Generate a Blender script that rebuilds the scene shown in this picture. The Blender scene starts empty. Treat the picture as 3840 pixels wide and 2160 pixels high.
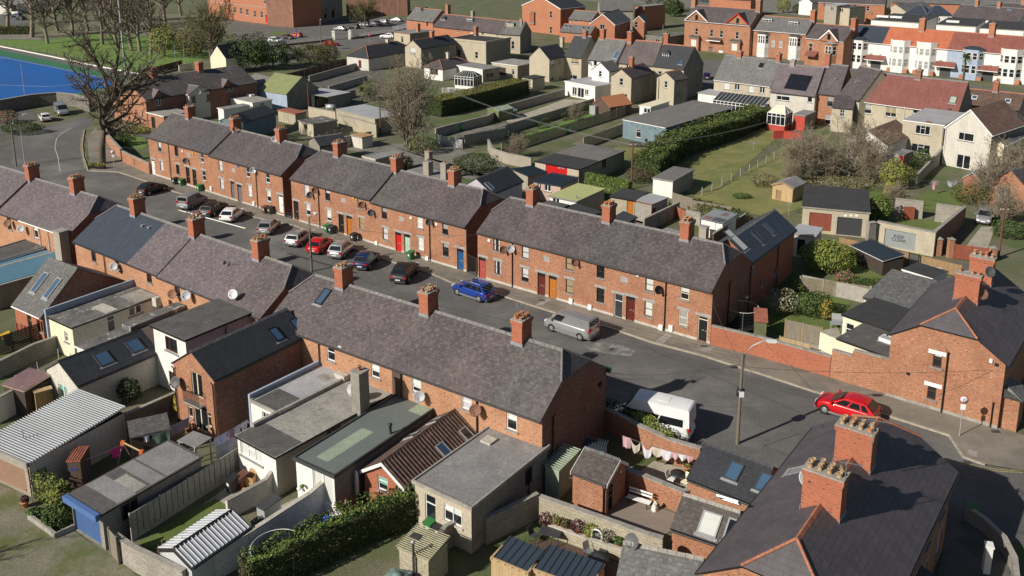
import bpy,math,random
from mathutils import Vector,Matrix
R=math.radians
random.seed(7)
C=bpy.context.scene.collection
SC=bpy.context.scene
FPX,PY,PITCH,HC=3498.05,526.57,R(13.633),36.6
cam=bpy.data.objects.new("camera",bpy.data.cameras.new("camera"))
C.objects.link(cam);SC.camera=cam
cam.location=(0,0,HC);cam.rotation_euler=(R(90)-PITCH,0,0)
cam.data.sensor_width=36;cam.data.lens=36*FPX/3840
cam.data.shift_y=-(1080-PY)/3840
cam.data.clip_start=1;cam.data.clip_end=4000
SUN_AZ,SUN_EL=R(237),R(32)
w=bpy.data.worlds.new("World");SC.world=w;w.use_nodes=True
nt=w.node_tree;bg=nt.nodes["Background"]
sky=nt.nodes.new("ShaderNodeTexSky");sky.sky_type='NISHITA';sky.sun_disc=False
sky.sun_elevation=SUN_EL;sky.sun_rotation=SUN_AZ
nt.links.new(sky.outputs[0],bg.inputs[0]);bg.inputs[1].default_value=.05
sun=bpy.data.objects.new("sun",bpy.data.lights.new("sun",'SUN'));C.objects.link(sun)
sun.data.energy=5.0;sun.data.angle=R(.5);sun.data.color=(1,.93,.83)
sd=Vector((-math.sin(SUN_AZ)*math.cos(SUN_EL),-math.cos(SUN_AZ)*math.cos(SUN_EL),-math.sin(SUN_EL)))
sun.rotation_euler=sd.to_track_quat('-Z','Y').to_euler();sun.location=(0,0,200)
SC.view_settings.view_transform='Standard';SC.view_settings.look='None'
SC.view_settings.gamma=1;SC.view_settings.exposure=.15
SC.render.engine='CYCLES'
SC.render.resolution_x=1024;SC.render.resolution_y=576
KS=3840/2576
_c,_s=math.cos(PITCH),math.sin(PITCH)
def T(t,x,y):
 return(((0,950,1900,2840)[t%4]+x/2.576)/KS,((0,540,1080,1600)[t//4]+y/2.576)/KS)
def ray(p):
 a=(p[0]*KS-1920)/FPX;b=(p[1]*KS-PY)/FPX
 return Vector((a,_c-b*_s,-(_s+b*_c)))
def G(p,z=.0):
 r=ray(p);return Vector((0,0,HC))+r*((z-HC)/r.z)
def hgt(b,t):
 g=G(b);r=ray(t);return HC+r.z*math.hypot(g.x,g.y)/math.hypot(r.x,r.y)
MT={}
def newmat(n):
 m=bpy.data.materials.new(n);m.use_nodes=True;MT[n]=m
 return m,m.node_tree,m.node_tree.nodes["Principled BSDF"]
def nd(t,k,**kw):
 n=t.nodes.new("ShaderNode"+k)
 for a,v in kw.items():
  if a in n.inputs:n.inputs[a].default_value=v
  else:setattr(n,a,v)
 return n
def c4(c):return(c[0],c[1],c[2],1)
def mixc(t,fac,a,b,mode='MIX'):
 n=t.nodes.new("ShaderNodeMix");n.data_type='RGBA';n.blend_type=mode
 for i,v in((0,fac),(6,a),(7,b)):
  if isinstance(v,(int,float)):n.inputs[i].default_value=v
  elif isinstance(v,tuple):n.inputs[i].default_value=c4(v)
  else:t.links.new(v,n.inputs[i])
 return n.outputs[2]
def noise(t,scale,detail=4,rough=.6,vec=None,ramp=None):
 n=nd(t,"TexNoise",Scale=scale,Detail=detail,Roughness=rough)
 if vec is None:
  vec=nd(t,"NewGeometry").outputs["Position"]
 t.links.new(vec,n.inputs["Vector"]);o=n.outputs[0]
 if ramp:
  r=nd(t,"ValToRGB");r.color_ramp.elements[0].position=ramp[0];r.color_ramp.elements[1].position=ramp[1]
  t.links.new(o,r.inputs[0]);o=r.outputs[0]
 return o
def bump(t,b,h,s=.3,d=.05):
 n=nd(t,"Bump",Strength=s,Distance=d);t.links.new(h,n.inputs["Height"]);t.links.new(n.outputs[0],b.inputs["Normal"])
def plain(n,col,rough=.85,col2=None,sc=1.2,stain=None,ramp=(.38,.66),bmp=.0,fine=.25,metal=0,uvs=None,spec=None):
 m,t,b=newmat(n)
 b.inputs["Roughness"].default_value=rough;b.inputs["Metallic"].default_value=metal
 if spec is not None:b.inputs["Specular IOR Level"].default_value=spec
 col2=col2 or tuple(c*.72 for c in col)
 vec=None
 if uvs:
  mp=nd(t,"Mapping");mp.inputs["Scale"].default_value=uvs
  t.links.new(nd(t,"UVMap").outputs[0],mp.inputs[0]);vec=mp.outputs[0]
 o=mixc(t,noise(t,sc,6,.65,vec,ramp),col,col2)
 if fine:
  o=mixc(t,fine,o,noise(t,9,3,.7,None,(.3,.7)),'OVERLAY')
 if stain:
  o=mixc(t,noise(t,stain[1],5,.7,None,stain[2]),o,stain[0])
 t.links.new(o,b.inputs["Base Color"])
 if bmp:bump(t,b,noise(t,14,4),bmp)
 return m
def brick(n,c1,c2,mortar,bw=.24,bh=.083,spk=(.6,.46,.3),dirt=.4,fr=.018,spkr=(.62,.72)):
 m,t,b=newmat(n);uv=nd(t,"UVMap").outputs[0]
 k=nd(t,"TexBrick",Scale=1,**{"Brick Width":bw,"Row Height":bh,"Mortar Size":fr,"Mortar Smooth":.2,"Bias":-.1})
 k.inputs["Color1"].default_value=c4(c1);k.inputs["Color2"].default_value=c4(c2);k.inputs["Mortar"].default_value=c4(mortar)
 t.links.new(uv,k.inputs["Vector"])
 mp=nd(t,"Mapping");mp.inputs["Scale"].default_value=(3.3,9.5,1);t.links.new(uv,mp.inputs[0])
 o=mixc(t,noise(t,1.3,2,.5,mp.outputs[0],spkr),k.outputs[0],spk)
 mp2=nd(t,"Mapping");mp2.inputs["Scale"].default_value=(2.6,8,1);mp2.inputs["Location"].default_value=(5,3,0);t.links.new(uv,mp2.inputs[0])
 o=mixc(t,noise(t,1.6,2,.5,mp2.outputs[0],(.6,.68)),o,tuple(x*.45 for x in c2))
 dk=mixc(t,dirt,o,tuple(x*.4 for x in c2))
 o=mixc(t,noise(t,.45,6,.7,None,(.42,.72)),o,dk)
 t.links.new(o,b.inputs["Base Color"]);b.inputs["Roughness"].default_value=.9
 return m
def slate(n,c1,c2,c3=None,bw=.34,bh=.24,lichen=.5,line=.55,rough=.62,pat=.5,streak=None,odd=1):
 m,t,b=newmat(n);uv=nd(t,"UVMap").outputs[0]
 k=nd(t,"TexBrick",Scale=1,**{"Brick Width":bw,"Row Height":bh,"Mortar Size":.018,"Mortar Smooth":.3,"Bias":.1})
 k.inputs["Color1"].default_value=c4(c1);k.inputs["Color2"].default_value=c4(c2)
 k.inputs["Mortar"].default_value=c4(tuple(x*line for x in c2));t.links.new(uv,k.inputs["Vector"])
 o=k.outputs[0]
 c3=c3 or(c1[0]*1.35,c1[1]*1.2,c1[2]*1.25)
 o=mixc(t,noise(t,.5,5,.6,None,(.4,.75)),o,mixc(t,pat,o,c3))
 mp=nd(t,"Mapping");mp.inputs["Scale"].default_value=(1.4,.35,1);t.links.new(uv,mp.inputs[0])
 o=mixc(t,noise(t,.9,6,.7,mp.outputs[0],(.45,.8)),o,tuple(x*.62 for x in c1))
 for sh,lo,hi,f in((0,.6,.66,.55),(7,.62,.68,1.7)):
  mp=nd(t,"Mapping");mp.inputs["Scale"].default_value=(1/bw,.9/bh,1);mp.inputs["Location"].default_value=(sh,sh,0);t.links.new(uv,mp.inputs[0])
  o=mixc(t,noise(t,1,0,.5,mp.outputs[0],(lo,hi)),o,mixc(t,(.5 if f<1 else .38)*odd,o,tuple(x*f for x in(c1 if f>1 else c2))))
 if lichen:
  l=noise(t,2.3,6,.75,None,(.70-.06*lichen,.80));o=mixc(t,l,o,(.26,.25,.21))
  l=noise(t,5.1,3,.8,None,(.73,.78));o=mixc(t,l,o,(.36,.35,.31))
 if streak:
  mp=nd(t,"Mapping");mp.inputs["Scale"].default_value=(1.1,.16,1);t.links.new(uv,mp.inputs[0])
  o=mixc(t,noise(t,1,6,.75,mp.outputs[0],(.60,.74)),o,streak)
 t.links.new(o,b.inputs["Base Color"]);b.inputs["Roughness"].default_value=rough
 bump(t,b,k.outputs["Fac"],-.25,.02)
 return m
def gloss(n,col,rough=.3,metal=0,coat=0,spec=.5):
 m,t,b=newmat(n);b.inputs["Roughness"].default_value=rough;b.inputs["Metallic"].default_value=metal
 b.inputs["Coat Weight"].default_value=coat;b.inputs["Coat Roughness"].default_value=.05;b.inputs["Specular IOR Level"].default_value=spec
 t.links.new(mixc(t,noise(t,1.1,5,.7,None,(.45,.75)),col,tuple(c*.85+.006 for c in col)),b.inputs["Base Color"])
 return m
def leaf(n,c1,c2,rough=.7,c3=None):
 m,t,b=newmat(n);b.inputs["Roughness"].default_value=rough;b.inputs["Specular IOR Level"].default_value=.25
 o=mixc(t,noise(t,1.4,3,.6,None,(.38,.64)),c1,c2)
 o=mixc(t,noise(t,11,2,.5,None,(.42,.66)),o,c3 or tuple(x*1.5 for x in c1))
 t.links.new(o,b.inputs["Base Color"])
 return m
def wood(n,c1,c2=None,sc=(9,.6,1),rough=.85):
 m,t,b=newmat(n);b.inputs["Roughness"].default_value=rough
 mp=nd(t,"Mapping");mp.inputs["Scale"].default_value=sc;t.links.new(nd(t,"UVMap").outputs[0],mp.inputs[0])
 o=mixc(t,noise(t,1,5,.7,mp.outputs[0],(.35,.68)),c1,c2 or tuple(x*.55 for x in c1))
 t.links.new(o,b.inputs["Base Color"]);return m
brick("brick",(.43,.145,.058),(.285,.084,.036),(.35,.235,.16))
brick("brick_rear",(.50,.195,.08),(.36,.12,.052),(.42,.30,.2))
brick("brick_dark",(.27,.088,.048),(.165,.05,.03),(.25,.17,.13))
brick("brick_red",(.45,.105,.042),(.33,.074,.03),(.33,.175,.115),dirt=.2,spkr=(.72,.8))
brick("brick_far",(.48,.15,.068),(.36,.10,.046),(.38,.21,.13),dirt=.2)
brick("brick_white",(.7,.7,.68),(.62,.62,.6),(.5,.5,.48),bw=.45,bh=.22)
brick("block_grey",(.36,.335,.29),(.28,.26,.22),(.24,.22,.19),bw=.44,bh=.215,spk=(.42,.4,.34))
brick("block_buff",(.44,.40,.29),(.36,.32,.23),(.27,.24,.18),bw=.44,bh=.215,spk=(.5,.46,.36))
slate("slate",(.098,.083,.084),(.060,.051,.053),(.150,.120,.124))
slate("slate_cool",(.088,.082,.085),(.055,.051,.054),(.13,.118,.124),lichen=.7)
slate("slate_warm",(.112,.092,.090),(.070,.058,.058),(.17,.132,.132),streak=(.24,.21,.19))
slate("slate_pale",(.145,.118,.126),(.10,.083,.09),(.19,.152,.162),lichen=.4)
slate("slate_worn",(.105,.094,.092),(.066,.058,.057),(.16,.14,.135),lichen=1.0,streak=(.3,.28,.25))
slate("slate_grey",(.15,.15,.145),(.11,.11,.108),(.2,.2,.19),lichen=.6)
slate("slate_black",(.04,.043,.05),(.03,.033,.038),(.06,.062,.07),lichen=.15,line=.5,pat=.3,odd=.5)
slate("slate_blue",(.045,.058,.078),(.036,.047,.065),(.055,.07,.095),lichen=0,bw=.6,bh=.3,line=.75,rough=.5,pat=.2,odd=0)
slate("slate_near",(.088,.078,.086),(.070,.062,.068),(.125,.105,.118),bw=.6,bh=.34,lichen=.25,odd=.2)
slate("slate_brown",(.10,.088,.078),(.075,.065,.058),(.14,.125,.11),lichen=.9)
slate("felt_tile",(.125,.12,.115),(.085,.083,.08),(.16,.155,.145),bw=.3,bh=.2,lichen=.3)
slate("tile_red",(.25,.085,.062),(.19,.062,.046),(.3,.12,.09),lichen=.25,rough=.8,odd=.5)
slate("tile_orange",(.47,.14,.065),(.38,.105,.05),(.52,.18,.09),lichen=.15,rough=.8,odd=.4)
slate("tile_plum",(.21,.075,.062),(.165,.058,.048),(.26,.10,.085),lichen=.1,rough=.8,odd=.5)
slate("tile_brown",(.14,.085,.065),(.095,.058,.045),(.18,.12,.095),bw=.3,bh=.34,lichen=.6,line=.3,rough=.85)
plain("ridge_clay",(.40,.155,.085),.85,(.26,.11,.07),3,((.2,.19,.15),2.5,(.6,.75)))
plain("ridge_grey",(.2,.19,.185),.85,(.13,.125,.12),3,((.38,.37,.34),4,(.6,.75)))
plain("concrete",(.34,.32,.28),.9,(.24,.225,.2),1.5,((.12,.12,.1),1.1,(.55,.8)))
plain("concrete_pale",(.5,.47,.41),.9,(.4,.375,.32),1.5,((.25,.24,.2),1.3,(.6,.85)))
plain("lintel",(.36,.34,.31),.9,(.27,.26,.24),3)
plain("sill",(.27,.265,.25),.9,(.19,.19,.18),3)
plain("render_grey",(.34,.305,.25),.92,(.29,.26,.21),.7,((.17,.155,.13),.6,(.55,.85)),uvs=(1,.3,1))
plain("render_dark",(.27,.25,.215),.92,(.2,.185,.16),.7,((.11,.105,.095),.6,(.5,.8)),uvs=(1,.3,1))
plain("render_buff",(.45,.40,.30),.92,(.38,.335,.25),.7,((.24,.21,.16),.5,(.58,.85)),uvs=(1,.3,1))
plain("render_pale",(.56,.54,.48),.9,(.47,.45,.39),.8,((.3,.29,.24),.6,(.6,.85)),uvs=(1,.3,1))
plain("render_white",(.74,.72,.68),.85,(.65,.63,.58),.8,((.48,.46,.4),.5,(.66,.9)),uvs=(1,.3,1),fine=.1)
plain("render_cream",(.74,.68,.5),.85,(.66,.6,.43),.8,fine=.1)
plain("render_lilac_and_shade",(.5,.47,.52),.85,(.42,.4,.44),.8,fine=.1)  # lilac wall colour; some side walls use it as painted shade
plain("render_blue",(.33,.40,.5),.85,(.29,.35,.44),.8,fine=.1)
plain("render_teal",(.155,.215,.245),.85,(.125,.178,.205),.8,fine=.15)
plain("render_pink",(.5,.36,.3),.9,(.42,.3,.25),.8)
plain("render_red",(.42,.06,.04),.8,(.34,.05,.035),1)
plain("render_ochre",(.5,.36,.14),.85,(.42,.3,.11),1)
plain("flat_grey",(.25,.245,.24),.8,(.185,.18,.178),.55,((.33,.325,.31),.8,(.58,.75)),fine=.3)
plain("flat_lightgrey",(.38,.385,.40),.7,(.31,.315,.33),.5,((.24,.24,.24),.9,(.6,.8)))
plain("flat_felt",(.105,.10,.095),.85,(.07,.068,.065),.8,((.26,.25,.23),1.1,(.62,.74)),fine=.3)
plain("flat_black",(.045,.045,.045),.8,(.033,.033,.034),.8,((.1,.1,.1),1.6,(.65,.8)))
plain("flat_stone",(.33,.315,.28),.9,(.235,.225,.2),.7,((.12,.115,.1),1.0,(.56,.72)),fine=.35)
plain("flat_green",(.145,.165,.155),.7,(.125,.145,.138),.6,fine=.1)
plain("flat_yellow",(.42,.44,.19),.8,(.36,.39,.17),1.2,((.25,.26,.13),2,(.6,.8)))
plain("flat_mix",(.17,.162,.15),.85,(.085,.083,.08),.9,((.46,.45,.42),1.0,(.58,.66)),fine=.3)
plain("flat_streak",(.18,.17,.16),.8,(.12,.115,.11),1.2,((.34,.32,.3),1.4,(.6,.74)),uvs=(3,.12,1))
plain("asphalt",(.118,.115,.108),.9,(.092,.09,.087),.25,((.17,.163,.15),.13,(.48,.66)),fine=.45)
plain("asphalt_old",(.13,.125,.115),.92,(.10,.097,.09),.3,((.16,.15,.13),.2,(.5,.7)),fine=.25)
plain("footpath",(.23,.205,.165),.92,(.165,.15,.125),.4,((.125,.118,.10),.3,(.48,.7)),fine=.12)
plain("kerb",(.38,.34,.265),.9,(.26,.235,.185),1.5)
plain("paint_line",(.6,.58,.52),.8,(.35,.34,.3),2,fine=.3)
plain("paint_yellow",(.42,.34,.13),.85,(.25,.215,.12),1.5,fine=.3)
plain("dirt",(.2,.175,.125),.95,(.13,.12,.075),.35,((.10,.125,.04),.25,(.48,.62)),fine=.4)
plain("earth",(.10,.105,.05),.95,(.155,.14,.095),.22,((.075,.11,.03),.16,(.46,.6)),fine=.45,bmp=.3)
plain("gravel",(.21,.19,.14),.95,(.15,.14,.1),.4,((.10,.115,.035),.3,(.44,.6)),fine=.45,bmp=.4)
plain("yard",(.2,.19,.165),.92,(.135,.13,.11),.5,((.075,.085,.05),.5,(.55,.75)),fine=.3)
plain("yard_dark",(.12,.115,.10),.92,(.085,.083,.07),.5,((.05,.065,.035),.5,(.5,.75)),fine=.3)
plain("paving",(.4,.365,.29),.92,(.3,.275,.22),.8,((.2,.19,.14),.7,(.55,.8)),fine=.2)
plain("lawn",(.105,.15,.032),.95,(.085,.125,.025),.35,((.16,.17,.05),.22,(.45,.7)),fine=.4,bmp=.5)
plain("lawn_dry",(.215,.21,.07),.95,(.17,.165,.06),.4,((.11,.14,.035),.25,(.45,.68)),fine=.45,bmp=.5)
plain("lawn_bright",(.12,.215,.035),.95,(.09,.16,.028),.4,((.17,.2,.05),.3,(.5,.7)),fine=.4,bmp=.5)
plain("pitch_blue",(.004,.10,.36),.8,(.005,.088,.31),.06,fine=.08)
plain("pitch_green",(.03,.16,.07),.85,(.025,.13,.06),.1,fine=.1)
plain("stone_wall",(.2,.185,.155),.95,(.11,.1,.085),2.2,((.3,.28,.24),3,(.6,.75)),bmp=.6)
plain("fence_conc",(.36,.34,.30),.9,(.28,.265,.235),1.5,fine=.2)
plain("fence_tan",(.25,.215,.15),.9,(.18,.155,.11),1.5,fine=.2)
wood("timber",(.36,.235,.12));wood("timber_grey",(.27,.235,.18));wood("timber_dark",(.06,.045,.035))
wood("timber_red",(.30,.08,.045));wood("timber_pale",(.52,.37,.2));wood("timber_green",(.16,.19,.085));wood("timber_brown",(.115,.075,.055))
wood("pole_wood",(.19,.16,.12),(.11,.095,.07),(14,.3,1));wood("pole_red",(.16,.07,.045),(.1,.045,.03),(14,.3,1))
wood("decking",(.26,.215,.175),(.2,.165,.135),(.4,7,1))
wood("bark",(.15,.125,.095),(.075,.062,.048),(6,1.2,1),.95);wood("bark_pale",(.26,.225,.175),(.14,.12,.09),(6,1.2,1),.95)
wood("twig",(.135,.105,.075),(.085,.066,.05),(1,1,1),.95);wood("twig_pale",(.33,.28,.2),(.21,.175,.125),(1,1,1),.95)
wood("twig_green",(.20,.185,.075),(.12,.11,.05),(1,1,1),.95);wood("twig_red",(.16,.085,.07),(.1,.06,.05),(1,1,1),.95)
leaf("leaf_hedge",(.085,.12,.028),(.045,.07,.018));leaf("leaf_dark",(.032,.05,.018),(.02,.033,.012),c3=(.06,.08,.025))
leaf("leaf_bright",(.16,.205,.03),(.09,.13,.022),.55,(.28,.30,.06));leaf("leaf_olive",(.15,.145,.045),(.09,.09,.03))
leaf("leaf_mid",(.07,.115,.03),(.045,.075,.02));leaf("leaf_grey",(.24,.235,.17),(.15,.15,.1));leaf("leaf_brown",(.10,.075,.035),(.06,.048,.025))
leaf("leaf_lime",(.22,.26,.05),(.15,.19,.035),c3=(.34,.34,.1));leaf("leaf_yellow",(.42,.31,.05),(.3,.22,.04));leaf("leaf_trim",(.15,.145,.04),(.10,.105,.03),c3=(.21,.19,.06));leaf("leaf_pink",(.4,.07,.11),(.3,.05,.08),c3=(.6,.3,.35));leaf("leaf_purple",(.08,.03,.035),(.05,.022,.025))
gloss("glass",(.012,.015,.018),.06,spec=.8);gloss("glass_sky",(.05,.09,.15),.06,spec=.8);gloss("skyglass",(.055,.11,.19),.25);gloss("glass_dim",(.04,.045,.045),.12)
gloss("blind",(.58,.6,.56),.35);gloss("curtain",(.52,.52,.54),.5);gloss("blind_tan",(.30,.25,.15),.4);gloss("blind_grey",(.3,.3,.29),.4);gloss("green_curtain",(.2,.42,.36),.4)
gloss("upvc",(.8,.8,.78),.4);gloss("upvc_cream",(.72,.66,.48),.4);gloss("frame_brown",(.085,.035,.022),.4);gloss("frame_tan",(.30,.13,.045),.45);gloss("black",(.012,.012,.013),.45);gloss("dark_grey",(.05,.052,.055),.5);gloss("grey",(.2,.205,.21),.5)
for n,c in dict(red=(.55,.012,.012),mint=(.36,.53,.43),blue=(.018,.085,.22),maroon=(.11,.018,.014),orange=(.42,.145,.02),grey=(.14,.145,.16),white=(.78,.78,.76),faded=(.38,.07,.06),green=(.015,.10,.05),black=(.012,.012,.013)).items():gloss("door_"+n,c,.4)
for n,c,mt in(("red",(.52,.004,.008),0),("silver",(.45,.46,.47),.55),("white",(.8,.8,.8),0),("black",(.008,.008,.009),0),("navy",(.005,.018,.075),.1),("blue",(.012,.05,.30),.2),("grey",(.28,.29,.32),.4),("orange",(.62,.09,.02),0),("brown",(.05,.03,.03),0)):gloss("car_"+n,c,.28,mt,.8)
gloss("van_white",(.78,.79,.78),.35,0,.3)
gloss("tyre",(.018,.018,.019),.8);gloss("alloy",(.42,.42,.43),.35,.6);gloss("lamp_red",(.45,.01,.015),.2,0,.5);gloss("lamp_clear",(.7,.72,.72),.15,0,.5)
gloss("plastic_black",(.02,.021,.023),.5);gloss("plastic_green",(.028,.16,.045),.5);gloss("plastic_brown",(.13,.05,.03),.5);gloss("plastic_blue",(.012,.10,.55),.4);gloss("plastic_white",(.78,.78,.75),.45);gloss("plastic_grey",(.32,.33,.33),.5);gloss("tank_green",(.16,.24,.22),.5);gloss("plastic_orange",(.65,.16,.03),.5);gloss("pink",(.6,.03,.28),.8)
gloss("dish_grey",(.36,.37,.38),.5);gloss("dish_dark",(.085,.085,.09),.6);gloss("dish_white",(.66,.67,.66),.5);plain("dish_rust",(.25,.12,.07),.8,(.16,.085,.06),4)
gloss("steel",(.5,.51,.52),.4,.7);gloss("galv",(.42,.44,.45),.5,.3);plain("tin",(.44,.46,.475),.5,(.38,.4,.415),.5,((.22,.12,.07),1.3,(.66,.76)),metal=.15,fine=.1);plain("tin_new",(.5,.515,.53),.45,(.44,.455,.47),.5,fine=.05);gloss("tin_blue",(.055,.075,.098),.35,.25);plain("tin_green",(.24,.27,.12),.7,(.2,.225,.1),.7,((.13,.14,.07),1.2,(.6,.78)));plain("tin_sage",(.3,.36,.27),.7,(.26,.31,.23),.8);plain("tin_rust",(.34,.12,.07),.85,(.22,.08,.05),1.5);plain("tin_ribbed",(.38,.365,.24),.8,(.28,.26,.17),2);gloss("teal_sheet",(.10,.22,.30),.55);gloss("fascia_black",(.02,.02,.021),.5);gloss("roller_blue",(.08,.16,.36),.5);gloss("roller_dark",(.06,.062,.066),.55);gloss("roller_grey",(.30,.325,.325),.55);gloss("roller_tan",(.34,.215,.15),.6)
plain("terracotta",(.46,.19,.085),.85,(.36,.15,.07),4);plain("pot_buff",(.42,.29,.16),.85,(.3,.2,.11),4);plain("lead",(.27,.28,.30),.6,(.2,.21,.22),3)
plain("linen",(.68,.67,.7),.9,(.58,.57,.62),3,fine=.1);plain("linen_cream",(.62,.56,.46),.9,fine=.1);plain("linen_pink",(.62,.4,.44),.9,fine=.1);plain("linen_lilac",(.6,.6,.74),.9,fine=.1);plain("linen_mauve",(.34,.26,.32),.9,fine=.1);plain("linen_green",(.12,.19,.16),.9);plain("cardboard",(.44,.27,.13),.9);plain("statue",(.7,.68,.62),.8,fine=.1)
gloss("solar",(.008,.009,.014),.25);gloss("net",(.03,.035,.035),.8);plain("verdigris",(.28,.42,.33),.8)
gloss("sign_red",(.5,.02,.025),.5);gloss("sign_white",(.75,.75,.74),.5);gloss("sign_blue",(.03,.06,.3),.5);gloss("wire",(.06,.06,.06),.6);gloss("wire_pale",(.2,.2,.2),.6);gloss("alarm_yellow",(.6,.36,.03),.5);gloss("alarm_blue",(.03,.12,.45),.5)
m_,t_,b_=newmat("lichen_streak");b_.inputs["Base Color"].default_value=(.23,.22,.2,1);b_.inputs["Roughness"].default_value=.95
mp_=nd(t_,"Mapping");mp_.inputs["Scale"].default_value=(4,1.3,1);t_.links.new(nd(t_,"UVMap").outputs[0],mp_.inputs[0]);t_.links.new(noise(t_,1.5,6,.8,mp_.outputs[0],(.5,.72)),b_.inputs["Alpha"])
def tag(o,label=None,cat=None,group=None,kind=None):
 if label:o["label"]=label
 if cat:o["category"]=cat
 if group:o["group"]=group
 if kind:o["kind"]=kind
 return o
def empty(name,loc=(0,0,0),rz=0,label=None,cat=None,group=None,kind=None):
 o=bpy.data.objects.new(name,None);C.objects.link(o);o.location=loc;o.rotation_euler=(0,0,rz);o.empty_display_size=.2
 return tag(o,label,cat,group,kind)
def copy_tree(o,parent=None):
 c=o.copy();C.objects.link(c)
 if parent:c.parent=parent
 for ch in[x for x in o.children]:copy_tree(ch,c)
 return c
class MB:
 def __init__(s):s.v=[];s.f=[];s.m=[];s.mats=[];s.sm=[]
 def mi(s,m):
  m=MT[m]
  if m not in s.mats:s.mats.append(m)
  return s.mats.index(m)
 def poly(s,pts,m,smooth=False):
  n=len(s.v);s.v+=[tuple(p)for p in pts];s.f.append(tuple(range(n,n+len(pts))));s.m.append(s.mi(m));s.sm.append(smooth);return s
 def grid(s,rows,m,closed=False,smooth=True):
  n=len(s.v);w=len(rows[0]);k=s.mi(m)
  for r in rows:s.v+=[tuple(p)for p in r]
  for i in range(len(rows)-1):
   for j in range(w if closed else w-1):
    j2=(j+1)%w
    s.f.append((n+i*w+j,n+i*w+j2,n+(i+1)*w+j2,n+(i+1)*w+j));s.m.append(k);s.sm.append(smooth)
  return s
 def box(s,x0,x1,y0,y1,z0,z1,m,tf=None):
  P=[Vector(p)for p in((x0,y0,z0),(x1,y0,z0),(x1,y1,z0),(x0,y1,z0),(x0,y0,z1),(x1,y0,z1),(x1,y1,z1),(x0,y1,z1))]
  if tf:P=[tf(p)for p in P]
  for q in((0,3,2,1),(4,5,6,7),(0,1,5,4),(1,2,6,5),(2,3,7,6),(3,0,4,7)):s.poly([P[i]for i in q],m)
  return s
 def slab(s,pts,th,m,m2=None,dirv=Vector((0,0,-1))):
  pts=[Vector(p)for p in pts];lo=[p+dirv*th for p in pts];m2=m2 or m;n=len(pts)
  s.poly(pts,m);s.poly(lo[::-1],m2)
  for i in range(n):s.poly([pts[i],lo[i],lo[(i+1)%n],pts[(i+1)%n]],m2)
  return s
 def tube(s,pts,r,m,n=6,cap=True,smooth=True):
  pts=[Vector(p)for p in pts];rows=[]
  for i,p in enumerate(pts):
   d=(pts[min(i+1,len(pts)-1)]-pts[max(i-1,0)]).normalized()
   a=d.cross(Vector((0,0,1))if abs(d.z)<.95 else Vector((1,0,0))).normalized();b=d.cross(a)
   rr=r[i]if isinstance(r,(list,tuple))else r
   rows.append([p+(a*math.cos(2*math.pi*k/n)+b*math.sin(2*math.pi*k/n))*rr for k in range(n)])
  s.grid(rows,m,True,smooth)
  if cap:s.poly(rows[0],m);s.poly(rows[-1][::-1],m)
  return s
 def lathe(s,c,prof,m,n=12,cap=True,axis=None,smooth=True):
  c=Vector(c);q=Vector((0,0,1)).rotation_difference(Vector(axis).normalized())if axis is not None else None;rows=[]
  for(r,z)in prof:
   row=[Vector((r*math.cos(2*math.pi*k/n),r*math.sin(2*math.pi*k/n),z))for k in range(n)]
   if q:row=[q@p for p in row]
   rows.append([c+p for p in row])
  s.grid(rows,m,True,smooth)
  if cap:s.poly(rows[0][::-1],m);s.poly(rows[-1],m)
  return s
 def build(s,name,parent=None,label=None,cat=None,group=None,kind=None,loc=None,rz=0,weld=False):
  me=bpy.data.meshes.new(name);me.from_pydata(s.v,[],s.f)
  for m in s.mats:me.materials.append(m)
  me.polygons.foreach_set("material_index",s.m);me.polygons.foreach_set("use_smooth",s.sm)
  uv=me.uv_layers.new(name="UVMap");dat=[.0]*(2*len(me.loops))
  for p in me.polygons:
   nrm=p.normal
   if abs(nrm.z)>.97 or(nrm.x==0 and nrm.y==0):t=Vector((1,0,0));bt=Vector((0,1,0))
   else:t=Vector((-nrm.y,nrm.x,0)).normalized();bt=nrm.cross(t)
   for li in p.loop_indices:
    co=me.vertices[me.loops[li].vertex_index].co;dat[2*li]=co.dot(t);dat[2*li+1]=co.dot(bt)
  uv.data.foreach_set("uv",dat);me.update()
  o=bpy.data.objects.new(name,me);C.objects.link(o)
  if parent:o.parent=parent
  if loc is not None:o.location=loc;o.rotation_euler=(0,0,rz)
  return tag(o,label,cat,group,kind)
def ground(name,pts,m,z=.004,label=None,cat=None,kind='structure',th=0):
 """a sheet on the ground through photograph points"""
 W=[G(p)for p in pts];b=MB()
 ar=sum(W[i].x*W[(i+1)%len(W)].y-W[(i+1)%len(W)].x*W[i].y for i in range(len(W)))
 if ar<0:W=W[::-1]
 W=[Vector((p.x,p.y,z))for p in W]
 if th:b.slab(W,th,m)
 else:b.poly(W,m)
 o=b.build(name,None,label,cat,None,kind)
 return o
def strip(name,pts,wid,m,z0=-.05,z1=.1,kind='structure',side=0,label=None,cat=None,ends=True):
 """a wall or kerb of even width that follows world points"""
 W=[p if isinstance(p,Vector)else G(p)for p in pts];rows=[];b=MB()
 for i,p in enumerate(W):
  d=(W[min(i+1,len(W)-1)]-W[max(i-1,0)]);d.z=0;d.normalize();n=Vector((-d.y,d.x,0))
  o0=n*(wid*(side-1)/2);o1=n*(wid*(side+1)/2);q=Vector((p.x,p.y,0))
  rows.append([q+o0+Vector((0,0,z0)),q+o1+Vector((0,0,z0)),q+o1+Vector((0,0,z1)),q+o0+Vector((0,0,z1))])
 b.grid(rows[::-1],m,True,False);b.poly(rows[0],m);b.poly(rows[-1][::-1],m)
 return b.build(name,None,label,cat,None,kind)
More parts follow.
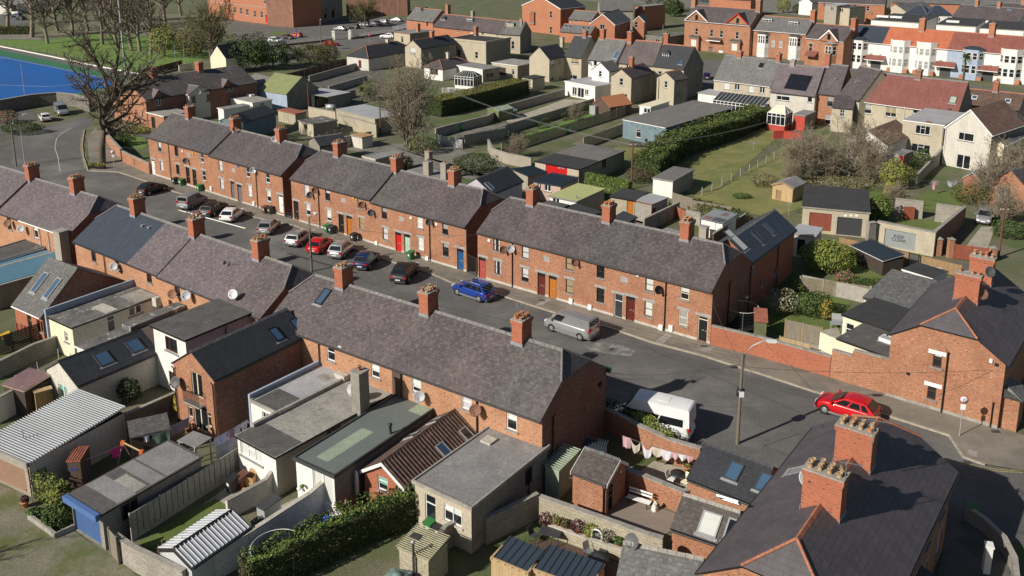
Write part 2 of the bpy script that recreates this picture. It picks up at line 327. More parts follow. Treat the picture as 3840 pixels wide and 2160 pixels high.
class Bd:
 """a building laid out from the photograph: a and b are the ends of its visible eave (left to right) at height z"""
 def __init__(s,name,label,cat,a,b,depth,z,group=None,base=.0):
  A=G(a,z)if not isinstance(a,Vector)else a.copy();B=G(b,z)if not isinstance(b,Vector)else b.copy()
  A.z=B.z=base;d=B-A;s.L=d.length;s.rz=math.atan2(d.y,d.x)
  xd=d.normalized();yd=Vector((-xd.y,xd.x,0))
  if not isinstance(depth,(int,float)):depth=(G(depth,z)-A).dot(yd)
  s.D=max(depth,.5);s.z=z-base;s.A=A;s.xd=xd;s.yd=yd;s.holes={k:[]for k in 'frlb'};s.base=base
  s.e=empty(name,A,s.rz,label,cat,group);s.wins=[];s.rr=None
 def W(s,x,y,z):return s.A+s.xd*x+s.yd*y+Vector((0,0,z))
 def loc(s,p):p=p-s.A;return Vector((p.dot(s.xd),p.dot(s.yd),p.z))
 def hit(s,px,o,n):
  """where the line of sight through a photograph point meets the local plane (o, n)"""
  r=ray(px);r=Vector((r.dot(s.xd),r.dot(s.yd),r.z));c=s.loc(Vector((0,0,HC)))
  return c+r*((Vector(o)-c).dot(Vector(n))/r.dot(Vector(n)))
 def flen(s,f):return s.L if f in 'fb' else s.D
 def fm(s,f,a,d,z):
  if f=='f':return Vector((a,d,z))
  if f=='r':return Vector((s.L-d,a,z))
  if f=='l':return Vector((d,s.D-a,z))
  return Vector((s.L-a,s.D-d,z))
 def on(s,f,px):
  if isinstance(px,(list,)):return px[0],px[1]
  o,n={'f':((0,0,0),(0,1,0)),'r':((s.L,0,0),(1,0,0)),'l':((0,0,0),(1,0,0)),'b':((0,s.D,0),(0,1,0))}[f]
  h=s.hit(px,o,n)
  return({'f':h.x,'r':h.y,'l':s.D-h.y,'b':s.L-h.x}[f],h.z)
 def win(s,f,px,w,h,st='sash',fr='upvc',gl='glass',bl=None,sill='sill',lint=None,rec=.11,bf=.5,dlab=None,flush=False,name=None,lw=.22):
  a,zc=s.on(f,px);x0,x1,z0,z1=a-w/2,a+w/2,zc-h/2,zc+h/2
  if lint and not flush and z1>s.z-.36:z1=s.z-.36
  x0=max(x0,.06);x1=min(x1,s.flen(f)-.06);z0=max(z0,.04)
  if not flush:
   z1=min(z1,s.z-.05);s.holes[f].append((x0,x1,z0,z1))
  else:rec=-.02
  F=lambda a,d,z:s.fm(f,a,d,z)
  q=lambda b,u0,u1,d,v0,v1,m:b.poly([F(u0,d,v0),F(u1,d,v0),F(u1,d,v1),F(u0,d,v1)],m)
  bar=lambda b,u0,u1,v0,v1,m,d0=-.0,d1=.0:b.box(u0,u1,rec-.05+d0,rec+.01,v0,v1,m,lambda p:F(p.x,p.y,p.z))
  isdoor=st in('door','garage','french','gate')
  b=MB();t=.06
  if st=='door':
   fan=.0 if h<2.1 else min(.4,h-2.02);zt=z1-fan
   dm=gl if gl.startswith('door')or gl in MT and not gl.startswith('glass')else 'glass'
   b.box(x0+.05,x1-.05,rec-.02,rec+.03,z0+.03,zt-.02,dm,lambda p:F(p.x,p.y,p.z))
   n='door'
   for i in(0,1):
    for(v0,v1)in((.12,.42),(.5,.9)):
     u0=x0+.13+i*(w-.2)/2;u1=u0+(w-.2)/2-.12
     b.box(u0,u1,rec-.035,rec-.015,z0+v0*(zt-z0),z0+v1*(zt-z0),dm,lambda p:F(p.x,p.y,p.z))
   o=b.build(name or n,s.e)
   if dlab:o["label"]=dlab
   fb=MB()
   for(u0,u1,v0,v1)in((x0,x0+.06,z0,z1),(x1-.06,x1,z0,z1),(x0+.06,x1-.06,z1-.06,z1))+(((x0+.06,x1-.06,zt-.03,zt+.03),)if fan else()):bar(fb,u0,u1,v0,v1,fr)
   fb.build('frame',o)
   if fan:pb=MB();q(pb,x0+.06,x1-.06,rec,zt+.03,z1-.06,'glass');pb.build('fanlight',o)
   hb=MB();hx=x1-.16;hb.box(hx-.03,hx+.03,rec-.09,rec-.03,z0+.95,z0+1.1,'pot_buff',lambda p:F(p.x,p.y,p.z));hb.box((x0+x1)/2-.12,(x0+x1)/2+.12,rec-.05,rec-.03,z0+1.0,z0+1.06,'steel',lambda p:F(p.x,p.y,p.z));hb.build('handle',o)
  elif st in('garage','gate'):
   nb=max(4,int(h/.11))if st=='garage' else max(3,int(w/.15))
   for i in range(nb):
    if st=='garage':v0=z0+h*i/nb;b.slab([F(x0,rec+.02,v0),F(x1,rec+.02,v0),F(x1,rec-.0,v0+h/nb),F(x0,rec-.0,v0+h/nb)],.01,gl,None,s.fm(f,0,1,0)-s.fm(f,0,0,0))
    else:u0=x0+w*i/nb;b.box(u0,u0+w/nb-.015,rec-.01,rec+.03,z0,z1,gl,lambda p:F(p.x,p.y,p.z))
   o=b.build(name or('garage_door' if st=='garage' else 'door'),s.e)
   if dlab:o["label"]=dlab
  else:
   if bl:
    zm=z1-(z1-z0)*bf
    if st=='curt':
     q(b,x0,x0+w*.28,rec,z0,z1,bl);q(b,x0+w*.28,x1-w*.28,rec,z0,z1,gl);q(b,x1-w*.28,x1,rec,z0,z1,bl)
    else:
     q(b,x0,x1,rec,zm,z1,bl)
     if bf<1:q(b,x0,x1,rec,z0,zm,gl)
   else:q(b,x0,x1,rec,z0,z1,gl)
   o=b.build(name or('french_door' if st=='french' else 'window'),s.e)
   if dlab:o["label"]=dlab
   fb=MB();t=.065 if w>.6 else .05
   bars=[(x0,x0+t,z0,z1),(x1-t,x1,z0,z1),(x0+t,x1-t,z1-t,z1),(x0+t,x1-t,z0,z0+t)]
   mid=(z0+z1)/2;cx=(x0+x1)/2;tt=t*.75
   if st in('sash','curt'):bars.append((x0+t,x1-t,mid-tt/2,mid+tt/2))
   if st=='top':bars.append((x0+t,x1-t,z1-h*.3,z1-h*.3+tt))
   if st in('two','french'):bars.append((cx-tt,cx+tt,z0+t,z1-t))
   if st=='twot':bars+=[(cx-tt/2,cx+tt/2,z0+t,z1-t),(x0+t,cx-tt/2,z1-h*.32,z1-h*.32+tt)]
   if st=='twor':bars+=[(x0+w*.36,x0+w*.36+tt,z0+t,z1-t)]
   if st=='three':bars+=[(x0+w/3,x0+w/3+tt,z0+t,z1-t),(x1-w/3-tt,x1-w/3,z0+t,z1-t),(x0+w/3+tt,x1-w/3-tt,z1-h*.35,z1-h*.35+tt)]
   if st=='four':bars+=[(cx-tt/2,cx+tt/2,z0+t,z1-t),(x0+t,cx-tt/2,mid,mid+tt),(cx+tt/2,x1-t,mid,mid+tt)]
   if st=='multi':
    k=max(2,round(w/.8));bars+=[(x0+w*i/k-tt/2,x0+w*i/k+tt/2,z0+t,z1-t)for i in range(1,k)]
   for(u0,u1,v0,v1)in bars:bar(fb,u0,u1,v0,v1,fr)
   fb.build('frame',o)
  if sill and not isdoor:
   sb=MB();sb.box(x0-.12,x1+.12,-.09,.02 if flush else rec-.045,z0-.12,z0-.002,sill,lambda p:F(p.x,p.y,p.z));sb.build('sill',o)
  if lint:
   sb=MB();sb.box(max(x0-lw,.01),min(x1+lw,s.flen(f)-.01),-.012,-.002,z1+.002,z1+.27,lint,lambda p:F(p.x,p.y,p.z));sb.build('lintel',o)
  return o
 def walls(s,mats,ends=None,plinth=None,back=True,skip='',zb=.0):
  """mats: one name or {face: name}; ends: {face: top outline points [(a, z)...]} for gables"""
  b=MB();ends=ends or{}
  for f in 'frlb':
   if f in skip:continue
   m=mats if isinstance(mats,str)else mats.get(f,mats['*']);L=s.flen(f);z1=s.z
   if f=='b' and s.rr and s.rr[0]=='back':z1=s.z+s.rr[1]
   hs=s.holes[f];F=lambda a,d,z:s.fm(f,a,d,z)
   xs=sorted({0,L}|{h[0]for h in hs}|{h[1]for h in hs});zs=sorted({zb,z1}|{h[2]for h in hs}|{h[3]for h in hs})
   xs=[x for x in xs if 0<=x<=L];zs=[z for z in zs if zb<=z<=z1]
   for i in range(len(xs)-1):
    for j in range(len(zs)-1):
     if xs[i+1]-xs[i]<1e-4 or zs[j+1]-zs[j]<1e-4:continue
     mx,mz=(xs[i]+xs[i+1])/2,(zs[j]+zs[j+1])/2
     if any(h[0]<mx<h[1]and h[2]<mz<h[3]for h in hs):continue
     b.poly([F(xs[i],0,zs[j]),F(xs[i+1],0,zs[j]),F(xs[i+1],0,zs[j+1]),F(xs[i],0,zs[j+1])],m)
   for(x0,x1,v0,v1)in hs:
    d=.16
    b.poly([F(x0,0,v0),F(x0,0,v1),F(x0,d,v1),F(x0,d,v0)],m);b.poly([F(x1,0,v1),F(x1,0,v0),F(x1,d,v0),F(x1,d,v1)],m)
    b.poly([F(x0,0,v1),F(x1,0,v1),F(x1,d,v1),F(x0,d,v1)],m);b.poly([F(x1,0,v0),F(x0,0,v0),F(x0,d,v0),F(x1,d,v0)],m)
   if f in ends and ends[f]:b.poly([F(0,0,s.z),F(L,0,s.z)]+[F(a,0,z)for a,z in ends[f]],m)
  o=b.build('wall',s.e)
  if plinth:
   pb=MB();F=lambda p:s.fm('f',p.x,p.y,p.z);hs=sorted((h[0],h[1])for h in s.holes['f']if h[2]<.3);x=.0
   for(h0,h1)in hs+[(s.L,s.L)]:
    if h0-x>.05:pb.box(x,h0,-.03,-.002,0,.35,plinth)
    x=h1
   pb.build('plinth',s.e)
  return o
 def roof(s,kind,rh,mat,axis='x',oe=.22,ov=.12,e0='g',e1='g',k=1.3,t=.55,rv=.5,th=.09,ridge='ridge_grey',edge=None,wall=None,gutter='fascia_black',barge=None,wallkw=None):
  L,D=(s.L,s.D)if axis=='x' else(s.D,s.L)
  mp=(lambda u,v,z:Vector((u,v,z)))if axis=='x' else(lambda u,v,z:Vector((s.L-v,u,z)))
  z0=s.z;zr=z0+rh;V=D*rv;sl1=rh/max(V,.01);sl2=rh/max(D-V,.01)
  s.rinfo=(axis,L,D,V,rh);edge=edge or mat
  b=MB();info=[]
  def endpts(e,x,dirn):
   if e=='g':return[(x+dirn*ov,V,zr)],None
   if e=='h':
    return[(x-dirn*k,V,zr)],'h'
   v1=V*t;v2=D-(D-V)*t
   return[(x+dirn*ov,v1,z0+rh*t),(x-dirn*k,V,zr),(x+dirn*ov,v2,z0+rh*t)],'j'
  p0,k0=endpts(e0,0,-1);p1,k1=endpts(e1,L,1)
  oo0=ov if k0!='h' else oe;oo1=ov if k1!='h' else oe
  f_lo=[(-oo0,-oe,z0-oe*sl1),(L+oo1,-oe,z0-oe*sl1)];b_lo=[(L+oo1,D+oe,z0-oe*sl2),(-oo0,D+oe,z0-oe*sl2)]
  pts=lambda l:[mp(*p)+Vector((0,0,th))for p in l]
  fr=list(f_lo);
  fr+=([p1[0]]if k1!='j' else[p1[0],p1[1]]);fr+=([p0[0]]if k0!='j' else[p0[1],p0[0]])
  if rv>.02:b.slab(pts(fr),th,mat,edge)
  bk=list(b_lo)
  bk+=([p0[0]]if k0!='j' else[p0[2],p0[1]]);bk+=([p1[0]]if k1!='j' else[p1[1],p1[2]])
  if rv<.98:b.slab(pts(bk),th,mat,edge)
  if k1=='j':b.slab(pts([p1[0],p1[2],p1[1]]),th,mat,edge)
  if k1=='h':b.slab(pts([f_lo[1],b_lo[0],p1[0]]),th,mat,edge)
  if k0=='j':b.slab(pts([p0[2],p0[0],p0[1]]),th,mat,edge)
  if k0=='h':b.slab(pts([b_lo[1],f_lo[0],p0[0]]),th,mat,edge)
  ro=b.build('roof',s.e)
  rp0=p0[1]if k0=='j' else p0[0];rp1=p1[1]if k1=='j' else p1[0]
  s.ridge_z=zr+th
  if ridge and .02<rv<.98:
   rb=MB();n=max(1,int((Vector(rp1)-Vector(rp0)).length/.45));a=Vector(rp0);c=Vector(rp1)
   for i in range(n):
    q0=a.lerp(c,i/n);q1=a.lerp(c,(i+.96)/n);zz=th+.01+.012*(i%2)
    rb.slab([mp(q0.x,V-.15,q0.z-.15*sl1+zz),mp(q1.x,V-.15,q1.z-.15*sl1+zz),mp(q1.x,V,q1.z+.06+zz),mp(q0.x,V,q0.z+.06+zz)],.03,ridge)
    rb.slab([mp(q0.x,V,q0.z+.06+zz),mp(q1.x,V,q1.z+.06+zz),mp(q1.x,V+.15,q1.z-.15*sl2+zz),mp(q0.x,V+.15,q0.z-.15*sl2+zz)],.03,ridge)
   for kk,pp,rp,lo,hi in((k1,p1,rp1,f_lo[1],b_lo[0]),(k0,p0,rp0,f_lo[0],b_lo[1])):
    if kk:
     for en in((pp[0],pp[2])if kk=='j' else(lo,hi)):
      rb.tube([mp(*rp)+Vector((0,0,th+.03)),mp(*en)+Vector((0,0,th+.03))],.085,ridge,6)
   rb.build('ridge_tiles',s.e)
  if gutter:
   for sl,v,on_ in((sl1,-oe-.06,rv>.02),(sl2,D+oe+.06,rv<.98)):
    if on_:MB().tube([mp(0,v,z0-oe*sl-.03),mp(L,v,z0-oe*sl-.03)],.065,gutter,6).build('gutter',s.e)
  if barge:
   for kk,x,d in((k0,-ov,-1),(k1,L+ov,1)):
    if not kk:
     for(va,vb)in(((-oe,z0-oe*sl1),(V,zr)),((V,zr),(D+oe,z0-oe*sl2))):
      if va[0]==vb[0]or abs(va[0]-vb[0])<.3:continue
      xx=x+d*.03;MB().slab([mp(xx,va[0],va[1]+th-.01),mp(xx,vb[0],vb[1]+th-.01),mp(xx,vb[0],vb[1]-.16),mp(xx,va[0],va[1]-.16)][::(1 if d<0 else-1)],.03,barge,None,mp(-d,0,0)-mp(0,0,0)).build('bargeboard',s.e)
  if wall:
   ends={}
   for kk,f in((k0,'l' if axis=='x' else 'f'),(k1,'r' if axis=='x' else 'b')):
    if kk=='h':continue
    prof=[(V,zr)]if not kk else[(V*t,z0+rh*t),(D-(D-V)*t,z0+rh*t)]
    if axis=='x':al=[((v if f=='r' else s.D-v),z)for v,z in prof]
    else:al=[((s.L-v)if f=='f' else v,z)for v,z in prof]
    ends[f]=sorted(al,key=lambda q:-q[0])
   if rv>=.98 and axis=='x':s.rr=('back',rh)
   s.walls(wall,ends,**(wallkw or{}))
  return ro
 def flat(s,mat,wall=None,th=.16,o=.14,fascia='fascia_black',par=0,parm=None,fall=.0,wallkw=None,patches=(),kerb=None):
  b=MB();z=s.z
  b.slab([(-o,-o,z+th),(s.L+o,-o,z+th),(s.L+o,s.D+o,z+th+fall),(-o,s.D+o,z+th+fall)],th,mat,fascia);r=b.build('roof',s.e)
  for(m,x0,x1,y0,y1)in patches:
   pb=MB();X0,X1,Y0,Y1=x0*s.L,x1*s.L,y0*s.D,y1*s.D;f=lambda x,y:Vector((x,y,z+th+.005+fall*(y+o)/(s.D+2*o)))
   pb.poly([f(X0,Y0),f(X1,Y0),f(X1,Y1),f(X0,Y1)],m);pb.build('roof_patch',r)
  if par:
   pb=MB();P=par;T_=.22
   for(x0,x1,y0,y1)in((-o-.01,s.L+o+.01,-o-.01,-o+T_),(-o-.01,s.L+o+.01,s.D+o-T_,s.D+o+.01),(-o-.01,-o+T_,-o+T_,s.D+o-T_),(s.L+o-T_,s.L+o+.01,-o+T_,s.D+o-T_)):pb.box(x0,x1,y0,y1,z-.02,z+th+P,parm or mat)
   pb.build('parapet',r)
  if kerb:
   pb=MB()
   for(x0,x1,y0,y1)in((-o,s.L+o,-o,-o+.12),(-o,-o+.12,-o+.12,s.D+o),(s.L+o-.12,s.L+o,-o+.12,s.D+o)):pb.box(x0,x1,y0,y1,z+th+.004,z+th+.09,kerb)
   pb.build('roof_kerb',r)
  s.ridge_z=z+th;s.rinfo=('flat',s.L,s.D,0,fall)
  if wall:s.walls(wall,**(wallkw or{}))
  return r
 def rplane(s,side):
  ax=s.rinfo[0]
  if ax=='flat':return Vector((0,0,s.z+.16)),Vector((0,-s.rinfo[4],s.D)).normalized()
  axis,L,D,V,rh=s.rinfo
  if side==0:o,n=Vector((0,0,s.z+.09)),Vector((0,-rh,V)).normalized()
  else:o,n=Vector((0,D,s.z+.09)),Vector((0,rh,D-V)).normalized()
  if axis=='y':f=lambda p:Vector((-p.y,p.x,p.z));o=f(o)+Vector((s.L,0,0));n=f(n)
  return o,n
 def skylight(s,px,w=.78,h=1.18,side=0,fr='dark_grey',gl='skyglass',up=.09,open=False):
  o,n=s.rplane(side);c=s.hit(px,o,n);hz=Vector((0,0,1)).cross(n)
  hz=hz.normalized()if hz.length>.05 else Vector((1,0,0));upv=n.cross(hz)
  if s.rinfo[0]=='flat':hz=Vector((1,0,0));upv=n.cross(hz)
  f=lambda a,b_,d:c+hz*a+upv*b_+n*d
  b=MB();b.poly([f(-w/2,-h/2,up-.02),f(w/2,-h/2,up-.02),f(w/2,h/2,up-.02),f(-w/2,h/2,up-.02)],gl);ob=b.build('skylight',s.e)
  fb=MB();t=.09
  for(a0,a1,b0,b1)in((-w/2-t,w/2+t,h/2,h/2+t),(-w/2-t,w/2+t,-h/2-t,-h/2),(-w/2-t,-w/2,-h/2,h/2),(w/2,w/2+t,-h/2,h/2)):fb.box(a0,a1,b0,b1,.002,up,fr,lambda p:f(p.x,p.y,p.z))
  fb.box(-w/2-.2,w/2+.2,-h/2-.28,-h/2-t,.004,.02,'lead',lambda p:f(p.x,p.y,p.z));fb.build('frame',ob)
  return ob
 def rbox(s,px,wx,wy,h,mat,side=0,name='vent'):
  o,n=s.rplane(side);c=s.hit(px,o,n);b=MB();b.box(c.x-wx/2,c.x+wx/2,c.y-wy/2,c.y+wy/2,c.z-.05,c.z+h,mat);return b.build(name,s.e)
 def chimney(s,px,w=.86,d=1.22,top=1.5,mat='brick_red',pots=(2,3),v=None,pm=('terracotta','pot_buff'),cap='concrete',drop=.9,ph=.3,name='chimney',flash=True,xz=None):
  axis,L,D,V,rh=s.rinfo if s.rinfo[0]!='flat' else('x',s.L,s.D,s.D/2,0)
  v=V if v is None else v
  if xz is not None:u=xz
  else:
   c=s.hit(px,(0,v,0)if axis=='x' else(s.L-v,0,0),(0,1,0)if axis=='x' else(1,0,0));u=c.x if axis=='x' else c.y
  mp=(lambda p:Vector((u+p.x,v+p.y,p.z)))if axis=='x' else(lambda p:Vector((s.L-v-p.y,u+p.x,p.z)))
  zr=s.z+rh;b=MB();zt=zr+top
  b.box(-w/2,w/2,-d/2,d/2,zr-drop,zt-.3,mat,mp);b.box(-w/2-.05,w/2+.05,-d/2-.05,d/2+.05,zt-.3,zt-.16,mat,mp);b.box(-w/2-.09,w/2+.09,-d/2-.09,d/2+.09,zt-.16,zt,mat,mp)
  o=b.build(name,s.e)
  cb=MB();cb.box(-w/2-.07,w/2+.07,-d/2-.07,d/2+.07,zt+.002,zt+.09,cap,mp);cb.build('chimney_cap',o)
  if flash:
   fb=MB();s_=rh/max(V,.1)
   for sg in(-1,1):
    y=sg*d/2;zz=zr-s_*d/2+.09
    fb.box(-w/2-.06,w/2+.06,min(y,y+sg*.03),max(y,y+sg*.03),zz-.1,zz+.22,'lead',mp)
   fb.build('flashing',o)
  nx,ny=pots
  for i in range(nx):
   for j in range(ny):
    if random.random()<.06:continue
    r=random.uniform(.105,.14);h=ph*random.uniform(.65,1.15);m=random.choice(pm)
    x=(i-(nx-1)/2)*w/nx;y=(j-(ny-1)/2)*d/ny
    pb=MB();pc=mp(Vector((x,y,zt+.09)))
    pb.lathe(pc,[(r*1.05,0),(r*1.05,.05),(r*.9,.08),(r*.85,h-.08),(r*1.12,h-.06),(r*1.12,h),(r*.8,h),(r*.75,h-.15)],m,10,False);pb.poly([pc+Vector((r*.76*math.cos(a*.628),r*.76*math.sin(a*.628),h-.14))for a in range(10)],'black')
    pb.build('chimney_pot',o)
  return o
 def pipe(s,f,px,z0=.05,z1=None,r=.05,m='black',a=None,name='downpipe'):
  if a is None:a,_=s.on(f,px)
  z1=s.z-.12 if z1 is None else z1;b=MB();F=s.fm
  b.tube([F(f,a,-.09,z0),F(f,a,-.09,z1-.25),F(f,a,-.24,z1)],r,m,6);return b.build(name,s.e)
 def mbox(s,f,px,w=.4,h=.55,d=.16,m='plastic_white',z=None,name='meter_box',legs=False):
  a,zc=s.on(f,px);zc=zc if z is None else z;b=MB();b.box(a-w/2,a+w/2,-d,-.003,zc-h/2,zc+h/2,m,lambda p:s.fm(f,p.x,p.y,p.z));
  if legs:b.tube([s.fm(f,a,-.08,0),s.fm(f,a,-.08,zc-h/2)],.03,m,5)
  return b.build(name,s.e)
 def alarm(s,f,px,m='plastic_white'):return s.mbox(f,px,.3,.26,.1,m,name='alarm_box')
 def plaque(s,f,px,w=.75,h=.55):return s.mbox(f,px,w,h,.02,'lintel',name='date_stone')
 def dish(s,f,px,r=.42,m='dish_grey',face=(.35,-1,.35),off=.45):
  """a satellite dish on a wall"""
  a,z=s.on(f,px);c=s.fm(f,a,-off,z);s._dish(c,s.fm(f,a,0,z-.1),r,m,face)
 def _dish(s,c,foot,r,m,face):
  ax=Vector(face).normalized();ax=Vector((ax.dot(s.xd),ax.dot(s.yd),ax.z));b=MB()
  b.lathe(c,[(.001,-.10*r/.4),(r*.5,-.07*r/.4),(r*.85,-.02),(r,.02),(r,.035),(r*.84,-.005),(r*.5,-.055*r/.4),(.001,-.085*r/.4)],m,18,False,ax);o=b.build('satellite_dish',s.e)
  a2=MB();a2.tube([foot,c-ax*.1],.025,'grey',5);lo=Vector((0,0,-1));lo=(lo-ax*lo.dot(ax)).normalized();a2.tube([c+lo*r*.95,c+ax*r*1.05+lo*r*.25],.016,'dark_grey',5);a2.lathe(c+ax*r*1.05+lo*r*.25,[(.001,-.06),(.045,-.05),(.045,.06),(.001,.07)],'dark_grey',8,False,ax);a2.build('dish_arm',o);return o
 def aerial(s,base,h=2.2,yaw=.6,els=9,m='wire_pale'):
  """a tv aerial: mast, boom and rods, from a local base point"""
  p=Vector(base);b=MB();top=p+Vector((0,0,h));b.tube([p,top],.022,m,5)
  d=Vector((math.cos(yaw),math.sin(yaw),.03));n=Vector((-d.y,d.x,0));b.tube([top-d*.5,top+d*.9],.014,m,4)
  for i in range(els):q=top+d*(-.4+1.25*i/els);b.tube([q-n*(.26-.012*i),q+n*(.26-.012*i)],.009,m,4,smooth=False)
  b.box(-.02,.02,-.24,.24,-.16,.16,m,lambda v:top-d*.5+n*v.y+Vector((0,0,v.z)));return b.build('tv_aerial',s.e)
 def streak(s,x,w,t0=0,t1=1,side=0):
  """a lichen and mortar streak down a roof slope"""
  o,n=s.rplane(side);V,rh=s.rinfo[3],s.rinfo[4];f=lambda xx,t:Vector((xx,V*(1-t)-.2*t,s.z+.1+rh*(1-t)-.2*t*rh/V));b=MB();k=8
  for i in range(k):
   a,c=t0+(t1-t0)*i/k,t0+(t1-t0)*(i+1)/k;j0=.12*math.sin(i*2.3);j1=.12*math.sin(i*2.3+2.3)
   b.poly([f(x-w/2+j1,c),f(x+w/2+j1,c),f(x+w/2*.9+j0,a),f(x-w/2*.9+j0,a)],'lichen_streak')
  return b.build('lichen_streak',s.e)
 def flue(s,px,r=.06,h=.6,m='black',side=0):
  o,n=s.rplane(side);c=s.hit(px,o,n);b=MB();b.lathe(c-Vector((0,0,.05)),[(r*1.3,0),(r*1.3,.1),(r,.12),(r,h-.12),(r*1.6,h-.1),(r*1.7,h),(.001,h+.06)],m,9);return b.build('flue_pipe',s.e)
def terrace_house(label,group,a,b,u0,u1,zf,D,e0='p',e1='p',wall='brick',roofm='slate',front=(),rh=2.72,k=1.15,t=.55,plinth='concrete_pale',step0=0,rearfront=False):
 """one house of a row; a-b is the row's eave line in the world, u0..u1 the house's share of it"""
 A=a.lerp(b,u0);B=a.lerp(b,u1)
 h=Bd('terraced_house',label,'house',A,B,D,zf,group)
 return h
def ribs(h,mat,sp=.18,r=.035,side=0,along='fall',prof='round',name='corrugation',oe=.2,ov=.1):
 """raised ribs over a roof face"""
 ax=h.rinfo[0];b=MB()
 if ax=='flat':
  _,L,D,_,fall=h.rinfo;z=h.z+.16+.002;f=lambda x,y:Vector((x,y,z+fall*(y+.14)/(D+.28)))
  if along=='y':
   n=int((L+.28)/sp);segs_=[(f(-.14+(i+.5)*(L+.28)/n,-.15),f(-.14+(i+.5)*(L+.28)/n,D+.15))for i in range(n)]
  else:
   n=int((D+.28)/sp);segs_=[(f(-.15,-.14+(i+.5)*(D+.28)/n),f(L+.15,-.14+(i+.5)*(D+.28)/n))for i in range(n)]
 else:
  axis,L,D,V,rh=h.rinfo;mp=(lambda u,v,z:Vector((u,v,z)))if axis=='x' else(lambda u,v,z:Vector((h.L-v,u,z)))
  n=max(2,int((L+2*ov)/sp));segs_=[]
  for i in range(n):
   u=-ov+(i+.5)*(L+2*ov)/n
   if side==0:s_=rh/V;segs_.append((mp(u,-oe,h.z-oe*s_+.095),mp(u,V,h.z+rh+.095)))
   else:s_=rh/(D-V);segs_.append((mp(u,D+oe,h.z-oe*s_+.095),mp(u,V,h.z+rh+.095)))
 for p,q in segs_:b.tube([p,q],r,mat,6 if prof=='round' else 4,True,prof=='round')
 return b.build(name,h.e)
def wall(label,pts,hh,m='brick',w=.24,cop='concrete',name='garden_wall',cat='wall',ch_=.09,side=0,group=None,piers=0):
 """a free-standing wall: body and coping follow photograph points on the ground"""
 W=[p.copy()if isinstance(p,Vector)else G(p)for p in pts];H=hh if isinstance(hh,(list,tuple))else[hh]*len(W);o=W[0].copy();o.z=0
 r=empty(name,o,0,label,cat,group)
 def run(wd,zs0,zs1,mm,nm):
  rows=[];b=MB()
  for i,p in enumerate(W):
   d=(W[min(i+1,len(W)-1)]-W[max(i-1,0)]);d.z=0;d.normalize();n=Vector((-d.y,d.x,0));q=Vector((p.x,p.y,0))-o+n*(side*w/2)
   rows.append([q-n*wd/2+V3(0,0,zs0[i]),q+n*wd/2+V3(0,0,zs0[i]),q+n*wd/2+V3(0,0,zs1[i]),q-n*wd/2+V3(0,0,zs1[i])])
  b.grid(rows[::-1],mm,True,False);b.poly(rows[0],mm);b.poly(rows[-1][::-1],mm);return b.build(nm,r)
 run(w,[-.05]*len(W),H,m,'wall_body')
 if cop:run(w+.09,[x+.001 for x in H],[x+ch_ for x in H],cop,'coping')
 return r
def fence(label,a,b_,hh,m='timber',sp=1.9,style='board',post='timber_grey',name='fence',group=None,pw=.1,bw=.14,cat='fence'):
 A=a.copy()if isinstance(a,Vector)else G(a);B=b_.copy()if isinstance(b_,Vector)else G(b_);A.z=B.z=0;d=B-A;L=d.length;rz=math.atan2(d.y,d.x)
 r=empty(name,A,rz,label,cat,group);n=max(1,round(L/sp));s_=L/n
 h0,h1=hh if isinstance(hh,tuple)else(hh,hh);hz=lambda x:h0+(h1-h0)*x/L
 for i in range(n):
  b=MB();x0=i*s_+pw/2;x1=(i+1)*s_-pw/2
  if style=='board':
   k=max(1,int((x1-x0)/bw))
   for j in range(k):
    u0=x0+(x1-x0)*j/k;u1=x0+(x1-x0)*(j+1)/k-.012;z1=hz(u0)+random.uniform(-.03,.02);b.box(u0,u1,-.012,.012,.06,z1,m)
   for z in(.35,1.0):b.box(x0,x1,.014,.05,z*h0/1.5,z*h0/1.5+.08,m)
  elif style=='panel':
   k=5
   b.box(x0,x1,-.01,.01,.02,h0-.06,'dark_grey')
   for j in range(k):
    u0=x0+(x1-x0)*j/k;u1=x0+(x1-x0)*(j+1)/k-.05;b.box(u0,u1,-.03,.03,.02,hz(u0),m)
   b.box(x0,x1,-.05,.05,.0,.28,m)
  elif style=='slat':
   k=max(3,int(h0/.16))
   for j in range(k):b.box(x0,x1,-.015,.015,h0*j/k+.02,h0*(j+1)/k-.015,m)
  elif style=='wire':
   for z in(.2,.5,.8,1.05):b.tube([V3(x0,0,z),V3(x1,0,z)],.012,'wire_pale',4)
  elif style=='rail':
   for z in(.1,h0-.05):b.box(x0,x1,-.02,.02,z,z+.04,m)
   k=int((x1-x0)/.12)
   for j in range(k+1):b.box(x0+(x1-x0)*j/k-.009,x0+(x1-x0)*j/k+.009,-.009,.009,.1,h0,m)
  b.build('panel',r)
 for i in range(n+1):
  b=MB();x=i*s_;b.box(x-pw/2,x+pw/2,-pw/2,pw/2,-.05,hz(x)+.06,post);b.build('post',r)
 return r
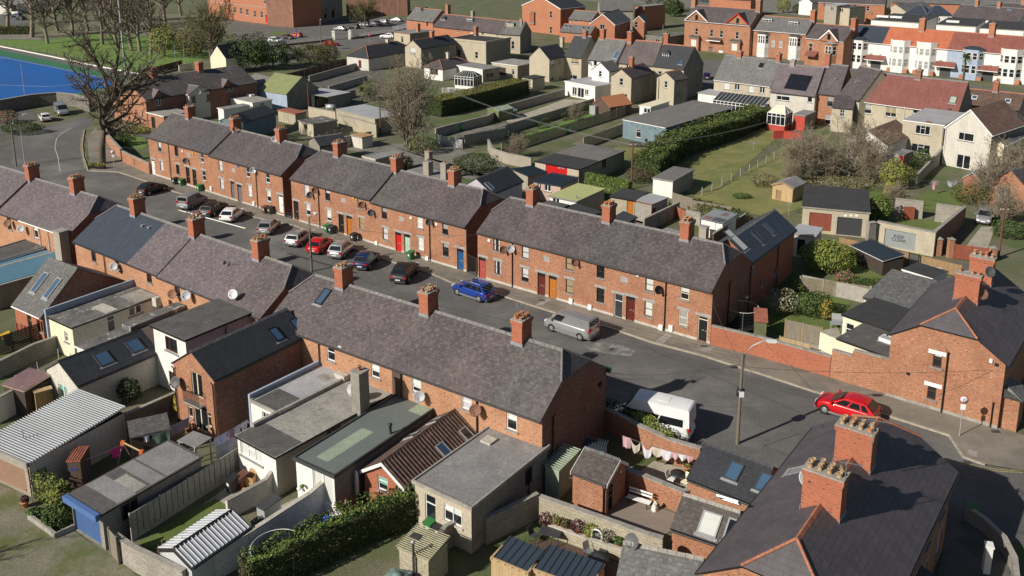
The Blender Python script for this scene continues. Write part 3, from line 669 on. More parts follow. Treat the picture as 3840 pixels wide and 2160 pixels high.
# ================================================================ SETTING
b=MB();n=24;X0,X1,Y0,Y1=-420,420,-60,900
b.poly([(X0,Y0,-.02),(X1,Y0,-.02),(X1,Y1,-.02),(X0,Y1,-.02)],'earth');b.build('ground',None,None,None,None,'structure')
V3=lambda x,y,z=0:Vector((x,y,z))
A6=lambda x,y:((520+x*.24845)/KS,(480+y*.24845)/KS)
FA0,FAm,FA1=V3(-52.1,129.9),V3(-40.3,120.2),V3(-28.26,110.46)
FB0,FBm,FB1=V3(-26.94,109.29),V3(-15.8,100.75),V3(-4.77,91.9)
FC0,FCm,FC1=V3(-3.52,90.47),V3(6.9,82.75),V3(17.3,75.02)
kerb_px=[T(0,905,1160),T(0,815,1260),T(0,795,1400),T(4,805,120),T(4,850,262),T(4,1150,275),T(4,1400,360),A6(530,965),A6(1230,1165),A6(1740,1350),T(5,390,790),T(5,880,985),T(5,1330,1140),T(5,1730,1262),T(5,1920,1345),T(10,0,95),T(10,440,235),T(10,1000,390),T(10,1400,530),T(10,1900,660),T(10,2300,790),T(11,0,825),T(11,560,1010),T(11,1300,1255),T(15,1850,90),T(15,1990,300),T(15,2200,375),T(15,2576,440)]
kerb=[G(p)for p in kerb_px]
near=[V3(34,47),V3(22,52),V3(10,60),V3(0,64),V3(-20,80),V3(-45,100),V3(-70,118),V3(-80,125),V3(-90,140)]
poly=kerb+[kerb[-1]+V3(30,-10),V3(60,20),V3(30,30)]+near+[G(T(0,-250,1150)),G(T(0,330,1280)),G(T(0,380,1215)),G(T(0,700,1170)),G(T(0,800,1120))]
ar=sum(poly[i].x*poly[(i+1)%len(poly)].y-poly[(i+1)%len(poly)].x*poly[i].y for i in range(len(poly)))
b=MB();b.poly([V3(p.x,p.y,.0)for p in(poly if ar>0 else poly[::-1])],'asphalt');b.build('road',None,None,None,None,'structure')
kb=kerb[4:];back=[]
segs=[FA0+(FA0-FAm).normalized()*9,FA0,FAm,FA1,FB0,FB1,FC0,FC1,G(T(11,0,650)),G(T(11,2440,1430)),G(T(11,2440,1430))+V3(12,-9)]
def nearest(p):
 best=None
 for i in range(len(segs)-1):
  a,c=segs[i],segs[i+1];d=c-a;t=max(0,min(1,(p-a).dot(d)/d.dot(d)));q=a+d*t
  if best is None or(q-p).length<(best-p).length:best=q
 return best
b=MB();kk=[]
for i in range(len(kb)-1):
 for j in range(4):kk.append(kb[i].lerp(kb[i+1],j/4))
kk.append(kb[-1]);rr=[]
for p in kk:
 q=nearest(p);d=(q-p);q=q+d.normalized()*.5;rr.append([V3(p.x,p.y,.11),V3(q.x,q.y,.12)])
b.grid(rr[::-1],'footpath',False,False);b.build('pavement',None,None,None,None,'structure')
strip('kerb',kerb[1:-1],.16,'kerb',-.05,.125)
strip('road_line',[G(T(0,690,1235)),G(T(0,600,1285)),G(T(0,545,1340)),G(T(0,530,1430)),G(T(4,560,130)),G(T(4,580,265))],.1,'paint_line',.002,.006)
for o in((785,770,1310,20),(815,800,1310,20)):
 strip('yellow_line',[G(T(0,o[0]+45,1275)),G(T(0,o[0],1330)),G(T(0,o[0]-5,1440)),G(T(4,o[0]+10,100)),G(T(4,o[0]+35,235))],.1,'paint_yellow',.002,.006)
for dy in(0,18):strip('yellow_line',[G(T(15,1975,335+dy)),G(T(15,2130,385+dy)),G(T(15,2350,415+dy)),G(T(15,2570,425+dy))],.08,'paint_yellow',.002,.006)
ground('pavement',[T(0,840,1320),T(0,925,1240),T(0,985,1290),T(4,1450,290),T(4,1400,350),T(4,1150,265),T(4,870,255)],'footpath',.115)
for a,c in((T(10,1350,560),T(10,1460,610)),(T(10,1800,790),T(10,1900,830)),(T(10,1840,790),T(10,2170,770)),(T(10,970,860),T(10,1260,885)),(T(10,620,420),T(10,980,560)),(T(5,0,900),T(5,1330,1420)),(T(9,1100,30),T(10,1400,600)),(T(10,1400,600),T(11,400,1200)),(T(15,60,190),T(15,420,60)),(T(4,900,330),T(4,1280,420))):strip('road_seam',[G(a),G(c)],.06,'dark_grey',.001,.0045)
for q in([T(10,1540,450),T(10,1600,470),T(10,1500,560),T(10,1430,530)],[T(10,350,120),T(10,430,120),T(10,345,180),T(10,270,185)],[T(5,800,890),T(5,850,870),T(5,780,905),T(5,720,910)],[T(15,2030,235),T(15,2130,255),T(15,2120,310),T(15,2025,285)],[T(10,1860,590),T(10,2010,580),T(10,1960,640),T(10,1830,600)]):
 ground('pavement_slab',q,'concrete',.126)
m,t_,b_=newmat('cement_dust');b_.inputs["Roughness"].default_value=.95
t_.links.new(mixc(t_,noise(t_,.9,6,.7,None,(.44,.62)),(.132,.128,.12),(.27,.262,.245)),b_.inputs["Base Color"])
ground('road_stain',[T(10,760,560),T(10,900,520),T(10,1130,560),T(10,1240,610),T(10,1200,660),T(10,1000,640),T(10,800,600)],'cement_dust',.003)
ground('road_patch',[T(15,90,190),T(15,200,40),T(15,420,105),T(15,310,260)],'asphalt_old',.003)
ground('road_patch',[T(10,940,850),T(10,1270,880),T(10,1200,950),T(10,930,870)],'asphalt_old',.003)
ground('road_patch',[T(10,1000,800),T(10,1040,810),T(10,960,870),T(10,930,840)],'asphalt_old',.003)
for p in(T(10,2190,770),T(15,2030,345),T(10,1905,575),T(10,340,130),T(11,2300,1400)):
 g=G(p);bb=MB();z=.13 if p!=T(15,2030,345)else .01;bb.box(g.x-.3,g.x+.3,g.y-.2,g.y+.2,z-.02,z,'dark_grey');bb.build('drain_cover',None,'iron drain cover',None,None,'structure')
# ================================================================ FAR TERRACE: three blocks of six houses
def row(a,b,n,zf,D,specs,group,ends=('p','p'),rh=2.72,wall='brick',k=1.15,t=.55,plinth='concrete_pale'):
 out=[]
 for i,sp in enumerate(specs):
  A=a.lerp(b,i/n);B=a.lerp(b,(i+1)/n);z=sp.get('z',zf)
  h=Bd('terraced_house',sp['label'],'house',V3(A.x,A.y),V3(B.x,B.y),D,z,group)
  for w_ in sp.get('win',()):h.win(*w_[0],**w_[1])
  e0='j' if i==0 and ends[0]=='j' else 'g';e1='j' if i==n-1 and ends[1]=='j' else 'g'
  h.roof('gable',rh,sp.get('roof','slate'),'x',.2,.0,e0,e1,k,t,wall=sp.get('wall',{'*':wall,'r':'brick_dark','l':'brick_dark'}),wallkw=dict(plinth=plinth),gutter=sp.get('gutter','fascia_black'))  # end gables: darker brick that also takes in their shade
  for f in sp.get('do',()):f(h)
  out.append(h)
 return out
HW,HH=.84,1.42
def wu(px,fr='upvc',gl='glass',bl=None,st='sash',**k):return(('f',px,HW,HH,st,fr,gl,bl),dict(lint='lintel',**k))
def dr(px,col,lab=None,fr='black',**k):return(('f',px,.92,2.35,'door',fr,'door_'+col),dict(lint='lintel',dlab=lab,lw=.3,**k))
ch=lambda px,**k:(lambda h:h.chimney(px,**k))
chx=lambda xz,**k:(lambda h:h.chimney(None,xz=xz,**k))
dish=lambda px,m='dish_grey',r=.4,**k:(lambda h:h.dish('f',px,r,m,**k))
pipe=lambda px,**k:(lambda h:h.pipe('f',px,**k))
alarm=lambda px,m='plastic_white':(lambda h:h.alarm('f',px,m))
plaq=lambda px:(lambda h:h.plaque('f',px))
mb_=lambda px:(lambda h:h.mbox('f',px,legs=True))
D_=8.4;gA='brick houses of the far terrace'
def adish(px,m,r=.4):
 def f(h):
  c=h.hit(px,(0,h.D/2-.75,0),(0,1,0));h._dish(c,c+Vector((0,.3,-.1)),r,m,(.3,-1,.3))
 return f
hA=row(FA0,FA1,6,5.6,D_,[dict(z=5.72,roof='slate_worn',label='terraced house with a pale glazed door at the left end of the farthest block',win=[dr(A6(218,590),'white','white framed glazed door','upvc'),wu(A6(315,285),'grey','glass','curtain',bf=.6),wu(A6(347,575),'grey','glass','curtain',bf=1)]),dict(z=5.72,label='terraced house with a black door below a wall dish, second in the farthest block',win=[wu(A6(570,350),'black'),wu(A6(592,625),'black'),dr(A6(745,715),'black')],do=[ch(T(0,1838,1105)),pipe(A6(475,500)),dish(A6(750,485),'dish_dark'),alarm(A6(665,350)),plaq(A6(760,405))]),dict(z=5.72,roof='slate_cool',label='terraced house with a wreath on its black door, third in the farthest block',win=[dr(A6(845,750),'black','black door with a round wreath'),wu(A6(955,445),'upvc','glass_dim'),wu(A6(985,720),'upvc')],do=[alarm(A6(822,388),'alarm_yellow'),lambda h:(lambda c:MB().lathe(h.fm('f',c[0],.0,c[1]),[(.13,-.03),(.2,-.03),(.2,.03),(.13,.03),(.13,-.03)],'leaf_dark',14,False,h.fm('f',0,-1,0)-h.fm('f',0,0,0)).build('wreath',h.e))(h.on('f',A6(845,690)))]),dict(z=5.48,label='terraced house with a panelled grey door and a stone plaque, fourth in the farthest block',win=[wu(A6(1235,570),'grey','glass','curtain',bf=1),wu(A6(1255,845),'grey','glass','curtain',bf=1),dr(A6(1425,935),'grey')],do=[chx(.0),adish(T(0,2270,1250),'dish_rust',.36),plaq(A6(1437,635)),alarm(A6(1503,575),'alarm_blue'),mb_(A6(1100,910))]),dict(z=5.48,roof='slate_warm',label='terraced house with a modern grey door with three small panes, fifth in the farthest block',win=[dr(A6(1525,985),'grey','grey door with three small panes'),wu(A6(1650,660)),wu(A6(1680,950),'upvc','glass','blind',bf=1)],do=[mb_(A6(1745,1140))]),dict(z=5.48,label='terraced house with a white door at the right end of the farthest brick block',win=[wu(A6(1945,745)),wu(A6(1965,1030),'upvc','glass','blind',bf=.55),dr(A6(2145,1145),'white','white door with an arched light','upvc')],do=[ch(T(1,265,1265)),adish(T(1,210,1345),'dish_white',.45),pipe(A6(1790,940)),dish(A6(1770,630),'dish_white',.42)]),],gA,('g','j'))
hB=row(FB0,FB1,6,5.3,D_,[dict(z=5.42,label='terraced house with a plain black door at the left end of the middle brick block',win=[dr(T(5,415,640),'black'),wu(T(5,516,440),'upvc','glass','curtain',bf=1),wu(T(5,530,635),'upvc','glass','curtain',bf=.6)],do=[dish(T(5,573,485),'dish_dark')]),dict(z=5.42,roof='slate_worn',label='terraced house with a black door and white blind, second in the middle block',win=[wu(T(5,718,490),'black','glass','curtain',bf=.3),wu(T(5,730,690),'upvc','glass','blind',bf=.75),dr(T(5,850,770),'black')],do=[ch(T(5,830,85)),pipe(T(5,637,600)),dish(T(5,622,440),'dish_rust'),plaq(T(5,873,545))]),dict(z=5.42,roof='slate_cool',label='terraced house with a golden orange timber door, third in the middle block',win=[dr(T(5,928,787),'orange'),wu(T(5,1030,565),'frame_tan','glass_dim','blind_tan',bf=.6),wu(T(5,1046,770),'frame_tan','glass_dim','blind_tan',bf=1)],do=[alarm(T(5,970,518),'alarm_yellow'),dish(T(5,1075,578),'dish_rust')]),dict(z=5.16,roof='slate_worn',label='terraced house with a bright red door, fourth in the middle block',win=[wu(T(5,1265,665),'frame_brown','glass','blind_grey',bf=.4),wu(T(5,1275,870),'frame_brown','glass','curtain',bf=1),dr(T(5,1402,950),'red')],do=[chx(.0),dish(T(5,1163,655),'dish_dark'),plaq(T(5,1432,722)),mb_(T(5,1193,960))]),dict(z=5.16,roof='slate_warm',label='terraced house with a mint green door, fifth in the middle block',win=[dr(T(5,1487,970),'mint'),wu(T(5,1608,750),'upvc','glass','blind',bf=1),wu(T(5,1618,965),'upvc','glass','blind',bf=1)],do=[alarm(T(5,1525,712)),mb_(T(5,1683,1105))]),dict(z=5.16,label='terraced house with a blue door at the right end of the middle brick block',win=[wu(T(5,1853,815),'dark_grey','glass','blind_grey',bf=.5),wu(T(5,1858,1025),'dark_grey','glass','blind_grey',bf=.3),dr(T(5,2000,1115),'blue')],do=[ch(T(5,1945,345)),pipe(T(5,1708,930)),dish(T(5,1725,745),'dish_dark'),alarm(T(5,1773,775))]),],gA,('j','j'))
hC=row(FC0,FC1,6,5.1,D_,[dict(z=5.12,label='terraced house with a faded red door at the left end of the nearest far block',win=[dr(T(5,2212,1200),'faded','faded red door with tall panes'),wu(T(5,2350,970),'frame_brown','glass','curtain','curt'),wu(T(5,2362,1195),'frame_brown','glass','curtain','curt')],do=[dish(T(5,2440,1010),'dish_rust'),alarm(T(5,2280,930))]),dict(z=5.12,roof='slate_warm',label='terraced house with a maroon door beside an orange one, second in the nearest far block',win=[wu(T(6,180,1040),'frame_brown','glass','curtain',bf=1),wu(T(6,178,1265),'frame_brown','glass','curtain',bf=.7),dr(T(6,335,1355),'maroon')],do=[ch(T(6,252,560),cap='concrete'),pipe(T(5,2505,1165)),dish(T(5,2515,1000),'dish_white',.42),plaq(T(6,388,1110))]),dict(z=5.12,label='terraced house with an orange panelled door, third in the nearest far block',win=[dr(T(6,445,1385),'orange'),wu(T(6,605,1150),'frame_brown','glass','blind_tan',bf=1),wu(T(6,605,1375),'frame_brown','glass','blind_tan',bf=1)],do=[dish(T(6,685,1130),'dish_rust')]),dict(z=5.1,roof='slate_cool',label='terraced house with its front door standing open on a pale hall',win=[wu(T(6,907,1225),'black'),wu(T(10,905,70),'black'),(('f',T(10,1078,175),.92,2.35,'top','upvc','glass_dim','glass_dim'),dict(lint='lintel',sill=None,rec=.14,name='door',dlab='open doorway with a white frame',lw=.3))],do=[chx(.0),plaq(T(6,1137,1310)),mb_(T(10,625,125)),mb_(T(10,808,185))]),dict(z=5.1,label='terraced house with a maroon door and brass letterbox, fifth in the nearest far block',win=[dr(T(10,1195,200),'maroon'),wu(T(6,1380,1350),'frame_brown','glass','blind',bf=1),wu(T(10,1370,205),'frame_brown','glass','blind',bf=1)],do=[alarm(T(6,1268,1265)),mb_(T(10,1492,380)),dish(T(6,1490,1395),'black')]),dict(z=5.1,label='end terraced house with cream sash windows and a black door beside the brick wall',win=[wu(T(10,1720,40),'upvc_cream','glass','blind',bf=.4),wu(T(10,1705,290),'upvc_cream','glass','blind_grey',bf=1),dr(T(10,1893,395),'black','black door in a cream frame','upvc_cream')],do=[ch(T(6,1742,870)),pipe(T(10,1530,240)),mb_(T(10,1588,385)),lambda h:h.pipe('r',None,a=3.4),lambda h:h.pipe('r',None,a=8.2),lambda h:h.mbox('r',[7.6,1.9],.3,.2,.2,name='floodlight')]),],gA,('j','j'))
# ================================================================ NEAR TERRACE (seen from behind)
def nrow(a,b,n,specs,z,ends,D=8.4,rh=2.75,group='brick houses of the near terrace'):
 A,B=G(a,z),G(b,z)
 out=[]
 for i,sp in enumerate(specs):
  P,Q=A.lerp(B,i/n),A.lerp(B,(i+1)/n);zz=sp.get('z',z)
  h=Bd('terraced_house',sp['label'],'house',V3(P.x,P.y),V3(Q.x,Q.y),D,zz,group)
  for w_ in sp.get('win',()):h.win(*w_[0],**w_[1])
  h.win('b',[h.L*.3,4.05],HW,HH,'sash','upvc','glass',lint='lintel');h.win('b',[h.L*.3,1.6],HW,HH,'sash','upvc','glass',lint='lintel');h.win('b',[h.L*.76,1.18],.92,2.3,'door','black','door_'+random.choice(['black','maroon','grey','green']),lint='lintel')
  e0='j' if i==0 and ends[0]=='j' else 'g';e1='j' if i==n-1 and ends[1]=='j' else 'g'
  h.roof('gable',rh,sp.get('roof','slate'),'x',.2,0,e0,e1,1.15,.55,wall={'*':'brick_dark','f':'brick_rear','b':'brick'},gutter=sp.get('gutter','fascia_black'))  # gable ends in dark brick, part of it shade put into colour
  for f in sp.get('do',()):f(h)
  out.append(h)
 return out
wr=lambda px,fr='upvc',gl='glass',bl=None,st='top',w=.82,h=1.35,**k:(('f',px,w,h,st,fr,gl,bl),dict(lint='lintel',**k))
rd=lambda px,m='dish_grey',r=.42,**k:(lambda h:h.dish('f',px,r,m,(-.1,-1,.5),.55))
near_px=dict(D=(T(9,140,318),T(10,343,1268)),E=(T(4,720,930),(659,794)))
hD=nrow(*near_px['D'],6,[dict(roof='slate_warm',label='near terraced house with a black roof window beside the brick extension roof',do=[lambda h:h.skylight(T(9,675,85),.6,1.35,0,'black','glass_sky')]),dict(roof='slate_warm',label='near terraced house with one small rear window propped open under the eave',win=[wr(T(9,748,625))],do=[ch(T(9,880,30)),lambda h:h.mbox('f',T(9,842,575),.35,.25,.12,name='alarm_box'),pipe(T(9,640,600),z0=3)]),dict(roof='slate_warm',label='near terraced house with a white open rear window behind the tall rendered chimney',win=[wr(T(9,1178,785),bl='blind',bf=.6)]),dict(roof='slate',label='near terraced house with a boarded rear doorway above the flat green roof',win=[wr(T(9,1575,925),bl='blind',bf=.7)],do=[ch(T(9,1695,225)),pipe(T(9,1435,900),z0=3),rd(T(9,1652,1020)),lambda h:h.mbox('f',T(9,1385,935),.8,2.2,.04,'timber_brown',name='boarded_doorway'),lambda h:h.aerial((h.L*.1+.3,h.D/2+.3,h.ridge_z+.4),2.5,.2)]),dict(roof='slate_warm',label='near terraced house with a rusty dish on a pole below its curtained rear window',win=[wr(T(9,2060,1090),bl='curtain',bf=1)],do=[rd(T(9,2190,1150),'dish_rust'),pipe(T(9,2165,1180),z0=2)]),dict(roof='slate_worn',label='near terraced house at the right end of its block with a plain dark gable',win=[wr(T(9,2495,1285),bl='blind',bf=.45)],do=[ch(T(10,145,520)),lambda h:h.pipe('r',None,a=1.2),lambda h:h.mbox('r',[7.4,4.4],.3,.25,.2,'plastic_black',name='floodlight'),lambda h:h.aerial((.1,h.D/2-.2,h.ridge_z+.6),2.0,1.2),lambda h:h.mbox('b',[.3,5.05],1.1,.3,.3,'door_green',name='green_fascia')]),],5.2,('j','j'))
hE=nrow(*near_px['E'],6,[dict(roof='slate_blue',label='near terraced house with new blue slates and a brown rear window',win=[wr(T(4,905,1075),'frame_brown')],do=[pipe(T(4,1015,1130),z0=3)]),dict(roof='slate_blue',label='near terraced house with new blue slates and two small roof vents',win=[wr(T(4,1130,1150),'frame_tan')],do=[ch(T(4,1330,640)),rd(T(4,1150,1168)),lambda h:[h.rbox(T(4,x,y),.3,.4,.12,'flat_grey')for x,y in((1383,790),(1447,808))]]),dict(roof='slate_pale',label='near terraced house with pale purple slates and a tall dark rear window',win=[wr(T(4,1440,1275),'frame_brown')]),dict(z=5.08,roof='slate_pale',label='near terraced house with two dishes crowding its rear window',win=[wr(T(4,1710,1385),'frame_brown')],do=[chx(.0),rd(T(8,1715,40),'dish_rust'),rd(T(8,1850,55),'dish_grey',.46)]),dict(z=5.08,roof='slate_pale',label='near terraced house with a tall aerial on its pale purple roof',win=[wr(T(8,2050,100))],do=[lambda h:h.aerial(h.hit(T(4,2240,1420),(0,h.D*.3,0),(0,1,0)),2.6,.4)]),dict(z=5.08,roof='slate_warm',label='near terraced house at the right end of the left block beside the black flat roof',do=[ch(T(5,75,1085))]),],5.2,('j','j'))
zF=5.2;a=G(T(4,0,655),zF);b2=G(T(4,668,882),zF);xd=(b2-a).normalized();Lh=(b2-a).length;w1=4.6
F_=[b2-xd*w1*k_ for k_ in(6,5,4,3,2,1,0)]
specs=[dict(z=5.45,roof='slate_pale',label='near terraced house cut by the left edge of the view, nearer the trees'),dict(z=5.45,roof='slate_pale',label='near terraced house at the left edge with a plain purple roof'),dict(z=5.45,roof='slate_pale',label='near terraced house left of the highest stepped chimney at the left edge'),dict(roof='slate_pale',label='near terraced house with a brown dish on its rear wall at the left edge',win=[wr(T(4,90,770),'frame_brown')],do=[chx(.0),rd(T(4,120,752),'dish_rust')]),dict(roof='slate_pale',gutter='upvc',label='near terraced house with a white gutter and a grey rear dish',win=[wr(T(4,345,850),bl='blind',bf=.3)],do=[rd(T(4,250,805)),lambda h:h.pipe('f',T(4,390,900),2.6,m='upvc'),lambda h:h.pipe('f',T(4,475,930),1.5,m='upvc')]),dict(roof='slate_pale',gutter='upvc',label='near terraced house at the right end of the leftmost block',win=[wr(T(4,540,930))],do=[ch(T(4,745,430))]),]
for h,x,w_,t0,t1 in((hB[1],.4,.9,.05,.95),(hB[3],.3,.8,0,1),(hC[1],.3,.8,.02,.6),(hC[3],.2,.9,0,1),(hC[3],4.2,.5,0,.7),(hC[5],.1,.8,.05,.95),(hA[0],2.2,2.5,.1,.95),(hA[4],3.3,.9,0,.6),(hD[2],4.4,.8,0,.7),(hD[3],.8,.8,.05,.5),(hD[5],.9,1.0,.0,.95),(hD[5],2.6,.8,.4,1),(hE[5],2.0,.9,0,.6),(hE[3],.4,.7,.1,1)):h.streak(x,w_,t0,t1)
for i,sp in enumerate(specs):
 h=Bd('terraced_house',sp['label'],'house',V3(F_[i].x,F_[i].y),V3(F_[i+1].x,F_[i+1].y),8.4,sp.get('z',zF),'brick houses of the near terrace')
 for w_ in sp.get('win',()):h.win(*w_[0],**w_[1])
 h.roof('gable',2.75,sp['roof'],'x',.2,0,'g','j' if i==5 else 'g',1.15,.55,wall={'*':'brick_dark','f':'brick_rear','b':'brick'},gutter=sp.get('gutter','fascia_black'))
 for f in sp.get('do',()):f(h)
# ================================================================ NEAR YARDS: extensions behind the near terrace
Z4=lambda x,y:((600+x*.40724)/KS,(1150+y*.40724)/KS)
def bd(name,label,cat,a,b,c,z,group=None):return Bd(name,label,cat,a,b,c,z,group)
gX='rear extensions of the near terrace'
h=bd('extension','flat felt roofed extension with lilac shade coloured into its walls at the left edge','extension',T(4,-330,1118),T(4,-130,1185),T(4,405,988),2.8,gX)
h.flat('flat_felt',{'*':'render_lilac_and_shade'},fascia='upvc',kerb='flat_grey');[h.win('r',p,.8,.5,'two',sill=None)for p in(T(4,230,1108),T(4,150,1138))]  # the lilac is shade put into the wall colour
h=bd('extension','long low extension with a teal blue sheet roof at the left edge','extension',T(4,-420,1250),T(4,-170,1400),T(4,600,1128),2.5,gX)
h.roof('gable',.55,'teal_sheet','y',.1,.05,gutter='upvc',wall='render_dark',ridge='concrete_pale')
def stack(name,label,base,w,d,z,m,yaw,pots=1,cap='concrete',pm='terracotta'):
 g=base if isinstance(base,Vector)else G(base);e=empty(name,g,yaw,label,'chimney');b=MB();b.box(-w/2,w/2,-d/2,d/2,0,z-.12,m);b.build('stack',e)
 b=MB();b.box(-w/2-.06,w/2+.06,-d/2-.06,d/2+.06,z-.12,z,cap);b.build('chimney_cap',e)
 for i in range(pots):
  b=MB();x=(i-(pots-1)/2)*.3;b.lathe((x,0,z),[(.12,0),(.11,.3),(.13,.3),(.13,.36),(.09,.36),(.09,.1)],pm,10,False);b.build('chimney_pot',e)
 return e
yawD=math.atan2(hD[0].xd.y,hD[0].xd.x)
g=G(T(4,620,1150),2.4)
stack('chimney_stack','tall grey rendered chimney standing against the leftmost block',V3(g.x,g.y),1.15,.95,5.9,'render_grey',yawD,0)
h=bd('extension','steep grey tiled extension with two long blue roof windows','extension',T(8,135,150),T(8,405,267),T(4,1255,1335),2.6,gX)
h.win('f',T(8,285,320),.7,1.9,'door','frame_tan','glass_dim',sill=None,name='door');h.win('f',T(8,390,370),1.1,1.1,'two','frame_tan')
p=h.on('r',T(4,745,1207));rv=max(.2,min(.6,p[0]/h.D));rise=max(1.6,p[1]-h.z)
h.roof('gable',rise,'felt_tile','x',.2,.1,rv=rv,wall={'*':'brick_dark','f':'brick_red'},ridge='felt_tile',gutter='upvc');h.skylight(T(4,385,1340),.62,1.9,0,'concrete','skyglass');h.skylight(T(4,508,1395),.62,1.9,0,'concrete','skyglass')  # side brick darker than the front, its shade put into the colour
h=bd('extension','cream rendered flat roof extension with a white framed side door','extension',T(8,470,288),T(8,697,392),T(8,1480,62),2.9,gX)
h.win('f',T(8,640,470),.55,.95,'four',bl='blind',bf=.3);h.win('r',T(8,1078,350),.75,1.6,'top','upvc','glass_dim');h.win('r',T(8,1310,215),1.3,.8,'two')
h.flat('flat_mix',{'*':'render_pale','f':'render_cream'},par=0,fascia='black',patches=(('concrete_pale',.35,.95,.38,.52),('flat_stone',.3,.98,.72,.98)))  # sides duller than the front: shade worked into the cream
b=MB();b.box(-.35,-.16,-.14,h.D+.1,0,h.z+.75,'render_blue');b.build('parapet',h.e)  # blue of this wall is shade put into its colour
h=bd('extension','low flat roof with peeling felt between two white walled extensions','extension',T(8,742,572),T(8,850,618),T(8,1815,225),2.75,gX)
h.flat('flat_mix','render_white',fascia='upvc');b=MB();b.box(.2,h.L-.1,h.D*.42,h.D,h.z+.17,h.z+.55,'flat_mix');b.build('raised_roof',h.e);h.rbox(T(8,1515,165),.55,.5,.75,'concrete_pale',name='boiler_box')
h=bd('extension','white walled extension with a black slate roof and two square roof windows','extension',T(8,450,784),T(8,747,942),T(8,1512,612),2.75,gX)
h.win('f',T(8,618,1055),1.25,1.95,'french','upvc','green_curtain',sill=None)
p=h.hit(T(8,577,716),(0,0,0),(0,1,0));h.roof('gable',max(.9,p.z-h.z),'slate_black','y',.12,.1,rv=.52,wall='render_pale',ridge='slate_black',gutter='fascia_black')
h.skylight(T(8,1000,682),.95,1.15,0);h.skylight(T(8,1302,557),.95,1.15,0)
for p in(T(8,485,975),T(8,668,1075)):
 a_,z_=h.on('f',p);b=MB();c=h.fm('f',a_,-.35,z_);b.lathe(c,[(.001,-.16),(.13,-.1),(.17,0),(.17,.05),(.001,.06)],'pink',10);b.tube([h.fm('f',a_,0,z_+.45),c+V3(0,0,.45),c+V3(0,0,.05)],.012,'black',4);b.build('hanging_basket',h.e)
h=bd('extension','two storey white extension with a flat black felt roof and brown windows','extension',T(8,1478,372),T(8,1790,508),T(9,168,152),5.0,gX)
h.win('f',T(8,1655,550),1.55,1.2,'twor','frame_brown');h.win('f',T(8,1672,875),1.0,1.1,'pic','frame_brown','glass_dim')
h.flat('flat_felt',{'*':'render_lilac_and_shade','f':'render_white'},fascia='black',o=.22);h.pipe('r',T(8,2175,400),3.5);  # side walls lilac: shade painted into the white render
c=h.hit(T(8,2250,60),(0,0,h.z+1.0),(0,0,1));h._dish(c,V3(c.x,c.y,h.z+.1),.42,'dish_white',(-.2,-1,.4));h9w=h
h=bd('extension','two storey brick extension with dark slates and a balcony over french doors','extension',T(8,1672,722),T(8,2068,890),T(9,548,458),4.8,gX)
h.win('f',T(8,1903,935),1.2,1.95,'french','upvc_cream','glass',name='french_window');h.win('f',T(8,1940,1262),1.5,2.0,'french','upvc_cream',sill=None);h.win('f',T(8,1838,1185),.5,1.1,'top','upvc_cream');h.win('f',T(8,2022,1275),.45,1.1,'top','upvc_cream')
p=h.hit(T(8,1852,617),(0,0,0),(0,1,0));h.roof('gable',max(1.0,p.z-h.z),'slate_black','y',.12,.1,rv=.5,wall={'*':'brick_dark','f':'brick'},gutter='fascia_black')
h.skylight(T(9,220,447),.6,1.1,0,'black');h.skylight(T(9,417,358),.6,1.1,0,'black');h.pipe('f',None,a=.12);h.pipe('f',None,a=h.L-.1);h.dish('f',T(8,1745,888),.44,'dish_dark',(-.5,-1,.45))
a_,z_=h.on('f',T(8,1903,1100));b=MB();F=h.fm
b.box(a_-.9,a_+.9,-.5,0,z_-.1,z_,'concrete',lambda p:p);b.build('balcony_slab',h.e);b=MB();b.box(a_-.88,a_+.88,-.49,-.45,z_+.95,z_+1.0,'black')
for i in range(17):x=a_-.87+i*.1085;b.box(x-.012,x+.012,-.48,-.456,z_,z_+.95,'black')
for x in(a_-.88,a_+.84):b.box(x,x+.04,-.45,0,z_+.95,z_+1.0,'black')
b.build('railing',h.e)
h=bd('extension','white walled flat roof extension with a pale grey membrane roof','extension',Z4(834,880),T(9,248,1237),T(9,955,835),2.9,gX)
h.win('f',T(9,118,1262),.75,.95,'four');h.flat('flat_lightgrey','render_white',fascia='concrete',o=.05,patches=(('flat_felt',.08,.95,.02,.32),('flat_stone',.35,.75,.7,.82)),kerb='concrete')
b=MB();b.box(-.25,-.06,0,h.D,0,h.z+.55,'render_blue');b.build('parapet',h.e);c=h.hit(T(9,640,745),(0,h.D-.3,0),(0,1,0));h._dish(c,V3(c.x,h.D-.05,h.z),.46,'dish_dark',(-.3,-1,.5))
for i in range(3):h.rbox(T(9,845+i*8,845+i*14),.9,.5,.16+.1*i,'concrete_pale',name='paving_slabs')
h=bd('extension','long single storey extension with a stained concrete flat roof and white picture window','extension',Z4(712,1203),Z4(1065,1397),T(9,1290,995),2.8,gX)
h.win('f',Z4(838,1335),2.3,1.2,'three','upvc','green_curtain','blind',bf=.99);h.win('r',T(9,750,1395),.8,1.1,'two','dark_grey');h.win('r',T(9,818,1365),.5,1.2,'top','dark_grey')
h.flat('flat_stone',{'*':'render_pale','r':'render_grey','f':'render_white'},fascia='black',patches=(('flat_felt',-.01,1.01,-.01,.2),));b=MB();b.box(-.13,.12,h.D*.12,h.D*.98,h.z+.165,h.z+.42,'concrete');b.build('parapet',h.e);hX11=h
g=G(T(9,1040,1185),2.9);stack('chimney_stack','tall pebbledash chimney with one clay pot on the concrete extension roof',V3(g.x,g.y),.82,.95,6.0,'render_dark',yawD)
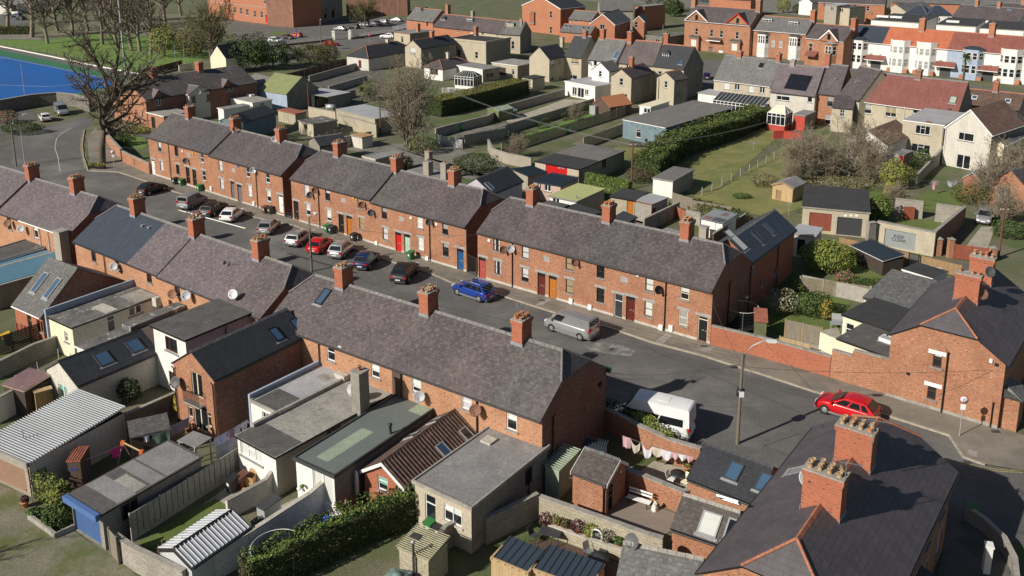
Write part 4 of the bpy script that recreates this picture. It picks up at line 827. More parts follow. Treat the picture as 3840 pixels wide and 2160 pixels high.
def wdish(label,px,z,r=.42,m='dish_grey',face=(-.2,-1,.4),pole=None):
 g=G(px,z);e=empty('satellite_dish',g,yawD,label,'dish');ax=Vector(face).normalized();b=MB()
 b.lathe((0,0,0),[(.001,-.1),(r*.5,-.07),(r*.85,-.02),(r,.02),(r,.035),(r*.84,-.005),(r*.5,-.055),(.001,-.085)],m,18,False,ax);b.build('reflector',e)
 b=MB();b.tube([ax*-.1,ax*-.25,V3(0,0,-1)*(pole or .5)-ax*.25],.03,'dark_grey',5);b.build('bracket',e);b=MB();lo=V3(0,0,-1);lo=(lo-ax*lo.dot(ax)).normalized();b.tube([lo*r*.95,ax*r+lo*r*.2],.016,'dark_grey',5);b.build('dish_arm',e);return e
wdish('pale grey dish fixed to the tall pebbledash chimney',T(9,945,985),3.9,.45,'dish_grey')
h=bd('extension','extension with a long flat green grey membrane roof and white patio doors','extension',T(13,410,322),T(13,780,492),T(9,1815,1178),2.8,gX)
h.win('f',T(13,672,590),1.75,2.05,'french','upvc','glass_dim','blind',bf=1,sill=None);h.flat('flat_green',{'*':'render_grey','f':'render_white','r':'render_dark'},fascia='dark_grey',kerb='dark_grey',patches=(('tin_sage',.3,.6,.08,.5),('tin_sage',.62,.98,.84,.99)))
h.flue(T(9,1325,1405),.09,.75)
for i,p in enumerate((T(13,470,575),T(13,500,550))):
 a_,z_=h.on('f',p);b=MB();b.lathe(h.fm('f',a_,-.25,z_),[(.001,-.18),(.13,-.1),(.16,0),(.001,.03)],('plastic_white','leaf_mid')[i],9);b.build('hanging_basket',h.e)
h=bd('extension','orange brick extension with a brown pantile roof and small roof windows','extension',T(13,1072,408),T(13,1462,572),T(9,2250,1355),2.45,gX)
h.win('f',T(13,1250,540),.8,1.15,'top','upvc','glass','green_curtain',bf=.6);h.win('f',T(13,1425,590),.6,1.9,'top','upvc','glass_dim',sill=None)
p=h.hit(T(13,1277,366),(0,-.15,0),(0,1,0));h.roof('gable',max(.9,p.z-h.z),'tile_brown','y',.18,.22,rv=.5,wall='brick_red',ridge='tile_brown',barge='upvc',gutter='upvc')
ribs(h,'tile_brown',.29,.05,0,oe=.18,ov=.2);h.skylight(T(13,1838,225),.6,.85,0,'plastic_grey','glass_sky');h.skylight(T(13,2062,75),.6,.85,0,'plastic_grey','glass');h.skylight(T(13,1530,92),.6,.85,1,'plastic_grey','glass');h.skylight(T(9,1750,1288),.6,.85,1,'plastic_grey','glass')
h=bd('extension','wide buff rendered extension with a grey concrete flat roof and white back door','extension',T(13,1560,545),T(13,2105,800),T(14,352,195),3.0,gX)
h.win('f',T(13,1712,812),.85,2.1,'top','upvc','glass',sill=None,name='door');h.win('f',T(13,1925,855),1.35,1.15,'twot','upvc','glass','blind',bf=.45,sill='concrete_pale');h.win('r',T(14,215,480),.8,1.1,'top','dark_grey');h.pipe('r',T(14,205,420),0)
h.flat('flat_grey',{'*':'render_buff','r':'render_dark'},fascia='concrete',kerb='concrete');h.rbox(T(13,2275,140),.8,.8,.14,'concrete_pale',name='roof_hatch')  # right wall's darker render puts its shade into the colour
gS='garages along the back lane'
h=bd('garage','garage with a silver corrugated roof and a tan roller door','garage',T(12,-165,160),T(12,288,360),T(12,1282,-102),2.5,gS)
h.win('f',T(12,90,480),h.L*.72,2.05,'garage',gl='roller_tan',sill=None);h.flat('tin',{'*':'render_grey','r':'render_pale'},th=.08,o=.1,fascia='tin',fall=.35);ribs(h,'tin',.2,.045,along='x');b=MB();b.box(-.1,h.L+.1,-.3,-.145,h.z-.12,h.z+.22,'concrete');b.build('lintel_beam',h.e);h.pipe('f',None,a=h.L-.1,m='timber_red')
h=bd('garage','long garage with a brown felt roof and a blue roller door','garage',T(12,680,668),T(12,985,855),T(12,1945,325),2.35,gS)
h.win('f',T(12,832,950),h.L-.3,2.1,'garage',gl='roller_blue',sill=None);h.flat('flat_felt','render_dark',th=.14,o=.12,fascia='fascia_black',fall=.1,patches=(('flat_grey',.0,1,.15,.33),('flat_stone',.3,.95,.33,.45),('flat_grey',0,1,.48,.62),('flat_grey',.0,1,.64,.99)))
b=MB();b.box(-.1,h.L+.06,-.45,-.145,h.z-.2,h.z+.2,'roller_blue');b.build('roller_box',h.e);h.win('r',T(12,1250,780),1.1,1.2,'two','dark_grey',sill=None,flush=True)
h=bd('shed','silver corrugated metal shed with a double pitched roof','shed',T(12,1540,1180),T(12,1848,1352),T(12,2435,985),1.95)
h.roof('gable',.55,'tin_new','y',.12,.05,wall='tin_new',ridge='fascia_black',gutter='fascia_black',barge='fascia_black');ribs(h,'tin_new',.26,.04,0,oe=.1);ribs(h,'tin_new',.26,.04,1,oe=.1)
h=bd('shed','dark timber shed with a reddish ridged roof and old number plates','shed',T(12,648,340),T(12,772,338),T(12,1030,212),2.0)
h.roof('mono',.15,'tin_rust','x',.06,.05,rv=.98,wall='timber_brown',ridge=None,gutter=None);ribs(h,'tin_rust',.16,.035,0,oe=.06)
for i,p in enumerate((T(12,712,412),T(12,850,405),T(12,960,350),T(12,860,505))):
 f='f' if i==0 else 'r';a_,z_=h.on(f,p);a_=min(max(a_,.3),h.flen(f)-.3);b=MB();b.box(a_-.26,a_+.26,-.02,-.004,z_-.06,z_+.06,'sign_blue',lambda q:h.fm(f,q.x,q.y,q.z));b.build('number_plate',h.e)
h=bd('shed','low lean-to with a grey slate roof among the washing','shed',T(12,1260,110),T(12,1640,25),T(12,1600,-95),1.9)
h.roof('mono',.25,'felt_tile','x',.08,.05,rv=.98,wall='timber_dark',ridge=None,gutter=None)
h=bd('shed','small yard shelter with a pale flat sheet roof beside the washing line','shed',T(12,1720,140),T(12,1890,205),T(12,2055,120),2.0)
h.flat('flat_grey',None,th=.06,o=.05,fascia='concrete');b=MB()
for x,y in((.05,.05),(h.L-.05,.05),(.05,h.D-.05),(h.L-.05,h.D-.05)):pb=MB();pb.box(x-.04,x+.04,y-.04,y+.04,0,h.z,'galv');pb.build('post',h.e)
h=bd('shed','block built shed with a ribbed buff sheet roof and a flue pipe','shed',T(13,1408,1178),T(13,1690,1295),T(13,1860,1105),2.0)
h.flat('tin_ribbed','block_buff',th=.05,o=.08,fascia='tin_ribbed',fall=.2);ribs(h,'tin_ribbed',.14,.03,along='x');h.rbox(T(13,1570,1062),.6,.4,.06,'flat_black',name='felt_patch');b=MB();b.tube([V3(h.L*.55,-.15,0),V3(h.L*.55,-.15,2.9)],.07,'dark_grey',8);b.lathe((h.L*.55,-.15,2.9),[(.1,0),(.14,.06),(.02,.14)],'galv',8);b.build('flue_pipe',h.e)
h=bd('lean_to','lean-to with a ribbed pink sheet roof beside the white walled extension','lean-to',T(8,35,945),T(8,235,1005),T(8,455,870),2.1)
h.flat('tin_ribbed','timber_dark',th=.04,o=.05,fascia='timber_pale',fall=.2);ribs(h,'linen_pink',.18,.035,along='y')
h=bd('shed','open fronted pale timber shed against the white yard wall','shed',T(8,335,1020),T(8,500,975),T(8,540,940),1.9)
h.flat('timber_pale',{'*':'timber_pale'},th=.05,o=.05,fascia='timber_pale',wallkw=dict(skip='f'))
fence('long concrete panel fence with posts beside the felt roofed garage',T(12,1280,1105),T(12,2330,430),1.85,'fence_conc',2.0,'panel','fence_conc')
wall('white topped wall dividing the near yards left of the hedge',[T(12,2050,1500),T(13,0,1262),T(13,560,885),T(13,800,730)],[1.75,1.75,1.75,2.2],'brick_white',.22,'concrete_pale')
wall('rubble and block wall along the back lane beside the silver shed',[T(12,1140,1260),T(12,1310,1385),T(12,1520,1500),T(12,1800,1640)],[1.5,1.5,1.6,1.6],'block_grey',.25,'concrete')
wall('white yard wall at the left edge behind the corrugated garage',[T(8,-60,1330),T(8,210,1180),T(8,460,1080)],1.9,'render_white',.2,'concrete')
wall('low dark wall with a rough top beside the corrugated garage',[T(12,290,560),T(12,640,380),T(12,1240,60),T(8,1700,1190)],1.5,'render_dark',.22,'concrete')
wall('cream stepped wall beside the white patio doors',[T(12,2200,900),T(13,130,690),T(13,262,600),T(13,440,500)],[1.3,1.3,2.0,2.0],'render_pale',.2,'concrete')
wall('dark block wall below the buff extension',[T(13,1600,1480),T(13,1700,1390),T(13,1860,1180),T(13,2090,1060)],1.5,'block_grey',.2,'concrete')
wall('grey wall under the open railing at the left edge',[T(8,-60,900),T(8,330,700),T(8,600,600)],1.4,'render_dark',.2,'concrete')
fence('dark lattice fence in the yard at the left edge',T(8,-60,660),T(8,480,470),1.6,'timber_dark',1.8,'slat','timber_dark')
fence('grey vertical board fence in the shaded yard of the brick extension',T(8,990,1090),T(8,1520,880),1.5,'timber_grey',1.8,'board')
fence('weathered grey board fence beside the blue roller door',T(12,1075,1240),T(12,1150,1330),1.8,'timber_grey',1.0,'board')
fence('small red timber railing on the deck at the left edge',T(8,170,440),T(8,330,500),1.0,'timber_red',1.5,'rail','timber_red')
fence('low timber rail beside the folded parasol',T(13,900,850),T(13,1075,930),1.0,'timber_brown',1.4,'rail','timber')
ground('lane',[T(12,-300,480),T(12,240,640),T(12,350,760),T(12,560,1050),T(12,720,1010),T(12,960,1190),T(12,1140,1270),T(12,1500,1600),T(12,-400,1700)],'gravel',.004)
ground('yard_paving',[T(12,1900,800),T(12,2330,480),T(13,130,690),T(12,2200,900),T(12,1900,1050)],'paving',.005)
ground('yard_lawn',[T(12,1340,1120),T(12,1830,830),T(12,2080,690),T(12,2220,780),T(12,1700,1080),T(12,1480,1190)],'lawn',.008)
ground('patio',[T(13,0,1120),T(13,270,760),T(13,470,660),T(13,800,720),T(13,560,870),T(13,100,1150)],'paving',.006)
# ================================================================ THE TWO CORNER HOUSES
def corner_house(label,A,yd,w,dep,z,rise,e1='j',mats=None,t=.5,k=1.5):
 xd=V3(yd.y,-yd.x);h=Bd('corner_house',label,'house',V3(A.x,A.y),V3(A.x,A.y)+xd*w,dep,z)
 return h
zG=5.3
Ag=G(T(14,1890,1412),zG);Cg=G(T(11,575,1350),zG);yg=(Cg-Ag);yg.z=0;yg.normalize();xg=V3(yg.y,-yg.x)
wG=(G(T(15,1895,402),zG)-Ag).dot(xg);dG=((G(T(15,1895,402),zG)-Ag).dot(yg)+(Cg-Ag).dot(yg))/2
h=corner_house('large slated corner house at the lower right with two broad stacks and clay ridge tiles',Ag,yg,wG,dG,zG,3);hG=h
p=h.hit(T(15,390,1105),(h.L/2,0,0),(1,0,0));riseG=min(3.6,max(2.6,p.z-zG))
h.win('f',[h.L*.3,3.9],.8,1.4,'sash','frame_brown',lint='plastic_white');h.win('f',[h.L*.7,1.4],.8,1.4,'sash','frame_brown',lint='plastic_white')
for yy in(.2,.45,.7,.9):h.win('r',[h.D*yy,3.9],1.0,1.4,'sash','upvc',lint='lintel');h.win('r',[h.D*yy,1.4],1.0,1.4,'sash','upvc',lint='lintel')
h.roof('gable',riseG,'slate_near','y',.3,.12,'j','j',1.6,.5,wall='brick',ridge='ridge_clay',edge='black',gutter='fascia_black')
for px_ in(T(15,640,720),T(15,945,240)):h.chimney(px_,.95,1.95,1.7,'brick_red',(2,4),drop=1.3,ph=.34,pm=('pot_buff','terracotta','pot_buff'))
h.skylight(T(15,378,420),.7,1.0,1,'lead','flat_grey',up=.03);c=h.hit(T(15,500,495),(0,0,riseG+zG+1.0),(0,0,1));h._dish(c,c+V3(.5,.2,-.4),.5,'dish_grey',(-.35,-1,.55))
h.aerial(h.hit(T(15,830,700),(h.L/2+1.0,0,0),(1,0,0)),2.0,.3);h.aerial(h.hit(T(15,1095,300),(h.L/2+1.0,0,0),(1,0,0)),2.2,.2)
b=MB();b.slab([(h.L+.01,1,2.9),(h.L+.01,h.D*.62,2.9),(h.L+1.7,h.D*.62,2.3),(h.L+1.7,1,2.3)][::-1],.1,'slate_black');b.build('porch_roof',h.e)
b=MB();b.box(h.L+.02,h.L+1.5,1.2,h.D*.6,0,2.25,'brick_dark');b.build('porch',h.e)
for i in range(4):
 pass
zK=5.25
Ak=G(T(11,1295,448),zK);Bk=G(T(11,2400,737),zK);xk=(Bk-Ak);xk.z=0;xk.normalize();yk=V3(-xk.y,xk.x)
hK=h=Bd('corner_house','slated brick corner house at the right edge with a dark downpipe on its sunny gable','house',V3(Ak.x,Ak.y),V3(Bk.x,Bk.y),13.0,zK)
h.win('f',T(11,1740,690),.62,1.3,'sash','frame_brown','glass','blind',bf=.35);h.win('f',T(11,1685,1000),.62,1.3,'sash','frame_brown','glass')
for w_ in h.e.children:
 pass
p=h.hit(T(11,1920,212),(h.L/2,0,0),(1,0,0));riseK=min(3.6,max(2.6,p.z-zK))
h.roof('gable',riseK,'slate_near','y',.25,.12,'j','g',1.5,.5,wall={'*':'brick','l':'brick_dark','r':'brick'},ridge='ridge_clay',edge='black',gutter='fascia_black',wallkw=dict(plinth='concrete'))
for(cx,cz)in((T(11,1740,625),0),(T(11,1698,935),0)):
 a_,z_=h.on('f',cx);z_=z_+(.0);b=MB();b.box(a_-.62,a_+.62,-.035,-.004,z_-.16,z_+.16,'plastic_white');b.build('lintel',h.e)
h.pipe('f',T(11,1820,850),r=.06);h.pipe('f',None,a=h.L-.45,z1=2.2)
h.chimney(T(11,2030,20),.85,1.75,1.75,'brick_red',(1,4),drop=1.3,pm=('terracotta','pot_buff'),ph=.36);h.chimney(T(7,2175,1160),.85,1.75,1.75,'brick_red',(1,4),drop=1.3,ph=.36)
c=h.hit(T(11,2182,62),(h.L/2+1.1,0,0),(1,0,0));h._dish(c,c+V3(-.3,.3,0),.42,'dish_rust',(.1,-1,.4));c=h.hit(T(7,2250,1235),(h.L/2+.9,0,0),(1,0,0));h._dish(c,c+V3(-.2,.3,0),.45,'dish_dark',(.1,-1,.4))
h.mbox('f',T(11,2260,700),.2,.3,.15,'plastic_white',name='floodlight');h.mbox('f',T(11,1458,828),.28,.24,.015,'black',name='vent');h.mbox('f',T(11,2313,742),.28,.24,.015,'black',name='vent')
b=MB();b.box(h.L+.02,h.L+1.15,.5,2.6,0,2.55,'brick');b.build('bay',h.e);b=MB()
b.slab([(h.L,.3,3.3),(h.L+.1,.3,2.6),(h.L+1.35,.3,2.6)],.05,'slate_grey');b.poly([(h.L+1.35,.3,2.6),(h.L+1.35,2.8,2.6),(h.L,2.2,3.35),(h.L,.9,3.35)],'slate_grey');b.poly([(h.L,.3,2.6),(h.L+1.35,.3,2.6),(h.L,.9,3.35)],'slate_grey');b.build('bay_roof',h.e)
kp=[T(10,1965,552),T(11,0,662),T(11,700,865),T(11,900,935),T(11,1285,1045)]
wall('long red brick boundary wall with stone coping beside the footpath',[T(10,1972,556),T(11,0,665),T(11,350,765),T(11,700,868)],1.85,'brick_red',.26,'concrete')
wall('taller stretch of red brick wall joining the corner house gable',[T(11,705,870),T(11,895,930),T(11,905,933),T(11,1288,1042)],[2.5,2.5,3.0,3.0],'brick',.26,'concrete')
h=bd('extension','flat black felt roof behind the right corner house','extension',T(11,830,268),T(11,1285,425),T(11,1462,218),2.6);h.win('f',[.7,1.1],.8,2.0,'top','upvc',sill=None,name='door');h.win('f',[1.7,1.4],.7,1.2,'pic','upvc');h.flat('flat_black','render_cream',fascia='black')
h=bd('extension','lower worn felt roof beside the tall brick wall','extension',T(11,782,500),T(11,1280,680),T(11,1300,420),2.5);h.flat('flat_felt','render_cream',fascia='black');h.skylight(T(11,1255,512),.9,.7,0,'plastic_white','flat_lightgrey',up=.3)
h=bd('extension','mono pitch slated extension with a yellow window band','extension',T(11,1035,88),T(11,1465,210),T(7,1640,1385),2.4);h.win('f',[h.L*.3,2.0],h.L*.5,.35,'multi','alarm_yellow','glass',sill=None);h.roof('mono',.9,'slate_grey','x',.2,.1,rv=.98,wall='render_white',ridge=None,edge='black')
h=bd('extension','white walled flat roof behind the mono pitch slated extension','extension',T(7,1405,1222),T(7,1690,1310),T(7,1790,1230),2.3);h.flat('flat_black','render_white',fascia='plastic_white',o=.1)
h=bd('shed','green timber shed with a red ribbed metal roof beside the trampoline','shed',T(11,-20,320),T(11,92,330),T(11,150,245),1.9);h.roof('mono',.35,'tin_rust','x',.12,.1,rv=.98,wall='timber_green',ridge=None,gutter=None)
zx=5.0;a1=G(T(6,2360,1132),zx);b1=G(T(7,362,820),zx);hh_=Bd('extension','two storey rear extension with new dark slates, a white sloping panel and three roof windows','extension',V3(a1.x,a1.y),V3(b1.x,b1.y),4.6,zx,None)
h=hh_;p=h.hit(T(7,170,632),(0,2.3,0),(0,1,0));rz_=max(1.6,min(3.0,p.z-zx))
h.win('f',T(6,2390,1190),.7,1.2,'sash','upvc');h.win('f',T(7,180,1240),.6,.9,'pic','upvc','glass_dim');h.win('f',T(7,45,1345),.6,.9,'pic','upvc','glass_dim')
h.roof('gable',rz_,'slate_blue','x',.2,.1,rv=.5,wall='brick_red',ridge='concrete',gutter='fascia_black')
for p in(T(7,110,815),T(7,10,905),T(6,2430,890)):h.skylight(p,.62,1.35,0,'dark_grey','glass_sky')
h.skylight(T(6,2215,925),1.0,2.5,0,'dark_grey','blind',up=.06);h.pipe('f',None,a=h.L*.6)
h=bd('extension','small pale flat roofed extension with a dark open doorway behind the new slated one','extension',T(7,335,868),T(7,555,905),T(7,620,822),2.5);h.win('f',T(7,420,1000),.8,1.9,'door','black','door_black',sill=None);h.win('f',T(7,345,960),.5,.6,'pic','upvc','blind',sill=None);h.flat('flat_lightgrey','render_pale',fascia='concrete')
fence('concrete post and panel fence behind the round bush',T(7,405,1420),T(7,1085,1520),1.55,'fence_tan',1.9,'slat','fence_conc')
wall('pale panel fence wall catching the sun above the shrub bed',[T(7,420,1400),T(7,780,1475),T(7,1070,1540)],1.5,'fence_conc',.12,None,'garden_wall','wall')
fence('pointed timber fence along the lane behind the lawn',T(7,790,1010),T(7,1450,1170),1.35,'timber',1.8,'board','timber')
fence('pointed timber fence right of the black garden gate',T(7,1555,1190),T(7,1960,1290),1.35,'timber',1.8,'board','timber')
fence('black metal garden gate in the pointed timber fence',T(7,1455,1180),T(7,1550,1200),1.5,'black',1.2,'rail','black','gate',cat='gate')
fence('board fence in the corner house yard with tall square posts',T(11,262,478),T(11,612,560),1.75,'timber_grey',1.7,'board','timber')
wall('short yellow rendered garden wall with two round ornaments',[T(11,600,585),T(11,720,640),T(11,900,700)],1.6,'render_cream',.2,'concrete')
fence('rough timber planter boards behind the brick boundary wall',T(11,215,560),T(11,500,640),.9,'timber_pale',1.6,'slat','timber_pale')
h=bd('shed','low black ribbed metal shed roof behind the round bush','shed',T(7,905,985),T(7,1215,1135),T(7,1262,1035),1.6);h.flat('tin_blue','timber_dark',th=.06,o=.08,fascia='plastic_white',fall=.35);ribs(h,'tin_blue',.2,.025,along='y')
ground('garden_lawn',[T(7,690,1400),T(7,1150,1420),T(7,1500,1260),T(7,1100,1080),T(7,800,1080)],'lawn',.005)
ground('garden_bed',[T(11,0,340),T(11,250,100),T(11,550,40),T(11,900,130),T(11,850,400),T(11,300,460)],'lawn',.005)
ground('yard_paving',[T(11,240,480),T(11,780,380),T(11,900,700),T(11,700,850),T(11,200,620)],'paving',.006)
h=bd('garage','pair of garages under one dark roof with a black roller door and red doors','garage',T(7,440,612),T(7,1082,672),T(7,1228,512),3.0)
h.win('f',T(7,607,752),2.5,2.15,'gate',gl='timber_red',sill=None);h.win('f',T(7,888,800),2.75,2.2,'garage',gl='roller_dark',sill=None);h.flat('flat_black','render_buff',fascia='concrete',fall=.55)
for i,x in enumerate((852,905,960)):h.mbox('f',T(7,x,692),.34,.22,.03,'plastic_white',name='notice')
def lane_wall(nm,lb,a,c,z,m='render_buff',d=.3,wins=(),cop='concrete'):
 h=bd(nm,lb,'wall',a,c,d,z)
 for w_ in wins:h.win(*w_[0],**w_[1])
 h.walls(m);b=MB();b.box(-.04,h.L+.04,-.04,h.D+.04,h.z,h.z+.08,cop);b.build('coping',h.e);return h
hr=lane_wall('roller_door_wall','stained roofless garage front with a grey roller door painted KEEP CLEAR',T(7,1160,752),T(7,1722,862),2.75,wins=[(('f',T(7,1375,925),3.35,2.0,'garage','black','roller_grey'),dict(sill=None))])
def text(s_,loc,rot,size,m,parent=None,name='lettering',ext=.004,font=None):
 c=bpy.data.curves.new(name,'FONT');c.body=s_;c.size=size;c.align_x='CENTER';c.align_y='CENTER';c.extrude=ext;c.space_line=.8
 t=bpy.data.objects.new(name,c);C.objects.link(t);bpy.context.view_layer.update()
 dg=bpy.context.evaluated_depsgraph_get();me=bpy.data.meshes.new_from_object(t.evaluated_get(dg));bpy.data.objects.remove(t);o=bpy.data.objects.new(name,me);C.objects.link(o);me.materials.clear();me.materials.append(MT[m])
 o.location=loc;o.rotation_euler=rot
 if parent:o.parent=parent
 return o
a_,z_=hr.on('f',T(7,1365,915));text("KEEP\nCLEAR",(a_,.085,z_),(R(90),0,0),.52,'dark_grey',hr.e)
h=lane_wall('garden_wall','dark recessed wall between the garages',T(7,1085,770),T(7,1155,762),2.8,'render_dark')
fr0=G(T(7,1700,1070));wall('sloping brick side wall of the roofless garage',[G(T(7,1692,1070)),G(T(7,1985,780))],[2.7,2.3],'brick_dark',.3,'concrete')
wall('grey block back wall of the roofless garage right of its doorway',[G(T(7,1712,745)),G(T(7,1985,785))],2.2,'block_grey',.25,'concrete');wall('grey block back wall of the roofless garage left of its doorway',[G(T(7,1320,690)),G(T(7,1590,722))],2.2,'block_grey',.25,'concrete')
h=bd('red_board','weathered red boards leaning in the roofless garage','board',T(7,1425,615),T(7,1525,620),.08,1.5);h.walls('timber_red')
ground('ruin_grass',[T(7,1330,740),T(7,1600,720),T(7,1970,790),T(7,1720,1000),T(7,1300,900)],'lawn',.005)
for nm,lb,p,hh2 in(('gate_pillar','brick gate pillar with a pointed cap left of the maroon gate',T(7,1855,1095),2.1),('gate_pillar','short brick gate pillar beside the roofless garage',T(7,1740,1075),1.9),('gate_pillar','brick gate pillar right of the maroon gate',T(7,2262,1130),1.5)):
 g=G(p);e=empty(nm,g,0,lb,'pillar','brick gate pillars');b=MB();b.box(-.28,.28,-.28,.28,0,hh2,'brick');b.build('pillar_body',e);b=MB();b.box(-.34,.34,-.34,.34,hh2,hh2+.08,'concrete');b.slab([(-.34,-.34,hh2+.08),(.34,-.34,hh2+.08),(0,0,hh2+.3)],.01,'concrete');b.slab([(.34,-.34,hh2+.08),(.34,.34,hh2+.08),(0,0,hh2+.3)],.01,'concrete');b.build('pillar_cap',e)
fence('maroon boarded double gate between brick pillars',T(7,1900,1110),T(7,2215,1150),1.7,'timber_red',1.6,'board','timber_red','gate',cat='gate')
ground('driveway',[T(7,1960,1060),T(7,2160,800),T(7,2300,800),T(7,2200,1080)],'paving',.006)
ground('lane',[T(7,500,870),T(7,800,960),T(7,1700,1110),T(7,2200,1180),T(7,2100,1300),T(7,1500,1190),T(7,700,960)],'asphalt_old',.004)
# ================================================================ YARD BETWEEN THE END HOUSE AND THE LOWER CORNER HOUSE
wall('brick yard wall with ivy behind the white camper van',[T(10,905,1340),T(14,1250,185),T(14,1560,335),T(14,1865,430)],1.7,'brick',.28,'concrete')
wall('brick dividing wall behind the white bench',[T(14,1000,560),T(14,1290,660),T(14,1690,830),T(14,1790,800)],1.5,'brick',.3,'concrete')
wall('block yard wall with a mossy coping below the decking',[T(14,320,930),T(14,880,1130),T(14,1330,1300),T(14,1500,1350)],1.85,'block_buff',.25,'concrete')
wall('low pale block retaining wall of the gravel planting bed',[T(14,370,1030),T(14,800,1190),T(14,1190,1320)],.7,'block_buff',.2,'concrete_pale')
ground('gravel_bed',[T(14,330,935),T(14,880,1130),T(14,1330,1300),T(14,1190,1320),T(14,800,1190),T(14,370,1030)],'paving',.55)
wall('rough dark wall along the passage left of the planted yard',[T(14,-200,1130),T(14,60,1000),T(14,300,880)],1.7,'block_grey',.22,'concrete')
ground('decking',[T(14,490,830),T(14,690,700),T(14,1030,640),T(14,1690,860),T(14,1590,1010),T(14,1420,1100)],'decking',.02)
ground('patio',[T(14,1300,430),T(14,1420,330),T(14,1800,420),T(14,1790,620),T(14,1560,560)],'paving',.006)
ground('yard_brick',[T(14,200,1100),T(14,420,1080),T(14,1190,1340),T(14,1100,1500),T(14,400,1300)],'timber_brown',.008)
h=bd('outhouse','small brick outhouse with a mossy slate roof and a round wall clock','outhouse',T(14,640,432),T(14,962,552),T(14,1150,352),2.35)
h.win('r',[.75,1.0],.8,1.9,'door','upvc','glass_dim',sill=None);p=h.hit(T(14,1062,365),(h.L,0,0),(1,0,0));h.roof('gable',.75,'slate_brown','x',.12,.1,rv=.62,wall='brick',ridge='felt_tile',barge='upvc',gutter='fascia_black');h.pipe('f',None,a=h.L-.12)
a_,z_=h.on('r',T(14,1100,435));b=MB();b.lathe(h.fm('r',a_,0,z_),[(.18,-.02),(.18,.03),(.15,.03)],'black',14,False,(1,0,0));b.lathe(h.fm('r',a_,-.015,z_),[(.001,.0),(.15,.0)],'sign_white',14,False,(1,0,0));b.build('clock',h.e)
h=bd('shed','sage green metal shed with a ribbed roof beside the outhouse','shed',T(14,372,380),T(14,505,430),T(14,705,255),2.1);h.flat('tin_sage','tin_sage',th=.06,o=.05,fascia='tin_sage',fall=.1);ribs(h,'tin_sage',.22,.04,along='x')
h=bd('shed','little lilac walled store with a dark corrugated roof','shed',T(14,735,200),T(14,935,245),T(14,965,190),1.9);h.flat('tin_blue','render_lilac_and_shade',th=.05,o=.05,fascia='teal_sheet',fall=.2);ribs(h,'tin_blue',.15,.03,along='y')
h=bd('extension','black slated extension with two roof windows beside the washing line','extension',T(14,1757,495),T(14,2400,745),T(14,2576,400),2.35)
p=h.hit(T(14,1930,205),(0,0,0),(1,0,0));h.win('l',[h.D*.3,1.1],.8,1.9,'door','upvc','glass',sill=None);h.roof('gable',max(1.1,min(1.9,p.z-h.z)),'slate_black','x',.15,.1,rv=.6,wall='brick',ridge='slate_black',edge='black');h.skylight(T(14,2195,435),.72,1.15,0);h.skylight(T(14,2490,545),.72,1.15,0);h.skylight(T(14,2330,270),.9,.5,1,'steel','blind_tan')
h=bd('extension','brown slated extension with one large roof window beside the decking','extension',T(14,1600,978),T(14,2140,1160),T(14,2330,880),2.3)
p=h.hit(T(14,1800,655),(0,0,0),(1,0,0));h.roof('gable',max(1.0,min(1.8,p.z-h.z)),'slate_brown','x',.12,.1,rv=.62,wall='brick',ridge='concrete',edge='black');h.skylight(T(14,1960,945),.95,1.25,0,'plastic_grey','blind');h.skylight(T(14,2180,1010),.6,1.25,0,'plastic_grey','glass');h.skylight(T(14,2145,715),1.0,.8,1,'steel','flat_lightgrey')
h=bd('extension','grey slated extension roof in the foreground below the satellite dish','extension',T(14,1075,1470),T(14,1840,1640),T(14,1960,1320),2.2)
p=h.hit(T(14,1310,1060),(.3,0,0),(1,0,0));h.roof('gable',max(1.0,min(1.9,p.z-h.z)),'slate_grey','x',.12,.1,rv=.6,wall='brick',ridge='concrete',edge='black',gutter='fascia_black')
wdish('dark grey dish on a timber post above the grey slate extension',T(14,1208,1110),3.4,.46,'dish_dark',(-.25,-1,.55),2.0)
for lb,A_,B_,C_ in(('timber framed store with a dark ribbed roof, left of a wider one',T(14,-150,1290),T(14,205,1440),T(14,338,1222)),('timber framed store with a wide dark ribbed roof, nearest the planted yard',T(14,245,1400),T(14,790,1600),T(14,955,1370))):
 h=bd('store_shed',lb,'shed',A_,B_,C_,1.7);h.flat('tin_blue','timber_pale',th=.12,o=.04,fascia='timber_pale',fall=.15,kerb='timber_pale')
 ribs(h,'black',.38,.016,along='y')
wall('low curved garden wall in the shade of the lower corner house',[T(15,2000,890),T(15,2180,1010),T(15,2370,1200),T(15,2470,1400),T(15,2490,1600)],.9,'render_dark',.2,'concrete',name='garden_wall')
g=G(T(15,2180,1420));h=Bd('gate_pillar','white rendered pillar in the shaded front garden','pillar',g,g+V3(.35,-.1),.35,1.7);h.walls('render_white');b=MB();b.box(-.05,h.L+.05,-.05,h.D+.05,1.7,1.78,'plastic_white');b.build('pillar_cap',h.e)
ground('garden_paving',[T(15,1850,950),T(15,2010,900),T(15,2370,1200),T(15,2460,1443),T(15,1700,1600)],'yard_dark',.006)
